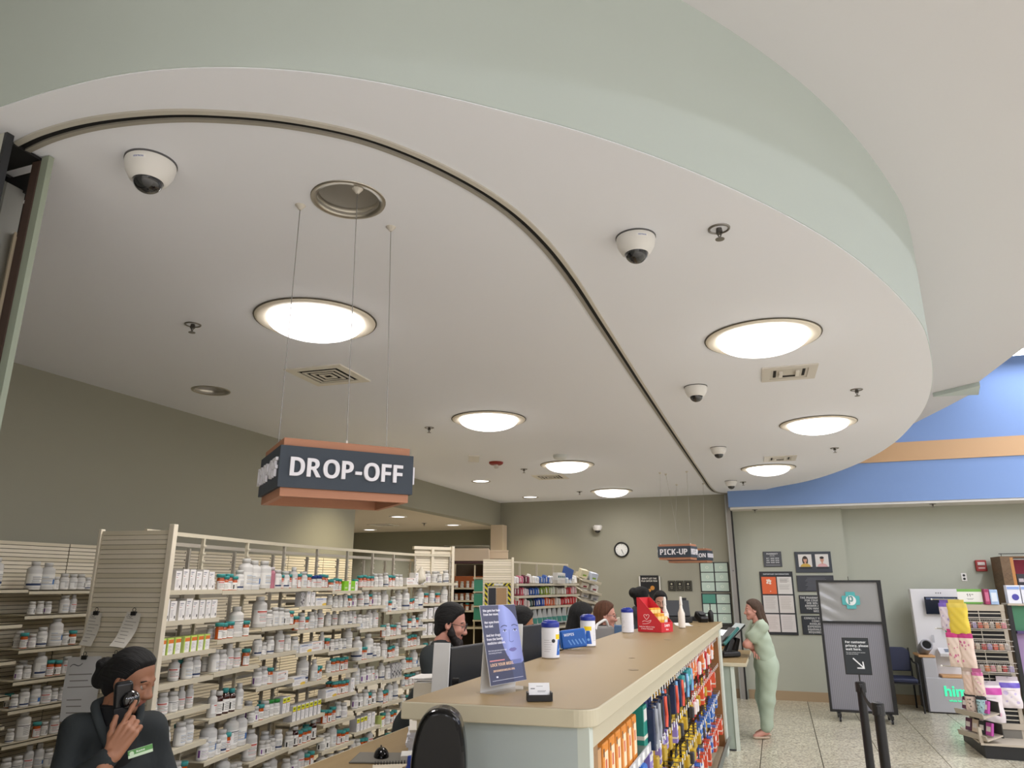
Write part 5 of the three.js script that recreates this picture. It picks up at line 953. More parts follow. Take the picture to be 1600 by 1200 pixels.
// ---------------------------------------------------------------- queue posts and privacy sign
{
  const post = (x, z, label) => {
    const t = thing('belt_stanchion', label, 'stanchion', [x, 0, z]);
    mesh('tube', at(cyl(0.034, 0.034, 0.88, 28), 0, 0.47, 0), mat('#17171a', 0.4), t);
    mesh('base', lathe([[0.0001, 0.03], [0.06, 0.03], [0.15, 0.015], [0.17, 0.004], [0.17, 0], [0.0001, 0]], 40), mat('#17171a', 0.45), t);
    mesh('belt_head', merge([at(cyl(0.042, 0.042, 0.075, 28), 0, 0.945, 0), at(box(0.03, 0.06, 0.1, 0.006), 0, 0.945, 0)]), mat('#202124', 0.45), t);
    mesh('cap', lathe([[0.0001, 0.994], [0.03, 0.99], [0.041, 0.982], [0.0001, 0.98]], 28), mat('#26272a', 0.4), t);
    return t;
  };
  const far = post(0.585, -7.15, 'black queue post carrying the privacy sign, further of two');
  mesh('belt', (() => { const n = 14, pos = [], idx = []; for (let i = 0; i <= n; i++) { const f = i / n, z = -0.05 + f * 1.13, y = 0.945 - 0.06 * Math.sin(f * Math.PI); for (const [dx, dy] of [[-0.001, -0.024], [-0.001, 0.024], [0.001, 0.024], [0.001, -0.024]]) pos.push(dx, y + dy, z); } for (let i = 0; i < n; i++) for (let j = 0; j < 4; j++) { const a = i * 4 + j, b = i * 4 + (j + 1) % 4; idx.push(a, a + 4, b, b, a + 4, b + 4); } const g = new THREE.BufferGeometry(); g.setAttribute('position', new THREE.Float32BufferAttribute(pos, 3)); g.setIndex(idx); g.computeVertexNormals(); return g; })(), mat('#131316', 0.7), far);
  post(0.585, -5.98, 'black queue post without a sign, nearer of two');
  const sg = thing('privacy_sign', 'black sign with white arrow reading For customer privacy please wait here', 'sign', [0.585, 0.994, -7.15], 0.06);
  mesh('stem', at(cyl(0.006, 0.006, 0.08, 10), 0, 0.03, 0), mBlack, sg);
  mesh('frame', at(box(0.21, 0.3, 0.012, 0.004), 0, 0.2, 0), mBlack, sg);
  mesh('print', at(new THREE.PlaneGeometry(0.195, 0.285), 0, 0.2, 0.0068), mat('#ffffff', 0.5, { map: canvasTex(320, 468, (g) => {
    g.fillStyle = '#1f262b'; g.fillRect(0, 0, 320, 468); g.fillStyle = '#eceeee'; g.font = 'bold 42px sans-serif'; g.fillText('For customer', 24, 62); g.fillText('privacy, please', 24, 110); g.fillText('wait here.', 24, 158); g.font = '17px sans-serif'; g.fillText('The next available team member', 24, 192); g.fillText('will help you shortly.', 24, 213);
    g.strokeStyle = '#e8eaea'; g.lineWidth = 17; g.beginPath(); g.moveTo(104, 262); g.lineTo(228, 384); g.stroke(); g.beginPath(); g.moveTo(226, 306); g.lineTo(234, 392); g.lineTo(146, 392); g.stroke();
  }) }), sg);
}

// ---------------------------------------------------------------- waiting chair
{
  const t = thing('waiting_chair', 'navy waiting chair with black arms and legs against the right wall', 'chair', [1.56, 0, -12.6], 0.0);
  const navy = mat('#1f2540', 0.45), leg = mat('#17181c', 0.45);
  const bs = new THREE.Shape(); bs.moveTo(-0.2, 0); bs.lineTo(0.2, 0); bs.lineTo(0.21, 0.24); bs.quadraticCurveTo(0.2, 0.31, 0.12, 0.315); bs.lineTo(-0.12, 0.315); bs.quadraticCurveTo(-0.2, 0.31, -0.21, 0.24); bs.lineTo(-0.2, 0);
  mesh('backrest', at(new THREE.ExtrudeGeometry(bs, { depth: 0.035, bevelEnabled: true, bevelThickness: 0.012, bevelSize: 0.012, bevelSegments: 3 }), 0, 0.53, -0.27, -0.12), navy, t);
  mesh('seat', at(box(0.46, 0.06, 0.46, 0.025), 0, 0.43, -0.02), navy, t);
  for (const s of [-1, 1]) {
    mesh('arm', tube([[s * 0.25, 0.45, 0.18], [s * 0.255, 0.64, 0.16], [s * 0.255, 0.66, 0.08], [s * 0.25, 0.66, -0.2], [s * 0.24, 0.7, -0.28]], 0.013, 8), leg, t);
    mesh('leg', tube([[s * 0.25, 0.45, 0.18], [s * 0.25, 0.2, 0.21], [s * 0.25, 0.004, 0.23]], 0.012, 8), leg, t);
    mesh('leg', tube([[s * 0.22, 0.85, -0.31], [s * 0.22, 0.45, -0.22], [s * 0.23, 0.004, -0.3]], 0.012, 8), leg, t);
  }
  mesh('seat_frame', merge([at(box(0.48, 0.02, 0.02), 0, 0.39, 0.18), at(box(0.46, 0.02, 0.02), 0, 0.39, -0.2)]), leg, t);
}

// ---------------------------------------------------------------- health kiosk
{
  const t = thing('health_kiosk', 'white and grey self-service kiosk with a screen, arm cuff and glowing green lettering', 'kiosk', [2.27, 0, -12.75]);
  const wh = mat('#d6d4d4', 0.4), gr = mat('#b3b2b4', 0.5), oak = mat('#c79a6a', 0.55);
  const tower = new THREE.Shape([new THREE.Vector2(-0.36, 0.4), new THREE.Vector2(0.36, 0.4), new THREE.Vector2(0.36, 1.7), new THREE.Vector2(-0.36, 1.7)]);
  mesh('tower', at(new THREE.ExtrudeGeometry(tower, { depth: 0.14, bevelEnabled: true, bevelThickness: 0.01, bevelSize: 0.01, bevelSegments: 2 }), 0, 0, -0.12, -0.03), wh, t);
  mesh('screen', at(box(0.44, 0.25, 0.012), 0.02, 1.475, 0.046, -0.03), mat('#151a28', 0.15), t);
  mesh('screen_bar', at(box(0.4, 0.03, 0.002), 0.02, 1.575, 0.053, -0.03), mat('#3a4763', 0.3), t);
  mesh('camera_dots', merge([-0.03, 0.0, 0.03].map((x) => at(cyl(0.008, 0.008, 0.006, 10), x, 1.655, 0.036, Math.PI / 2))), mDark, t);
  const ringT = new THREE.TorusGeometry(0.11, 0.009, 8, 40); mesh('emblem_ring', at(ringT, 0.12, 1.16, 0.04), mat('#2c7a3c', 0.4), t);
  const face = merge([at(new THREE.SphereGeometry(0.016, 12, 8), 0.085, 1.18, 0.04), at(new THREE.SphereGeometry(0.016, 12, 8), 0.155, 1.18, 0.04), at(new THREE.TorusGeometry(0.055, 0.007, 8, 20, 2.4), 0.12, 1.155, 0.04, 0, 0, Math.PI + 0.37)]); mesh('emblem_face', face, mat('#2c7a3c', 0.4), t);
  mesh('sensor_strip', at(box(0.03, 0.11, 0.01), -0.16, 1.0, 0.043), gr, t);
  mesh('lower_cabinet', merge([at(box(0.74, 0.46, 0.5, 0.008), 0, 0.245, 0.0)]), gr, t);
  mesh('plinth', at(box(0.72, 0.03, 0.48), 0, 0.015, 0), mBlack, t);
  mesh('side_arm', at(box(0.17, 0.3, 0.48, 0.008), -0.285, 0.6, 0.0), gr, t);
  mesh('side_panel', at(box(0.02, 0.72, 0.62, 0.004), -0.38, 0.37, -0.06), mat('#4a4a4e', 0.5), t);
  mesh('arm_rest', at(box(0.22, 0.03, 0.5, 0.008), -0.31, 0.765, 0.0), oak, t);
  mesh('seat_ledge', at(box(0.5, 0.035, 0.3, 0.008), 0.1, 0.495, 0.09), oak, t);
  mesh('cuff', at(lathe([[0.055, -0.11], [0.078, -0.12], [0.085, -0.1], [0.085, 0.1], [0.078, 0.12], [0.055, 0.11], [0.05, 0]], 32), -0.3, 0.88, 0.12, 1.15, 0, -0.12), mat('#8d8c90', 0.35), t);
  mesh('cuff_bore', at(cyl(0.058, 0.058, 0.222, 24), -0.3, 0.88, 0.12, 1.15, 0, -0.12), mat('#020202', 0.9), t);
  mesh('tray', at(box(0.3, 0.05, 0.2, 0.006), 0.02, 0.82, 0.12, 0.35), wh, t); mesh('tray_pad', at(box(0.14, 0.004, 0.1), 0.02, 0.846, 0.13, 0.35), mat('#6f7886', 0.4), t);
  const glow = mat('#49e0a4', 0.5, { emissive: 0x2fe0a0, emissiveIntensity: 0.75 });
  const L = letters('him', 0.13, 0.006); L.gs.forEach((g) => mesh('letter', g, glow, t, [0.0, 0.235, 0.253]));
  const L2 = letters('whole health', 0.026, 0.004); L2.gs.forEach((g) => mesh('letter', g, glow, t, [0.0, 0.165, 0.253]));
  const kl = new THREE.RectAreaLight(0x2fe0a0, 0.75, 0.3, 0.16); kl.name = 'letter_lamp'; kl.position.set(0.0, 0.25, 0.275); kl.rotation.y = Math.PI; t.add(kl);
}

// ---------------------------------------------------------------- baby goods rack at the right edge
{
  const t = thing('display_rack', 'grey display rack with slotted black back and wire baskets at the right edge', 'rack', [1.92, 0, -9.58]);
  const bm = mat('#b9ae9c', 0.5, {}), wireM = metal('#b8b2a6', 0.4);
  mesh('plinth', slab([[0, 0], [0.57, 0], [0.57, -0.95], [-0.01, -0.95]].map(([x, z]) => [x, z]), 0.0, 0.13), mBlack, t);
  mesh('plinth_top', span(-0.03, 0.13, -0.95, 0.52, 0.15, 0.02), bm, t);
  mesh('back_board', span(0.0, 0.24, -0.42, 0.47, 1.52, -0.4), mat('#141416', 0.6), t);
  mesh('post', span(-0.02, 0.13, -0.42, 0.02, 1.5, -0.38), bm, t); mesh('post', span(0.46, 0.13, -0.42, 0.5, 1.53, -0.38), bm, t);
  mesh('post', span(-0.03, 0.13, -0.06, 0.0, 0.3, 0.0), bm, t);
  mesh('header', span(-0.02, 1.49, -0.43, 0.5, 1.56, -0.37), bm, t);
  mesh('base_rail', span(-0.02, 0.24, -0.43, 0.5, 0.3, -0.37), bm, t);
  mesh('base_cavity', span(0.02, 0.15, -0.4, 0.46, 0.24, -0.38), mat('#77736a', 0.6), t);
  for (let k = 0; k < 25; k++) mesh('slat', box(0.44, 0.012, 0.012), wireM, t, [0.24, 0.335 + k * 0.047, -0.39]);
  mesh('mullion', span(0.235, 0.3, -0.386, 0.243, 1.5, -0.38), wireM, t);
  const basket = (y, lab) => {
    const b = thing('wire_basket', lab, 'basket', [1.92, y, -9.58]);
    const ws = []; for (let k = 0; k <= 26; k++) { const x = 0.02 + k * 0.0172; ws.push(rod([x, 0, -0.2], [x, 0.105, -0.19], 0.0022, 4)); } for (const yy of [0, 0.05, 0.105]) ws.push(rod([0.0, yy, -0.2], [0.485, yy, -0.2], 0.0035, 5));
    tag(mesh('front_wires', merge(ws), wireM, b), null, null, null, 'stuff');
    const fl = []; for (let k = 0; k <= 9; k++) fl.push(rod([0.0, 0.002, -0.2 - k * 0.018], [0.46, 0.002, -0.2 - k * 0.018], 0.002, 4)); for (const x of [0.0, 0.485]) for (const yy of [0, 0.1]) fl.push(rod([x, yy, -0.365], [x, yy, -0.2], 0.003, 4));
    tag(mesh('floor_wires', merge(fl), wireM, b), null, null, null, 'stuff');
    for (let k = 0; k < 8; k++) {
      const o = thing('baby_spoon_pack', ['coral', 'peach', 'pale grey', 'orange', 'pink', 'cream', 'red', 'lilac'][(k + Math.round(y * 10)) % 8] + ' small pack in the ' + lab.split(' ')[0] + ' wire basket', 'pack', [1.92 + 0.04 + k * 0.057, y + 0.0045, -9.58 - 0.26 - rnd() * 0.03], rr(-0.3, 0.3), 'small packs in the wire baskets');
      const c = ['#d8604e', '#e0a98a', '#b9b4ae', '#d9824a', '#d88a96', '#d6cbb4', '#b93a3a', '#a79bc4'][(k + Math.round(y * 10)) % 8];
      mesh('pack_body', at(box(0.045, 0.06, 0.04, 0.008), 0, 0.03, 0), mat(c, 0.5), o); mesh('pack_top', at(box(0.03, 0.012, 0.02, 0.004), 0, 0.064, 0), mat('#d9d4cb', 0.5), o);
    }
  };
  basket(1.3, 'uppermost wire basket of small baby packs on the rack');
  basket(1.07, 'middle wire basket of small baby packs on the rack');
  basket(0.84, 'lowest wire basket of small baby packs on the rack');
  // large hanging bags
  const puffy = (w, h, d) => { const g = new THREE.BoxGeometry(w, h, d, 12, 16, 3); const p = g.attributes.position; for (let i = 0; i < p.count; i++) { const x = p.getX(i) / w * 2, y = p.getY(i) / h * 2, z = p.getZ(i); const f = Math.pow(Math.max(0, 1 - x * x), 0.45) * Math.pow(Math.max(0, 1 - y * y * 0.96), 0.35); p.setZ(i, z * (0.12 + f) + 0.004 * Math.sin(x * 7 + y * 9)); p.setX(i, p.getX(i) * (1 - 0.04 * Math.cos(y * 5))); } g.computeVertexNormals(); return g; };
  const bag = (x, y, z, w, h, band, spot, label, turn = 0) => {
    const o = thing('diaper_bag', label, 'bag', [x, y, z], turn);
    const tx = canvasTex(192, 256, (g) => { g.fillStyle = '#e6dcdc'; g.fillRect(0, 0, 192, 256); g.fillStyle = band; g.fillRect(0, 16, 192, 48); g.fillStyle = spot; g.globalAlpha = 0.55; for (const [a, b2, r] of [[58, 110, 22], [140, 120, 12], [150, 200, 14], [60, 190, 10], [100, 150, 7]]) { g.beginPath(); g.arc(a, b2, r, 0, 7); g.fill(); } g.globalAlpha = 1; g.fillStyle = '#b8a5a8'; g.fillRect(70, 84, 70, 5); });
    mesh('bag_body', at(puffy(w, h, 0.09), 0, -h / 2, 0), mat('#ffffff', 0.4, { map: tx }), o);
    mesh('header_seal', at(box(w * 0.95, 0.05, 0.006), 0, 0.02, 0), mat('#c9bfc6', 0.4), o);
    mesh('hang_hook', merge([rod([0, 0.03, -0.09], [0, 0.035, 0.05], 0.003, 5)]), mSteel, o);
  };
  bag(2.1, 0.7, -9.86, 0.25, 0.38, '#c84aa0', '#e59ab8', 'white bag with a pink band hanging at the bottom of the rack');
  bag(2.31, 0.75, -9.9, 0.22, 0.28, '#6a55b8', '#b0a0d8', 'white bag with a purple band hanging beside the pink one');
  // clothes and packs hanging on the left side of the rack
  const side = (x, y, z, w, h, c, top, label) => {
    const o = thing('hanging_garment', label, 'garment', [x, y, z], -0.5);
    const tx = canvasTex(96, 160, (g) => { g.fillStyle = c; g.fillRect(0, 0, 96, 160); g.fillStyle = top; g.fillRect(0, 0, 96, 22); g.globalAlpha = 0.6; for (let i = 0; i < 9; i++) { g.beginPath(); g.arc(12 + rnd() * 72, 34 + rnd() * 110, 3 + rnd() * 4, 0, 7); g.fill(); } g.globalAlpha = 1; });
    mesh('garment_body', at(puffy(w, h, 0.07), 0, -h / 2, 0), mat('#ffffff', 0.7, { map: tx }), o);
    mesh('header_card', at(box(w * 0.8, 0.05, 0.008), 0, 0.015, 0), mat(top, 0.6), o);
    mesh('hang_wire', rod([0, 0.03, -0.05], [0, 0.055, 0.02], 0.003, 5), mSteel, o);
  };
  side(1.78, 1.58, -9.7, 0.13, 0.3, '#d9cdd4', '#7a62b8', 'pale garment with a purple header hanging left of the rack');
  side(1.88, 1.58, -9.62, 0.2, 0.33, '#e0c648', '#d9c35a', 'yellow patterned garment hanging at the rack corner');
  side(1.81, 1.26, -9.66, 0.15, 0.36, '#e3cfc0', '#c43a7c', 'cream garment with a magenta header, left of a pair');
  side(1.91, 1.26, -9.6, 0.15, 0.36, '#e0cabb', '#b53374', 'cream garment with a magenta header, right of a pair');
  side(1.90, 0.85, -9.72, 0.11, 0.24, '#d9bfae', '#d8c8bc', 'small cream pack hanging under the garments, left one');
  side(1.98, 0.85, -9.66, 0.11, 0.24, '#dcc6b8', '#c86a9a', 'small cream pack hanging under the garments, right one');
  side(1.89, 0.62, -9.74, 0.1, 0.2, '#c9b4a6', '#1c1c1e', 'small pack with a black header above the tilted trays, left one');
  side(1.98, 0.6, -9.66, 0.1, 0.2, '#9fc0c4', '#1c1c1e', 'small pack with a black header above the tilted trays, right one');
  for (const [y, l] of [[1.62, 'upper'], [1.3, 'middle'], [0.9, 'lower']]) { const r = thing('hang_bar', l + ' wire bar for hanging goods on the side of the rack', 'bar', [1.9, y, -9.75]); mesh('bar', rod([0.02, 0, 0.1], [-0.24, 0, 0.02], 0.006, 6), wireM, r); mesh('bar_tip', at(new THREE.SphereGeometry(0.01, 10, 8), -0.24, 0, 0.02), mWhite, r); }
  // tilted trays at the foot of the side
  for (const [y, l] of [[0.42, 'upper'], [0.2, 'lower']]) {
    const tr = thing('tilted_tray', l + ' tilted tray of packs at the foot of the rack side', 'tray', [1.94, y, -9.76], -1.1);
    mesh('tray_floor', at(box(0.42, 0.012, 0.2), 0, 0, 0, 0.25), bm, tr); mesh('tray_lip', at(box(0.42, 0.05, 0.01), 0, 0.0, 0.1, 0.25), mat('#a89f90', 0.5), tr); mesh('tray_back', at(box(0.42, 0.14, 0.01), 0, 0.07, -0.1), mat('#3a3833', 0.6), tr);
    for (let k = 0; k < 4; k++) { const o = thing('tray_pack', ['plum', 'cream', 'black', 'magenta'][k] + ' pack standing in the ' + l + ' tilted tray', 'pack', [1.94, y + 0.012, -9.76], -1.1); mesh('pack_body', at(box(0.085, 0.13, 0.03, 0.006), -0.15 + k * 0.1, 0.07, 0, -0.2), mat(['#5a2f4a', '#cdb9a2', '#222226', '#b04a98'][k], 0.5), o); mesh('pack_label', at(box(0.06, 0.05, 0.032), -0.15 + k * 0.1, 0.07, 0, -0.2), mat('#d8cfc9', 0.6), o); }
  }
  // price card and packs on top
  const pc = thing('price_card', 'white and green price card standing on the rack header', 'price card', [2.1, 1.562, -9.97]);
  mesh('card_face', at(box(0.25, 0.16, 0.006), 0, 0.09, 0), mat('#ffffff', 0.6, { map: canvasTex(256, 160, (g) => { g.fillStyle = '#e4e3dc'; g.fillRect(0, 0, 256, 160); g.fillStyle = '#6fa84a'; g.fillRect(0, 0, 256, 30); g.fillRect(0, 144, 256, 16); g.fillStyle = '#4c4c4a'; g.font = 'bold 44px sans-serif'; g.textAlign = 'center'; g.fillText('11', 118, 84); g.font = 'bold 20px sans-serif'; g.fillText('99', 156, 68); g.fillRect(90, 104, 76, 3); g.fillRect(100, 114, 56, 3); }) }), pc); mesh('card_foot', at(box(0.2, 0.012, 0.04), 0, 0.006, 0), mat('#5c8a3e', 0.5), pc);
  const pk = (x, w, h, c1, c2, label) => { const o = thing('boxed_pack', label, 'box', [x, 1.562, -9.98]); mesh('box_body', at(box(w, h, 0.1, 0.004), 0, h / 2, 0), mat(c1, 0.5), o); mesh('printed_panel', at(box(w * 0.7, h * 0.6, 0.002), 0, h * 0.5, 0.051), mat(c2, 0.5), o); };
  pk(2.265, 0.05, 0.17, '#9a2f5a', '#c46a8a', 'narrow maroon box beside the price card'); pk(2.335, 0.08, 0.165, '#9fb8d8', '#d6dee8', 'pale blue box beside the maroon one');
  // next bay to the right
  const nb = thing('merchandise_bay', 'green and purple gondola panel running past the right edge', 'panel', [2.46, 0, -9.96]);
  mesh('plinth', span(0.045, 0, -0.57, 0.74, 0.13, 0.38), mBlack, nb); mesh('plinth_top', span(0.0, 0.131, -0.57, 0.74, 0.148, 0.38), mat('#b9ae9c', 0.5), nb);
  mesh('edge_upright', span(-0.01, 0.14, -0.03, 0.03, 1.56, 0.03), mBlack, nb); mesh('green_sign', span(0.035, 1.28, -0.02, 0.6, 1.55, 0), mat('#3f7a58', 0.5), nb); mesh('purple_board', span(0.035, 0.8, -0.02, 0.6, 1.26, 0), mat('#9a82a8', 0.6), nb); mesh('teal_board', span(0.035, 0.15, -0.02, 0.6, 0.8, 0), mat('#4f7f92', 0.6), nb);
  mesh('shelf_lip', span(0.035, 1.25, -0.02, 0.6, 1.28, 0.06), mat('#4a3a68', 0.5), nb); mesh('top_shelf', span(-0.01, 1.555, -0.2, 0.6, 1.575, 0.06), bm, nb);
  for (let k = 0; k < 3; k++) { const o = thing('spray_box', 'white carton with purple print on top of the green panel, ' + ordinal(k) + ' from the left', 'box', [2.53 + k * 0.14, 1.5755, -9.96]); mesh('carton', at(box(0.13, 0.2, 0.1, 0.003), 0, 0.1, 0), mat('#dfe0e8', 0.5), o); mesh('print', at(cyl(0.035, 0.035, 0.002, 20), 0.01, 0.07, 0.051, Math.PI / 2), mat('#4a45a0', 0.5), o); mesh('blue_band', at(box(0.12, 0.03, 0.002), 0, 0.17, 0.051), mat('#8aa4d8', 0.5), o); }
  // wooden shelf unit beyond
  const ws = thing('wall_display', 'tall wooden shelf unit with a pink interior beyond the rack', 'shelving', [3.14, 0, -12.7]);
  mesh('end_panel', span(-0.02, 0, -0.4, 0.1, 2.16, 0.12), mat('#ffffff', 0.6, { map: woodTex('#6b5338', '#4a3725', 1) }), ws); mesh('edge_strip', span(0.1, 0, 0.05, 0.14, 2.16, 0.12), mat('#b57a3e', 0.5), ws);
  mesh('pink_back', span(0.14, 0, -0.4, 1.4, 2.14, -0.36), mat('#c94f6a', 0.6), ws); for (const y of [0.6, 1.0, 1.4, 1.75]) mesh('shelf', span(0.14, y, -0.38, 1.4, y + 0.02, 0.08), mat('#7a3a48', 0.6), ws); mesh('top_board', span(-0.02, 2.16, -0.4, 1.4, 2.18, 0.12), mat('#6b5338', 0.6), ws); mesh('top_rack', merge([rod([0.0, 2.22, 0], [0.6, 2.22, 0], 0.006, 5), rod([0.03, 2.18, 0], [0.03, 2.22, 0], 0.005, 5), rod([0.35, 2.18, 0], [0.35, 2.25, 0], 0.005, 5)]), mBlack, ws);
  for (let k = 0; k < 4; k++) { const o = thing('cosmetic_box', ['black', 'white', 'cream', 'rose'][k] + ' cosmetic box in the pink shelf unit', 'box', [3.36 + k * 0.12, 1.77, -12.72]); mesh('box_body', at(box(0.1, 0.16 - (k % 2) * 0.05, 0.1, 0.004), 0, 0.08 - (k % 2) * 0.025, 0), mat(['#2c2a30', '#d9d4d4', '#cfc3b4', '#b5606e'][k], 0.5), o); mesh('label_face', at(box(0.06, 0.05, 0.102), 0, 0.07, 0), mat('#b9b0b4', 0.5), o); }
}
// ---------------------------------------------------------------- second gondola: slatted end panel with hazard notice, shelves of bagged goods
{
  const t = thing('shelving_gondola', 'second almond gondola with a slatted end, bagged goods and hanging prescription bags', 'shelving');
  const pc = [-2.86, -7.48], turn = 0.37, sm = mat('#cbc2ab', 0.5);
  const P = mesh('end_panel', span(-0.16, 0, -0.02, 0.15, 2.05, -0.008), mat('#80786a', 0.7), t, [pc[0], 0, pc[1]], [0, turn, 0]);
  for (let k = 0; k < 34; k++) mesh('slat', slatGeo(0.31), k % 3 ? mAlmond : mAlmondDark, P, [-0.005, 2.04 - k * 0.0245, 0]);
  const low = []; for (let k = 34; k < 82; k++) low.push(at(slatGeo(0.31), -0.005, 2.04 - k * 0.0245, 0)); tag(mesh('lower_slats', merge(low), mAlmond, P), null, null, null, 'stuff');
  mesh('end_post', at(box(0.026, 2.07, 0.03, 0.003), 0.163, 1.035, 0), mAlmond, t, [pc[0], 0, pc[1]], [0, turn, 0]);
  const SP = [[-2.83, -7.56], [-2.79, -8.0], [-2.73, -8.45], [-2.65, -8.88], [-2.56, -9.25]];
  mesh('top_rail', sweep(SP, [[-0.009, 2.02], [-0.009, 2.04], [0.009, 2.04], [0.009, 2.02]]), sm, t);
  mesh('back_sheet', sweep(SP.map(([x, z]) => [x - 0.05, z]), [[0, 0.1], [0, 1.85], [0.004, 1.85], [0.004, 0.1]]), mat('#4b473f', 0.7), t);
  mesh('kick_base', sweep(SP, [[-0.14, 0], [-0.14, 0.12], [0.16, 0.12], [0.16, 0]]), mat('#5d574c', 0.7), t);
  for (const [x, z] of SP) mesh('upright', at(box(0.02, 2.0, 0.014), x, 1.02, z), mat('#b7b0a2', 0.5), t);
  const LV = [1.795, 1.665, 1.54, 1.3, 1.06, 0.8, 0.5];
  for (const y of LV) { mesh('shelf', sweep(SP, [[-0.02, y - 0.008], [-0.02, y], [0.165, y], [0.165, y - 0.025], [0.16, y - 0.025], [0.16, y - 0.008]]), sm, t); }
  // side brackets that stick out beside the end panel
  for (const y of [1.77, 1.64, 1.52]) mesh('shelf_end', at(box(0.1, 0.05, 0.004), -2.7, y, -7.57), mat('#d8d2c2', 0.5), t);
  const pts = (n) => { const c = new THREE.CatmullRomCurve3(SP.map(([x, z]) => V(x + 0.11, 0, z))); return c.getSpacedPoints(n); };
  const rowsC = [
    ['#e3dfe0', '#c86a86', '#6a2f3f', '#e6e3de', '#dfe2e8', '#4a6cab', '#3f62a8', '#d9dbe2', '#dcd6c4', '#e2ddca', '#cdd6e0', '#e8e6e0'],
    ['#8a3646', '#b84a5c', '#d8c4cc', '#2f57a0', '#3b68b4', '#7f9a3c', '#9aa84a', '#c9d0b4', '#c2bba8', '#d6d0c4', '#c44a50', '#d9b6b4'],
    ['#b52a30', '#c43b3f', '#dccac6', '#2c5a58', '#23469c', '#2d54b0', '#d9603a', '#d8805e', '#dcd4c8', '#b83436', '#c8403f', '#d44a48'],
  ];
  const rn = ['top', 'middle', 'lower'];
  const pouchG = box(0.05, 0.085, 0.07, 0.012), clipG = box(0.04, 0.02, 0.05, 0.006);
  rowsC.forEach((base, r) => { const cs = base.flatMap((c) => [c, c]), q = pts(cs.length); cs.forEach((c, i) => {
    const y = LV[r] + 0.0005, o = thing('medicine_pouch', { '#b': 'red', '#c': 'rosy', '#d': 'pale', '#e': 'white', '#2': 'blue', '#3': 'blue', '#4': 'blue', '#6': 'maroon', '#7': 'green', '#8': 'maroon', '#9': 'olive' }[c.slice(0, 2)] + ' bagged pouch, ' + ordinal(i) + ' on the ' + rn[r] + ' shelf of the second gondola', 'pouch', [q[i].x, y, q[i].z - 0.02], Math.PI / 2 + rr(-0.2, 0.2), 'bagged pouches on the second gondola');
    o.scale.set(rr(0.75, 1.1), rr(0.75, 1.12), rr(0.7, 1.1)); const pc2 = new THREE.Color(c).offsetHSL(0, 0, rr(-0.07, 0.05)); mesh('pouch_body', at(pouchG, 0, 0.043, 0, rr(-0.12, 0.1), 0, rr(-0.2, 0.2)), mat(pc2, 0.4), o); mesh('white_label', at(box(0.026, 0.05, 0.002), rr(-0.008, 0.008), 0.045, 0.0365, 0, 0, rr(-0.3, 0.3)), mat('#d3cfc8', 0.5), o); mesh('pouch_top', at(clipG, 0, 0.082, 0, 0.2, 0, rr(-0.3, 0.3)), mat(c, 0.5), o);
  }); });
  // hanging clear prescription bags with teal lower halves
  const q = pts(13);
  for (let i = 0; i < 13; i++) {
    const o = thing('prescription_bag', 'clear hanging bag with teal lower half, ' + ordinal(i) + ' of the row under the pouches', 'bag', [q[i].x + 0.02, 1.51, q[i].z], Math.PI / 2 - 0.9 + rr(-0.15, 0.15), 'prescription bags hanging on the second gondola');
    const bag = new THREE.Shape(); bag.moveTo(-0.012, 0); bag.lineTo(0.02, 0); bag.lineTo(0.045, -0.17); bag.lineTo(-0.045, -0.17); bag.lineTo(-0.012, 0);
    mesh('bag_film', new THREE.ExtrudeGeometry(bag, { depth: 0.02, bevelEnabled: true, bevelThickness: 0.004, bevelSize: 0.004, bevelSegments: 1 }), mat('#b4b6b2', 0.3), o);
    mesh('bag_contents', at(box(0.078, 0.07, 0.03, 0.008), 0, -0.125, 0.01), mat('#3f8577', 0.45), o); mesh('bag_clip', at(box(0.03, 0.014, 0.02), 0.004, 0.0, 0.01), mWhite, o);
  }
  // notice with hazard tape
  const hz = thing('hazard_notice', 'dark and brown notice framed with yellow and black hazard tape on the slatted end', 'notice', [pc[0] + 0.005, 1.55, pc[1] + 0.012], turn);
  const tape = canvasTex(256, 32, (g) => { g.fillStyle = '#d3c62a'; g.fillRect(0, 0, 256, 32); g.fillStyle = '#16160f'; for (let i = -1; i < 8; i++) { g.beginPath(); g.moveTo(i * 44, 32); g.lineTo(i * 44 + 22, 32); g.lineTo(i * 44 + 48, 0); g.lineTo(i * 44 + 26, 0); g.fill(); } });
  const tm = mat('#ffffff', 0.5, { map: tape });
  mesh('tape_top', at(box(0.28, 0.03, 0.002), 0, 0.235, 0), tm, hz); mesh('tape_side', at(box(0.32, 0.03, 0.002), -0.125, 0.08, 0.0005, 0, 0, Math.PI / 2), tm, hz); mesh('tape_side', at(box(0.32, 0.03, 0.002), 0.125, 0.08, 0.0005, 0, 0, Math.PI / 2), tm, hz);
  mesh('white_slip', at(box(0.1, 0.022, 0.002), 0.01, 0.235, 0.002), mat('#d8d6d0', 0.6), hz); mesh('dark_sheet', at(box(0.08, 0.24, 0.003), -0.06, 0.08, 0.002), mat('#2a2c33', 0.6), hz); mesh('brown_sheet', at(box(0.11, 0.24, 0.003), 0.04, 0.08, 0.003), mat('#a98a66', 0.7), hz);
  // paper pinned lower on the panel
  const lf = thing('pinned_paper', 'white paper strip pinned below the hazard notice', 'paper', [pc[0] + 0.06, 1.42, pc[1] + 0.03], turn); mesh('sheet', at(box(0.1, 0.08, 0.002), 0, 0, 0, -0.2), mat('#d9d6ce', 0.7), lf); mesh('pin', at(new THREE.SphereGeometry(0.005, 8, 6), 0, 0.035, 0.01), mDark, lf);
  // sloping trays on the curved end
  const tr = thing('sloping_trays', 'stack of sloping almond trays at the curved end of the second gondola', 'trays', [-2.35, 0, -9.48], 0.75);
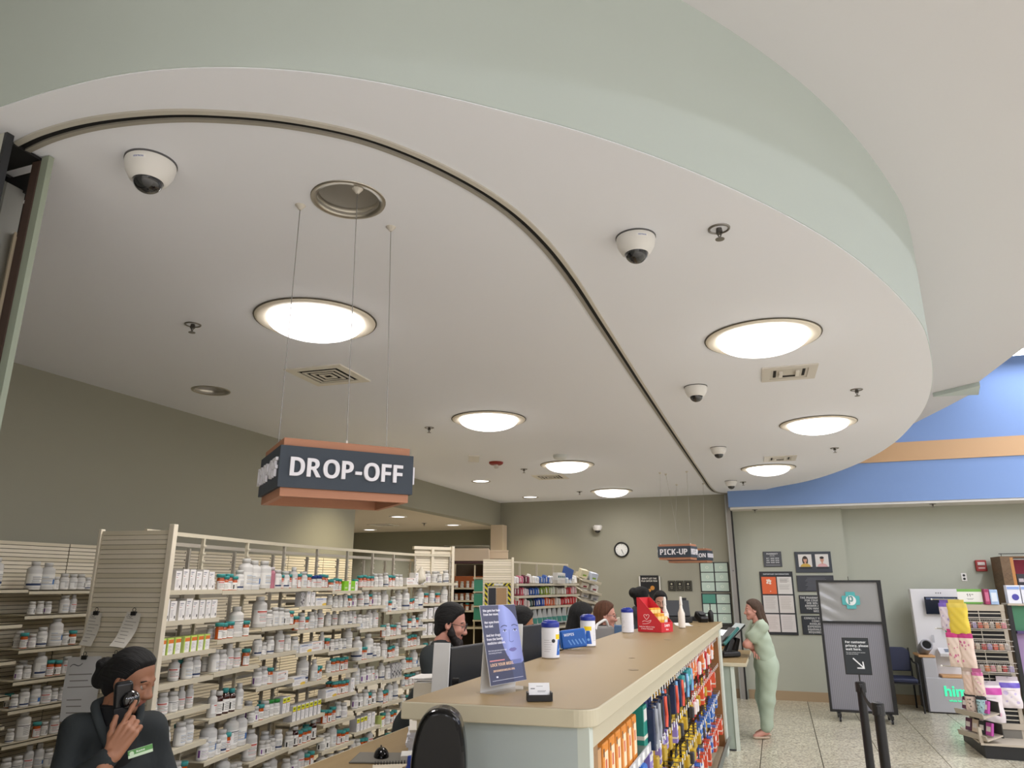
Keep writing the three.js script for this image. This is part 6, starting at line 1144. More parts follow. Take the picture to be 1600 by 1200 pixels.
  mesh('tray_post', at(box(0.03, 1.95, 0.03), -0.1, 0.975, -0.12), sm, tr);
  const ty = [1.84, 1.7, 1.58, 1.45, 1.3, 1.1];
  ty.forEach((y) => { mesh('tray', merge([at(box(0.3, 0.008, 0.2), 0, y, 0, 0.3, 0, -0.18), at(box(0.3, 0.03, 0.006), 0, y - 0.025, 0.1, 0.3, 0, -0.18), at(box(0.3, 0.07, 0.006), 0, y + 0.03, -0.1, 0, 0, -0.18)]), sm, tr); });
  for (let r = 0; r < 4; r++) for (let i = 0; i < 2; i++) {
    const o = thing('carton', [['cream', 'blue edged'], ['cream', 'white'], ['pale', 'grey'], ['grey', 'pale']][r][i] + ' carton on ' + ordinal(r) + ' sloping tray', 'carton', [-2.35, ty[r], -9.48], 0.75);
    mesh('box_body', at(box(0.11, 0.07 + 0.03 * (r === 0), 0.09, 0.003), -0.07 + i * 0.14, 0.064 + (i ? -0.02 : 0.02), 0.0, 0.3, 0, -0.18), mat([['#cfc7a8', '#b9c0cf'], ['#cdc6b4', '#d9d6cf'], ['#c5c1ba', '#a9a7a3'], ['#aaa7a2', '#c2beb6']][r][i], 0.55), o);
    mesh('box_mark', at(box(0.05, 0.02, 0.092), -0.07 + i * 0.14, 0.05 + (i ? -0.02 : 0.02), 0.0, 0.3, 0, -0.18), mat(['#7a9a3a', '#8a3a44', '#7a7a80', '#5a5a60'][r], 0.5), o);
  }
  // blue binder and white cartons lying tilted on the top
  const bb = thing('blue_binder', 'blue binder leaning on white cartons on top of the second gondola', 'binder', [-2.5, 1.83, -9.02], 1.0); mesh('cover', at(box(0.16, 0.14, 0.03, 0.004), 0, 0.09, 0, 0, 0, -0.35), mat('#2f4f8e', 0.5), bb); mesh('pages', at(box(0.15, 0.12, 0.02), 0.005, 0.09, -0.002, 0, 0, -0.35), mat('#d4d2cc', 0.6), bb);
  for (let k = 0; k < 4; k++) { const o = thing('carton', 'white and teal carton in a tilted row under the blue binder, ' + ordinal(k), 'carton', [-2.53, 1.875, -8.62 - k * 0.075], 1.3); mesh('box_body', at(box(0.065, 0.09, 0.07, 0.003), 0, 0.0, 0, 0, 0, -0.12), mat('#dcdad4', 0.55), o); mesh('teal_mark', at(box(0.03, 0.025, 0.072), 0, 0.0, 0, 0, 0, -0.12), mat('#2c5f5e', 0.5), o); mesh('lower_box', at(box(0.065, 0.04, 0.07), 0, -0.06, 0), mat('#cfcac0', 0.6), o); }
}

// ---------------------------------------------------------------- storage bays seen past the gondola
{
  const t = thing('storage_cabinet', 'tall cream storage cabinet with a boxed header and open shelves', 'cabinet', [-3.9, 0, -9.1], 0.35);
  const cm = mat('#cbb9a2', 0.65), sm = mat('#cfc4ab', 0.55);
  mesh('header_box', at(box(0.5, 0.16, 0.42, 0.004), 0.03, 2.16, 0.1), cm, t);
  mesh('header_lip', merge([at(box(0.46, 0.03, 0.4), 0.03, 2.065, 0.08)]), mat('#4b2f33', 0.6), t);
  mesh('side_panel', span(-0.24, 0, -0.45, -0.2, 2.08, 0.1), sm, t); mesh('side_panel', span(0.2, 0, -0.45, 0.24, 2.08, 0.0), sm, t);
  mesh('back_panel', span(-0.2, 0, -0.45, 0.2, 2.05, -0.43), mat('#4b4438', 0.8), t);
  for (const y of [0.5, 0.9, 1.24, 1.45, 1.58, 1.74]) mesh('shelf', span(-0.2, y - 0.02, -0.43, 0.2, y, 0.05), sm, t);
  for (const [y, h, w] of [[1.8, 0.15, 'upper'], [1.62, 0.09, 'middle'], [1.47, 0.08, 'lower']]) {
    const o = thing('orange_bin', w + ' orange bin in the cream storage cabinet', 'bin', [-3.9, { upper: 1.7405, middle: 1.5805, lower: 1.4505 }[w], -9.1], 0.35);
    mesh('bin_wall', at(box(0.38, h, 0.02, 0.003), 0, h / 2 + 0.0, -0.1), mat('#c0662a', 0.55), o); mesh('bin_floor', at(box(0.38, 0.012, 0.26), 0, 0.006, -0.22), mat('#a8551f', 0.6), o);
  }
  for (let r = 0; r < 3; r++) for (let k = 0; k < 5; k++) stock(pick(['S', 'S', 'W', 'T']), -3.9 + (-0.16 + k * 0.075) * Math.cos(0.35) + 0.0 * Math.sin(0.35), [1.7405, 1.5805, 1.4505][r], -9.1 - (-0.16 + k * 0.075) * Math.sin(0.35), 0.4, ordinal(k) + ' on the ' + ['upper', 'middle', 'lower'][r] + ' shelf of the storage cabinet', 'medicine in the storage cabinet', 0.1);
  for (const [y, w] of [[1.77, 'upper'], [1.6, 'middle'], [1.43, 'lower']]) { const o = thing('teal_bin', w + ' teal bin standing beside the slatted end panel', 'bin', [-3.56, y - 0.07, -8.65], 0.3); mesh('bin_shell', at(box(0.11, 0.14, 0.2, 0.006), 0, 0.07, 0), mat('#3f8f7a', 0.5), o); mesh('bin_rim', at(box(0.115, 0.012, 0.205, 0.003), 0, 0.14, 0), mat('#6fae9c', 0.5), o); }
  const rk = thing('bin_rack', 'narrow almond rack carrying the teal bins', 'rack', [-3.56, 0, -8.65], 0.3); for (const y of [1.352, 1.522, 1.692, 1.86]) mesh('rack_shelf', at(box(0.13, 0.014, 0.24), 0, y, 0), sm, rk); mesh('rack_post', span(-0.075, 0, -0.13, -0.06, 2.02, -0.1), sm, rk); mesh('rack_post', span(0.06, 0, -0.13, 0.075, 2.02, -0.1), sm, rk);
  const b2 = thing('archive_box', 'cream archive box on the high shelf right of the cabinet header', 'box', [-3.6, 2.1105, -9.45], 0.35); mesh('box_body', at(box(0.26, 0.1, 0.2, 0.003), 0, 0.06, 0), mat('#cdb99e', 0.65), b2); mesh('box_lid', at(box(0.27, 0.02, 0.21), 0, 0.115, 0), mat('#d2bfa5', 0.65), b2);
  const s2 = thing('high_shelf', 'tall cream shelf unit supporting the archive box', 'shelving', [-3.6, 0, -9.45], 0.35); mesh('unit_panel', span(-0.14, 0, -0.1, 0.14, 2.1, -0.08), cm, s2); mesh('top_plate', span(-0.14, 2.09, -0.1, 0.14, 2.11, 0.11), cm, s2);
  const ro = thing('rolled_cover', 'rolled grey sheet lying on top of the storage cabinet', 'sheet', [-3.93, 2.24, -9.1], 0.35); mesh('roll', at(cyl(0.025, 0.025, 0.62, 16), 0, 0.03, 0.02, 0, 0, Math.PI / 2), mat('#6f6a58', 0.7), ro); mesh('loose_edge', at(box(0.6, 0.004, 0.1), 0, 0.006, 0.06), mat('#7d7763', 0.7), ro);
}

// ---------------------------------------------------------------- notes clipped to the gondola's end panel
{
  const tp = Math.atan2(0.99, -0.15 * -1) ;
  const base = [-3.19, -2.93], turn = 0.128 + 0.02;
  const note = (label, lx, y, w, h, tilt, curl, c = '#d9d4c8') => {
    const o = thing('clipped_note', label, 'note', [base[0] + lx * Math.cos(turn), y, base[1] - lx * Math.sin(turn) + 0.016], turn);
    const g = new THREE.PlaneGeometry(w, h, 6, 14); const p = g.attributes.position; for (let i = 0; i < p.count; i++) { const v = (h / 2 - p.getY(i)) / h; p.setZ(i, 0.006 + curl * v * v + 0.004 * Math.sin(v * 7 + p.getX(i) * 20)); } g.translate(0, -h / 2, 0); g.computeVertexNormals();
    const tx = canvasTex(128, 192, (k) => { k.fillStyle = c; k.fillRect(0, 0, 128, 192); k.fillStyle = '#77736c'; for (let i = 0; i < 9; i++) if (rnd() < 0.8) k.fillRect(12 + rnd() * 10, 14 + i * 19, 50 + rnd() * 46, 2.5); k.strokeStyle = '#3a3a3e'; k.lineWidth = 2; k.beginPath(); k.moveTo(12, 30); k.bezierCurveTo(30, 10, 40, 40, 60, 20); k.stroke(); });
    mesh('sheet', at(g, 0, 0, 0, 0, 0, tilt), mat('#ffffff', 0.7, { map: tx, side: THREE.DoubleSide }), o);
    mesh('clip', merge([at(box(0.03, 0.02, 0.014, 0.003), 0, -0.004, 0.008), at(new THREE.TorusGeometry(0.009, 0.0015, 6, 14), 0, 0.014, 0.008)]), mBlack, o);
  };
  note('narrow blank note clipped on the left of the slatted end panel', -0.13, 1.655, 0.075, 0.16, -0.08, 0.03);
  note('curling receipt note clipped on the right of the slatted end panel', 0.09, 1.655, 0.09, 0.16, -0.1, 0.07);
  note('large handwritten sheet on the end panel behind the head of the phone woman', -0.16, 1.44, 0.2, 0.3, 0.05, 0.01, '#d3d2d0');
  note('yellowed slip clipped over the large handwritten sheet', 0.02, 1.45, 0.12, 0.17, 0.12, 0.03, '#d2c7a8');
}
// ---------------------------------------------------------------- people: smooth bodies meshed from distance fields
const smin = (a, b, k) => { const h = Math.max(k - Math.abs(a - b), 0) / k; return Math.min(a, b) - h * h * k * 0.25; };
const cap = (a, b, ra, rb = ra) => ({ a, b, ra, rb, d: [b[0] - a[0], b[1] - a[1], b[2] - a[2]], l2: (b[0] - a[0]) ** 2 + (b[1] - a[1]) ** 2 + (b[2] - a[2]) ** 2 + 1e-9 });
const ell = (c, r) => ({ c, r });
function prim(q, x, y, z) {
  if (q.c) { const u = (x - q.c[0]) / q.r[0], v = (y - q.c[1]) / q.r[1], w = (z - q.c[2]) / q.r[2]; const k0 = Math.sqrt(u * u + v * v + w * w), k1 = Math.sqrt((u / q.r[0]) ** 2 + (v / q.r[1]) ** 2 + (w / q.r[2]) ** 2) + 1e-9; return k0 * (k0 - 1) / k1; }
  const px = x - q.a[0], py = y - q.a[1], pz = z - q.a[2]; let t = (px * q.d[0] + py * q.d[1] + pz * q.d[2]) / q.l2; t = t < 0 ? 0 : t > 1 ? 1 : t;
  return Math.hypot(px - q.d[0] * t, py - q.d[1] * t, pz - q.d[2] * t) - (q.ra + (q.rb - q.ra) * t);
}
const field = (ps, k) => (x, y, z) => { let d = 9; for (const q of ps) d = smin(d, prim(q, x, y, z), k); return d; };
function bounds(ps, pad) {
  const lo = [9e9, 9e9, 9e9], hi = [-9e9, -9e9, -9e9];
  for (const q of ps) for (let i = 0; i < 3; i++) {
    if (q.c) { lo[i] = Math.min(lo[i], q.c[i] - q.r[i]); hi[i] = Math.max(hi[i], q.c[i] + q.r[i]); }
    else { const r = Math.max(q.ra, q.rb); lo[i] = Math.min(lo[i], q.a[i] - r, q.b[i] - r); hi[i] = Math.max(hi[i], q.a[i] + r, q.b[i] + r); }
  }
  return [lo.map((v) => v - pad), hi.map((v) => v + pad)];
}
// naive surface nets
function netMesh(f, lo, hi, cell, colorFn) {
  const n = [0, 1, 2].map((i) => Math.max(3, Math.ceil((hi[i] - lo[i]) / cell) + 1)), [nx, ny, nz] = n;
  const val = new Float32Array(nx * ny * nz); let q = 0;
  for (let k = 0; k < nz; k++) for (let j = 0; j < ny; j++) for (let i = 0; i < nx; i++) val[q++] = f(lo[0] + i * cell, lo[1] + j * cell, lo[2] + k * cell);
  const id = new Int32Array(nx * ny * nz).fill(-1), pos = [], idx = [], at3 = (i, j, k) => i + nx * (j + ny * k);
  const ed = [[0, 1], [2, 3], [4, 5], [6, 7], [0, 2], [1, 3], [4, 6], [5, 7], [0, 4], [1, 5], [2, 6], [3, 7]];
  for (let k = 0; k < nz - 1; k++) for (let j = 0; j < ny - 1; j++) for (let i = 0; i < nx - 1; i++) {
    const v = []; let m = 0;
    for (let c = 0; c < 8; c++) { v[c] = val[at3(i + (c & 1), j + ((c >> 1) & 1), k + (c >> 2))]; if (v[c] < 0) m |= 1 << c; }
    if (m === 0 || m === 255) continue;
    let sx = 0, sy = 0, sz = 0, cn = 0;
    for (const [a, b] of ed) if ((v[a] < 0) !== (v[b] < 0)) { const t = v[a] / (v[a] - v[b]); sx += (a & 1) + t * ((b & 1) - (a & 1)); sy += ((a >> 1) & 1) + t * (((b >> 1) & 1) - ((a >> 1) & 1)); sz += (a >> 2) + t * ((b >> 2) - (a >> 2)); cn++; }
    id[at3(i, j, k)] = pos.length / 3; pos.push(lo[0] + (i + sx / cn) * cell, lo[1] + (j + sy / cn) * cell, lo[2] + (k + sz / cn) * cell);
  }
  const quad = (a, b, c, d, flip) => { if (a < 0 || b < 0 || c < 0 || d < 0) return; flip ? idx.push(a, c, b, a, d, c) : idx.push(a, b, c, a, c, d); };
  for (let k = 1; k < nz - 1; k++) for (let j = 1; j < ny - 1; j++) for (let i = 1; i < nx - 1; i++) {
    const s = val[at3(i, j, k)] < 0;
    if (s !== (val[at3(i + 1, j, k)] < 0)) quad(id[at3(i, j - 1, k - 1)], id[at3(i, j, k - 1)], id[at3(i, j, k)], id[at3(i, j - 1, k)], !s);
    if (s !== (val[at3(i, j + 1, k)] < 0)) quad(id[at3(i - 1, j, k - 1)], id[at3(i - 1, j, k)], id[at3(i, j, k)], id[at3(i, j, k - 1)], !s);
    if (s !== (val[at3(i, j, k + 1)] < 0)) quad(id[at3(i - 1, j - 1, k)], id[at3(i, j - 1, k)], id[at3(i, j, k)], id[at3(i - 1, j, k)], !s);
  }
  const g = new THREE.BufferGeometry();
  g.setAttribute('position', new THREE.Float32BufferAttribute(pos, 3)); g.setIndex(idx); g.computeVertexNormals();
  if (colorFn) { const c = []; for (let i = 0; i < pos.length; i += 3) c.push(...colorFn(pos[i], pos[i + 1], pos[i + 2])); g.setAttribute('color', new THREE.Float32BufferAttribute(c, 3)); }
  return g;
}
const joinMesh = (gs) => mergeGeometries(gs.map((g) => { const q = g.clone(); q.deleteAttribute('uv'); return q; }));
const lin = (hex) => { const c = new THREE.Color(hex); return [c.r, c.g, c.b]; };
const add = (a, b, s = 1) => [a[0] + b[0] * s, a[1] + b[1] * s, a[2] + b[2] * s];
const unit = (a) => { const l = Math.hypot(...a); return [a[0] / l, a[1] / l, a[2] / l]; };
const cross3 = (a, b) => [a[1] * b[2] - a[2] * b[1], a[2] * b[0] - a[0] * b[2], a[0] * b[1] - a[1] * b[0]];
const rotAbout = (v, ax, ang) => { const q = V(...v).applyAxisAngle(V(...ax), ang); return [q.x, q.y, q.z]; };

// head in its own frame: eyes at y = 0, facing +z, chin at y = -0.115
function headPrims(p) {
  const w = p.wide || 1;
  return [ell([0, 0.035, -0.012], [0.074 * w, 0.086, 0.094]), ell([0, -0.03, 0.03], [0.06 * w, 0.082, 0.06]), cap([-0.05 * w, -0.05, 0.005], [-0.014, -0.1, 0.066], 0.02, 0.02), cap([0.05 * w, -0.05, 0.005], [0.014, -0.1, 0.066], 0.02, 0.02), ell([0, -0.098, 0.07], [0.022, 0.017, 0.018]),
    cap([-0.028, 0.018, 0.076], [0.028, 0.018, 0.076], 0.013), cap([0, 0.005, 0.084], [0, -0.036, 0.106], 0.008, 0.012), ell([-0.011, -0.041, 0.095], [0.01, 0.008, 0.011]), ell([0.011, -0.041, 0.095], [0.01, 0.008, 0.011]),
    ell([-0.036, -0.03, 0.062], [0.024, 0.022, 0.022]), ell([0.036, -0.03, 0.062], [0.024, 0.022, 0.022]), cap([0, -0.09, -0.02], [0, -0.2, -0.045], 0.053 * w, 0.06 * w)];
}
function headGeo(p, cell) {
  const ps = headPrims(p), core = field(ps, 0.018);
  const lips = [cap([-0.018, -0.066, 0.083], [0.018, -0.066, 0.083], 0.0075), cap([-0.014, -0.076, 0.082], [0.014, -0.076, 0.082], 0.0085)];
  const ears = [-1, 1].map((s) => [ell([s * 0.077 * (p.wide || 1), -0.008, -0.008], [0.011, 0.032, 0.02]), ell([s * 0.084 * (p.wide || 1), -0.006, -0.002], [0.006, 0.02, 0.011])]);
  const f = (x, y, z) => {
    let d = core(x, y, z);
    for (const s of [-1, 1]) { const e = Math.hypot((x - s * 0.031) / 1.25, y + 0.001, z - 0.096) - 0.0135; d = -smin(-d, e, 0.012); }
    for (const q of lips) d = smin(d, prim(q, x, y, z), 0.006);
    for (const e of ears) { let q = prim(e[0], x, y, z); q = Math.max(q, -(prim(e[1], x, y, z))); d = smin(d, q, 0.008); }
    return d;
  };
  const skin = lin(p.skin), lip = lin(p.lip || '#a8605a');
  const col = (x, y, z) => { const l = z > 0.076 && Math.abs(y + 0.071) < 0.0125 && Math.abs(x) < 0.023 ? 0.75 : 0; return skin.map((s, i) => s * (1 - l) + lip[i] * l); };
  return netMesh(f, [-0.1, -0.2, -0.12], [0.1, 0.14, 0.13], cell, col);
}
// hand: wrist point, direction to the knuckles, thumb side, palm-facing normal, finger curls
function handPrims(w, dir, th, nrm, curl, s = 1) {
  const ps = [], lens = [[0.042, 0.026, 0.021], [0.046, 0.03, 0.022], [0.043, 0.028, 0.021], [0.034, 0.021, 0.018]], rad = [0.0088, 0.009, 0.0086, 0.0076];
  for (let i = 0; i < 4; i++) {
    const spread = (1.5 - i), base = add(add(w, dir, 0.088 * s - Math.abs(spread - 0.5) * 0.004), th, spread * 0.0195 * s);
    ps.push(cap(add(w, th, spread * 0.011 * s), base, 0.017 * s, 0.0115 * s));
    let p = base, d = unit(add(dir, th, spread * 0.06)), ang = curl[i];
    for (let k = 0; k < 3; k++) { d = rotAbout(d, unit(cross3(dir, nrm)), ang * (k ? 0.95 : 0.75)); const e = add(p, d, lens[i][k] * s); ps.push(cap(p, e, rad[i] * s * (1 - 0.06 * k), rad[i] * s * (0.94 - 0.08 * k))); p = e; }
  }
  let p = add(add(w, dir, 0.022 * s), th, 0.022 * s), d = unit(add(add(dir, th, 0.75), nrm, 0.35 + curl[4] * 0.4));
  for (const [k, L, r] of [[0, 0.042, 0.0145], [1, 0.032, 0.0108], [2, 0.026, 0.0098]]) { const e = add(p, d, L * s); ps.push(cap(p, e, r * s, r * s * 0.9)); p = e; d = unit(add(add(d, dir, 0.35), nrm, curl[4] * 0.3)); }
  return ps;
}
function headMatrix(h) {
  return new THREE.Matrix4().compose(V(...h.p), new THREE.Quaternion().setFromEuler(new THREE.Euler(h.pitch || 0, h.yaw, h.roll || 0, 'YXZ')), V(1, 1, 1).multiplyScalar(h.size || 1));
}
const toneMat = (c, rough = 0.75) => new THREE.MeshStandardMaterial({ color: new THREE.Color(c), roughness: rough });
// standing or leaning joints from a neck point, a facing and a pelvis
function pose(neck, turn, pel, o = {}) {
  const f = [Math.sin(turn), 0, Math.cos(turn)], l = [Math.cos(turn), 0, -Math.sin(turn)], hw = o.hw || 0.17;
  const J = { neck, pel, f, l };
  J.shL = add(add(neck, l, hw), [0, -0.075, 0]); J.shR = add(add(neck, l, -hw), [0, -0.075, 0]);
  J.chest = add(add(neck, [0, -0.24, 0]), f, -0.01);
  for (const [s, k] of [[1, 'L'], [-1, 'R']]) {
    J['el' + k] = add(add(add(J['sh' + k], [0, -0.27, 0]), l, s * 0.04), f, -0.03);
    J['wr' + k] = add(add(add(J['el' + k], [0, 0.1, 0]), f, o.reach || 0.2), l, -s * 0.05);
    J['hip' + k] = add(add(pel, l, s * 0.085), [0, -0.06, 0]);
    const gy = pel[1] - 0.06;
    J['an' + k] = add([J['hip' + k][0], 0.085, J['hip' + k][2]], f, o.foot || -0.01);
    J['kn' + k] = [(J['hip' + k][0] + J['an' + k][0]) / 2 + f[0] * 0.025, gy * 0.53 + 0.03, (J['hip' + k][2] + J['an' + k][2]) / 2 + f[2] * 0.025];
    J['toe' + k] = add([J['an' + k][0], 0.035, J['an' + k][2]], f, 0.13);
  }
  return { ...J, ...o.set };
}
const strandRow = [...Array(256)].map(() => rnd());
const strand = (x, y) => { const w = strandRow[(x + Math.round(3 * Math.sin(y * 0.05))) & 255] * 0.6 + strandRow[(x >> 2) & 63] * 0.4; return w; };
const strandTex = noiseTex(256, (x, y) => { const v = 120 + 130 * strand(x, y); return [v, v, v]; });
const strandBump = noiseTex(256, (x, y) => { const v = 255 * strand(x, y); return [v, v, v]; }, false);
function figure(o) {
  const J = o.J, base = [o.base[0], 0, o.base[1]];
  const t = thing('person', o.label, 'person', base);
  const skinM = new THREE.MeshPhysicalMaterial({ vertexColors: true, roughness: 0.55, sheen: 0.2, sheenRoughness: 0.5 });
  const c = o.cell, G = (g) => g.translate(-base[0], 0, -base[2]);
  const s = o.build || 1, L = J.l;
  const torso = (e) => [cap(add(J.chest, L, 0.065), add(J.pel, L, 0.055), 0.1 * s + e, 0.108 * s + e), cap(add(J.chest, L, -0.065), add(J.pel, L, -0.055), 0.1 * s + e, 0.108 * s + e), cap(J.shL, J.shR, (e < 0 ? 0.046 : 0.058) * s + e), cap(add(J.neck, [0, e < 0 ? -0.09 : -0.05, 0]), J.chest, (e < 0 ? 0.058 : 0.075) * s + e, (e < 0 ? 0.085 : 0.1) * s + e)];
  const arms = (e, full) => ['L', 'R'].flatMap((k) => { const a = [cap(J['sh' + k], J['el' + k], 0.05 * s + e, 0.041 * s + e)]; if (full) a.push(cap(J['el' + k], add(J['wr' + k], unit(add(J['wr' + k], J['el' + k], -1)), e > 0 ? -0.02 : 0), 0.04 * s + e, 0.03 * s + e)); return a; });
  const legs = (e, to = 1) => ['L', 'R'].flatMap((k) => [cap(J['hip' + k], J['kn' + k], 0.082 * s + e, 0.058 * s + e), cap(J['kn' + k], to < 1 ? add(J['kn' + k], add(J['an' + k], J['kn' + k], -1), to) : J['an' + k], 0.056 * s + e, 0.038 * s + e)]);
  // continuous body: trunk, limbs, head and hands
  const sk = lin(o.skin), fill = () => sk;
  const bodyP = [...torso(-0.012), ...arms(0, true), ...legs(-0.004), ...['L', 'R'].map((k) => cap(J['an' + k], J['toe' + k], 0.036, 0.028)), cap(add(J.neck, [0, -0.06, 0]), o.head.p, 0.052, 0.05)];
  const [lo, hi] = bounds(bodyP, c * 1.5);
  // keep the neck stub below the head's own grid
  const bf = field(bodyP, 0.03), cutY = o.head.p[1] - 0.06;
  const parts = [netMesh((x, y, z) => Math.max(bf(x, y, z), y - cutY), lo, hi, c, fill)];
  const hm = headMatrix(o.head);
  parts.push(headGeo({ skin: o.skin, lip: o.lip, wide: o.wide }, o.headCell || 0.005).applyMatrix4(hm));
  for (const k of ['L', 'R']) {
    const dir = unit(add(J['wr' + k], J['el' + k], -1)), h = (o.hands || {})[k] || {};
    const up = [0, 1, 0], d = h.dir || dir; let n = h.nrm || unit(add([0, -1, 0], d, d[1])); const th = h.th || unit(cross3(k === 'L' ? n : d, k === 'L' ? d : n)).map((v) => v);
    const hp = [cap(add(J['wr' + k], d, -0.04), J['wr' + k], 0.029, 0.026), ...handPrims(J['wr' + k], d, th, n, h.curl || [0.35, 0.4, 0.45, 0.5, 0.3], h.size || 1)];
    const [a, b] = bounds(hp, 0.008); parts.push(netMesh(field(hp, 0.008), a, b, h.cell || 0.007, fill));
  }
  const body = mesh('body', G(joinMesh(parts)), skinM, t);
  const hg = new THREE.Group(); // eyes, brows and hair are placed by the head's frame
  const hp = (g) => G(g.clone().applyMatrix4(hm));
  for (const e of [-1, 1]) {
    mesh('eye', hp(at(new THREE.SphereGeometry(0.0122, 16, 12), e * 0.031, -0.001, 0.0745)), toneMat('#b5aaa0', 0.6), t);
    mesh('iris', hp(at(new THREE.SphereGeometry(0.0062, 12, 10), e * 0.031, -0.003, 0.082)), toneMat('#2a1c14', 0.2), t);
    mesh('eyelid', hp(at(new THREE.SphereGeometry(0.0132, 16, 8, 0, 6.3, 0, 1.25), e * 0.031, -0.001, 0.0765, o.lids || 0.55)), toneMat(o.skin, 0.6), t);
    mesh('eyebrow', hp(tube([[e * 0.016, 0.02, 0.088], [e * 0.034, 0.025, 0.083], [e * 0.05, 0.019, 0.069]], 0.0034, 5)), toneMat(o.hair, 0.8), t);
  }
  // hair: the skull grown outwards and cut along the hairline, plus the style's own masses
  const hs = o.hairShape, hps = headPrims({ wide: o.wide }).slice(0, 2), skull = field(hps, 0.02), extra = [ell([0, -0.045, -0.066], [0.056, 0.055, 0.04]), ...(hs.add || [])];
  const ef = field(extra, hs.k || 0.03);
  const hf = (x, y, z) => {
    const side = Math.min(1, Math.abs(x) / 0.06), inner = 0.5 * (y - hs.top) - 0.86 * (z - 0.082) - 0.012 * side * side;
    const ss = (t) => { t = t < 0 ? 0 : t > 1 ? 1 : t; return t * t * (3 - 2 * t); };
    const grow = -0.007 + ((hs.thick || 0.013) + 0.007) * ss(inner / 0.026) * ss((y - (hs.low || -0.1)) / 0.05);
    const d = skull(x, y, z) - grow - 0.0007 * Math.sin(x * 310 + y * 140) * Math.sin(z * 90 + y * 50);
    return smin(d, ef(x, y, z) - 0.0012 * Math.sin(x * 260 + y * 30) * Math.sin(z * 190), 0.02);
  };
  const [a, b] = bounds([...hps, ...extra], 0.03);
  const hg2 = netMesh(hf, a, b, o.hairCell || 0.005), hpos = hg2.attributes.position, uv = [];
  for (let i = 0; i < hpos.count; i++) { const x = hpos.getX(i), y = hpos.getY(i), z = hpos.getZ(i); uv.push(hs.down ? Math.abs(Math.atan2(x, z + 0.02)) * 1.1 : Math.abs(Math.atan2(x, y + 0.03)) * 1.1, (hs.down ? y : z) * 2); }
  hg2.setAttribute('uv', new THREE.Float32BufferAttribute(uv, 2));
  mesh('hair', hp(hg2), new THREE.MeshStandardMaterial({ color: new THREE.Color(o.hair).multiplyScalar(1.5), map: strandTex, bumpMap: strandBump, bumpScale: 0.0035, roughness: 0.7 }), t);
  if (o.beard) {
    const bp = [cap([-0.062, -0.01, 0.008], [-0.056, -0.05, 0.022], 0.016, 0.022), cap([0.062, -0.01, 0.008], [0.056, -0.05, 0.022], 0.016, 0.022), cap([-0.054, -0.058, 0.022], [-0.02, -0.112, 0.068], 0.024, 0.03), cap([0.054, -0.058, 0.022], [0.02, -0.112, 0.068], 0.024, 0.03), ell([0, -0.122, 0.066], [0.04, 0.05, 0.038]), cap([-0.024, -0.054, 0.088], [0.024, -0.054, 0.088], 0.0075)];
    const bb = field(bp, 0.02), lipQ = ell([0, -0.07, 0.1], [0.02, 0.011, 0.02]);
    const [c0, c1] = bounds(bp, 0.02);
    mesh('beard', hp(netMesh((x, y, z) => Math.max(bb(x, y, z) - 0.0015 * Math.sin(x * 260) * Math.sin(y * 200), -prim(lipQ, x, y, z)), c0, c1, o.headCell || 0.005)), toneMat(o.beard, 0.7), t);
  }
  if (o.glasses) {
    const gs = []; for (const e of [-1, 1]) { gs.push(at(new THREE.TorusGeometry(0.023, 0.0018, 6, 24), e * 0.032, -0.002, 0.101)); gs.push(rod([e * 0.055, 0.004, 0.098], [e * 0.083, 0.004, -0.01], 0.0018, 5)); } gs.push(rod([-0.01, 0.003, 0.103], [0.01, 0.003, 0.103], 0.0018, 5));
    mesh('glasses', hp(merge(gs)), toneMat(o.glasses, 0.3), t);
  }
  // clothing
  if (o.top) {
    const ps = [...torso(0.008), ...arms(0.01, o.top.sleeve === 'long')]; if (o.top.sleeve === 'short') { ps.splice(4, 2); for (const k of ['L', 'R']) ps.push(cap(J['sh' + k], add(J['sh' + k], add(J['el' + k], J['sh' + k], -1), 0.55), 0.068 * s, 0.078 * s)); }
    const tf = field(ps, 0.035), [a2, b2] = bounds(ps, c * 2), nk = o.top.neck || [0.062, 0.02], npos = add(J.neck, J.f, 0.03);
    const g = netMesh((x, y, z) => { let d = tf(x, y, z) + 0.0035 * Math.sin(y * 46 + x * 21) * Math.sin(z * 33 + x * 17); const hole = Math.hypot(x - npos[0], (y - npos[1] - 0.0) * 0.9, z - npos[2]) - nk[0]; return Math.max(d, -hole); }, a2, b2, c);
    mesh(o.top.name, G(g), toneMat(o.top.color, 0.85), t);
  }
  if (o.bottom) {
    const ps = [cap(add(J.pel, L, 0.05), add(J.pel, L, -0.05), (o.bottom.hip || 0.115) * s), ...legs(o.bottom.ease || 0.014, o.bottom.len || 0.96)]; if (o.bottom.up) ps.push(cap(add(J.pel, L, 0.05), add(add(J.pel, L, 0.04), [0, o.bottom.up, 0]), 0.115 * s, 0.1 * s), cap(add(J.pel, L, -0.05), add(add(J.pel, L, -0.04), [0, o.bottom.up, 0]), 0.115 * s, 0.1 * s));
    const pf = field(ps, 0.04), [a2, b2] = bounds(ps, c * 2);
    mesh(o.bottom.name, G(netMesh((x, y, z) => pf(x, y, z) + 0.003 * Math.sin(y * 38 + z * 30) * Math.sin(x * 35), a2, b2, c)), toneMat(o.bottom.color, 0.85), t);
  }
  if (o.shoes) for (const k of ['L', 'R']) {
    const ps = [cap(add(J['an' + k], [0, -0.045, 0]), J['toe' + k], 0.04, 0.036)], pf = field(ps, 0.02), [a2, b2] = bounds(ps, 0.02);
    mesh('shoe', G(netMesh((x, y, z) => Math.max(pf(x, y, z), 0.002 - y, o.shoes.low ? y - 0.03 : -9), a2, b2, 0.008)), toneMat(o.shoes.color, 0.6), t);
  }
  return { t, J, G, hp };
}
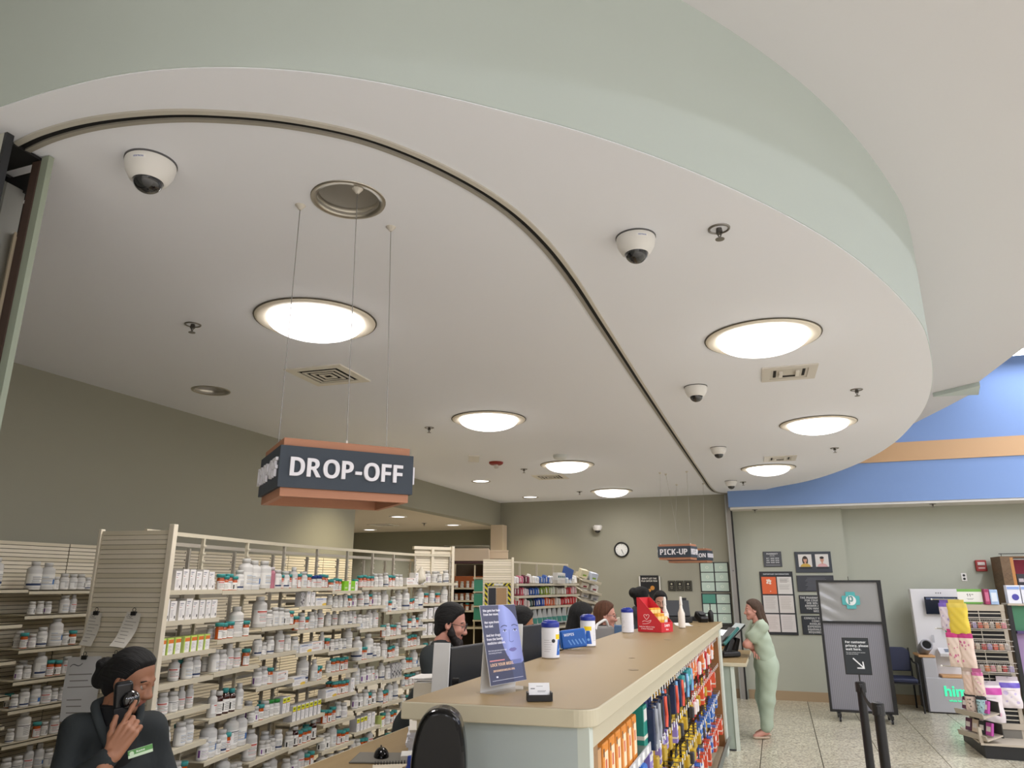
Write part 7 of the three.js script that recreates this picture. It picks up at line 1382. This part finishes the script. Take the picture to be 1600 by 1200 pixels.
const SCR = { name: 'trousers', color: '#1d1f24', len: 0.97 };
const DARKSHOE = { color: '#141416' };

// woman on the phone, front left
{
  const J = pose([-2.535, 1.33, -2.365], 1.0, [-2.545, 0.8, -2.43], { hw: 0.165, set: { shR: [-2.605, 1.245, -2.262], shL: [-2.478, 1.228, -2.492], elR: [-2.545, 1.05, -2.16], wrR: [-2.345, 1.196, -2.197], elL: [-2.4, 0.985, -2.56], wrL: [-2.26, 0.9, -2.45] } });
  const p = figure({ label: 'woman in a dark jacket holding a black handset to her ear, dark hair tied back', base: [-2.545, -2.43], cell: 0.01, headCell: 0.0034, hairCell: 0.0036, J, skin: '#9d6d52', lip: '#8a4c44', hair: '#0a0706', build: 0.93,
    head: { p: [-2.503, 1.424, -2.392], yaw: 1.86, pitch: 0.32, roll: 0.04, size: 0.93 }, lids: 0.95,
    hands: { R: { dir: unit([0.3, 0.86, -0.36]), th: unit([-0.93, 0.28, 0.3]), nrm: unit([-0.62, 0.1, -0.78]), curl: [0.06, 1.05, 1.15, 1.2, 0.15], cell: 0.0035, size: 1.06 } },
    hairShape: { top: 0.09, thick: 0.012, low: -0.12, add: [ell([0, 0.0, -0.09], [0.058, 0.065, 0.045]), ell([0, -0.04, -0.135], [0.036, 0.045, 0.036]), ell([0.0, 0.012, -0.155], [0.026, 0.022, 0.024]), ell([0.03, 0.02, -0.15], [0.03, 0.02, 0.02])], k: 0.025 },
    top: { name: 'jacket', color: '#24292a', sleeve: 'long', neck: [0.078, 0.02] }, bottom: SCR, shoes: DARKSHOE });
  // black top, collar and fittings
  const nb = [-2.535, 1.33, -2.365];
  const tee = [cap([nb[0], nb[1] - 0.015, nb[2]], [-2.5, 1.16, -2.36], 0.062, 0.075)]; const [a, b] = bounds(tee, 0.02);
  mesh('black_top', p.G(netMesh((x, y, z) => Math.max(field(tee, 0.02)(x, y, z), y - nb[1] - 0.005), a, b, 0.008)), toneMat('#121214', 0.85), p.t);
  const col = (pts, r) => p.G(tube(pts, r, 8, 24));
  mesh('collar', col([[-2.6, 1.345, -2.36], [-2.575, 1.335, -2.3], [-2.515, 1.28, -2.275], [-2.46, 1.2, -2.285]], 0.017), toneMat('#313738', 0.85), p.t);
  mesh('collar', col([[-2.53, 1.35, -2.43], [-2.475, 1.34, -2.42], [-2.435, 1.285, -2.39], [-2.425, 1.2, -2.33]], 0.017), toneMat('#313738', 0.85), p.t);
  mesh('zip', col([[-2.44, 1.19, -2.285], [-2.425, 1.09, -2.29], [-2.425, 0.95, -2.3]], 0.004), toneMat('#5d6264', 0.4), p.t);
  const badge = canvasTex(192, 64, (g) => { g.fillStyle = '#5f9a54'; g.fillRect(0, 0, 192, 64); g.fillStyle = '#cfe3c4'; g.fillRect(0, 40, 192, 24); g.beginPath(); g.arc(28, 28, 18, 0, 7); g.fill(); g.fillStyle = '#f3f6ee'; g.font = 'bold 24px sans-serif'; g.fillText('Name', 62, 30); });
  mesh('name_badge', at(box(0.085, 0.028, 0.004, 0.001), 0.21, 1.185, 0.112, 0, 1.0, 0.2), mat('#ffffff', 0.5, { map: badge }), p.t);
  // handset
  const ph = thing('phone_handset', 'black cordless handset held against the ear of the woman on the phone', 'phone', [-2.425, 1.335, -2.292], 1.0);
  const hs = merge([at(box(0.066, 0.2, 0.036, 0.015), 0, 0, 0)]), tilt = 0.1;
  mesh('handset_body', at(hs, 0, 0, 0, 0.12, 0, tilt), mat('#0f1013', 0.35), ph);
  mesh('ear_hump', at(new THREE.SphereGeometry(0.038, 18, 12), 0.018, 0.03, 0.008), new THREE.MeshPhysicalMaterial({ color: 0x0c0d10, roughness: 0.12, clearcoat: 1 }), ph);
  mesh('battery_door', at(box(0.048, 0.08, 0.004, 0.002), -0.006, -0.035, 0.019, 0.12, 0, tilt), mat('#17181c', 0.5), ph);
}
// bearded man at the nearest monitor
{
  const J = pose([-2.085, 1.425, -4.465], 1.62, [-2.27, 0.9, -4.47], { hw: 0.185, set: { elR: [-2.04, 1.11, -4.2], wrR: [-1.85, 1.12, -4.25], elL: [-2.06, 1.1, -4.74], wrL: [-1.86, 1.12, -4.68] } });
  figure({ label: 'bearded man with glasses in a charcoal shirt leaning towards the nearest monitor', base: [-2.27, -4.47], cell: 0.011, headCell: 0.0045, hairCell: 0.0045, J, skin: '#c98f7c', lip: '#a5635c', hair: '#0b0807', beard: '#1a100c', glasses: '#2a2a2c', build: 1.1, wide: 1.02,
    head: { p: [-2.035, 1.545, -4.475], yaw: 1.86, pitch: 0.22, size: 0.99 }, hairShape: { top: 0.083, thick: 0.016, low: -0.09 }, top: { name: 'shirt', color: '#2b3031', sleeve: 'long', neck: [0.044, 0] }, bottom: SCR, shoes: DARKSHOE });
}
// colleague half hidden behind the poster
{
  const J = pose([-1.865, 1.385, -5.3], 1.9, [-1.95, 0.86, -5.28], { hw: 0.16 });
  figure({ label: 'dark-haired colleague mostly hidden between the poster and the second monitor', base: [-1.95, -5.28], cell: 0.014, headCell: 0.006, hairCell: 0.006, J, skin: '#a9714f', hair: '#0a0807', head: { p: [-1.838, 1.5, -5.3], yaw: 2.2, pitch: 0.25 }, hairShape: { top: 0.075, thick: 0.018, low: -0.09 }, top: { name: 'shirt', color: '#24272b', sleeve: 'long', neck: [0.06, 0] }, bottom: SCR, shoes: DARKSHOE });
}
// long-haired woman in a white top
{
  const J = pose([-1.72, 1.385, -6.41], 2.0, [-1.86, 0.86, -6.34], { hw: 0.16, reach: 0.1 });
  figure({ label: 'woman in a white top with long black hair bending over the desk', base: [-1.8, -6.36], cell: 0.014, headCell: 0.006, hairCell: 0.006, J, skin: '#b98a6c', hair: '#080707', head: { p: [-1.66, 1.5, -6.43], yaw: 2.0, pitch: 0.25 },
    hairShape: { down: true, top: 0.06, thick: 0.02, low: -0.12, add: [cap([0, -0.02, -0.055], [0, -0.2, -0.07], 0.066, 0.055), cap([0.07, 0, -0.01], [0.072, -0.14, 0.0], 0.024, 0.022), cap([-0.07, 0, -0.01], [-0.072, -0.14, 0.0], 0.024, 0.022)], k: 0.03 }, top: { name: 'white_top', color: '#d8cfc4', sleeve: 'long', neck: [0.06, 0] }, bottom: SCR, shoes: DARKSHOE });
}
// auburn-haired woman with glasses
{
  const J = pose([-1.66, 1.375, -7.18], 1.8, [-1.84, 0.85, -7.14], { hw: 0.155, reach: 0.08 });
  figure({ label: 'auburn-haired woman with glasses in a dark vest in profile', base: [-1.74, -7.16], cell: 0.014, headCell: 0.006, hairCell: 0.006, J, skin: '#cf9884', hair: '#6f452c', glasses: '#8a8078', head: { p: [-1.615, 1.5, -7.19], yaw: 1.82, pitch: 0.12 },
    hairShape: { down: true, top: 0.08, thick: 0.016, low: -0.12, add: [cap([0, 0, -0.065], [0, -0.13, -0.07], 0.055, 0.04), cap([-0.062, 0.02, -0.04], [-0.066, -0.14, -0.04], 0.022, 0.018), cap([0.062, 0.02, -0.04], [0.066, -0.14, -0.04], 0.022, 0.018)], k: 0.025 }, top: { name: 'vest', color: '#26282b', sleeve: 'long', neck: [0.075, 0] }, bottom: SCR, shoes: DARKSHOE });
}
// two colleagues at the far end
{
  const J = pose([-1.625, 1.5, -9.0], 2.2, [-1.7, 0.92, -8.95], { hw: 0.19 });
  figure({ label: 'colleague with puffy gathered dark hair and a grey jacket facing away at the far end', base: [-1.7, -8.95], cell: 0.016, headCell: 0.007, hairCell: 0.007, J, skin: '#7c5138', hair: '#0b0807', build: 1.1, head: { p: [-1.565, 1.615, -9.03], yaw: 2.3, pitch: 0.1 },
    hairShape: { top: 0.075, thick: 0.022, low: -0.08, add: [ell([0, 0.09, -0.02], [0.085, 0.05, 0.09]), ell([0, 0.06, -0.13], [0.06, 0.06, 0.055])], k: 0.03 }, top: { name: 'jacket', color: '#34383b', sleeve: 'long', neck: [0.06, 0] }, bottom: SCR, shoes: DARKSHOE });
  const J2 = pose([-1.445, 1.46, -9.62], 0.15, [-1.47, 0.92, -9.66], { hw: 0.18 });
  figure({ label: 'bearded colleague looking down, facing the shop at the far end', base: [-1.47, -9.66], cell: 0.016, headCell: 0.007, hairCell: 0.007, J: J2, skin: '#c08c74', hair: '#0c0908', beard: '#110c0a', head: { p: [-1.43, 1.575, -9.58], yaw: 0.25, pitch: 0.25 }, hairShape: { top: 0.08, thick: 0.014, low: -0.06 }, top: { name: 'shirt', color: '#1d1f22', sleeve: 'long', neck: [0.06, 0] }, bottom: SCR, shoes: DARKSHOE });
}
// customer in a pale green jumpsuit
{
  const turn = -1.3, neck = [-0.272, 1.352, -9.90], pel = [-0.225, 0.83, -9.90];
  const J = pose(neck, turn, pel, { hw: 0.155, foot: 0.05, set: { elL: [-0.43, 1.07, -9.73], wrL: [-0.335, 1.015, -9.90], elR: [-0.43, 1.06, -10.05], wrR: [-0.36, 1.0, -9.88], toeL: [-0.42, 0.03, -9.78], toeR: [-0.4, 0.03, -9.97], anL: [-0.29, 0.085, -9.82], anR: [-0.27, 0.085, -9.99] } });
  figure({ label: 'woman in a pale green jumpsuit leaning on the pick-up counter', base: [-0.225, -9.9], cell: 0.011, headCell: 0.005, hairCell: 0.005, J, skin: '#cd9483', hair: '#5b4433', build: 1.04, head: { p: [-0.325, 1.475, -9.91], yaw: -1.36, pitch: 0.06 },
    hairShape: { down: true, top: 0.08, thick: 0.014, low: -0.13, add: [cap([0, 0.02, -0.08], [0.0, -0.18, -0.12], 0.05, 0.04), cap([0.0, -0.18, -0.12], [0.01, -0.31, -0.14], 0.035, 0.015), cap([0.066, 0.03, -0.03], [0.06, -0.12, -0.06], 0.026, 0.024), cap([-0.066, 0.03, -0.03], [-0.06, -0.12, -0.06], 0.026, 0.024)], k: 0.03 },
    hands: { L: { cell: 0.006 }, R: { cell: 0.006 } }, top: { name: 'jumpsuit_top', color: '#a7b49f', sleeve: 'short', neck: [0.07, 0] }, bottom: { name: 'jumpsuit_legs', color: '#a7b49f', len: 0.86, ease: 0.03, hip: 0.13, up: 0.2 }, shoes: { color: '#c9b39c', low: true } });
}
scene.traverse((o) => { if (o.isMesh) o.castShadow = o.receiveShadow = true; });
renderer.render(scene, camera);
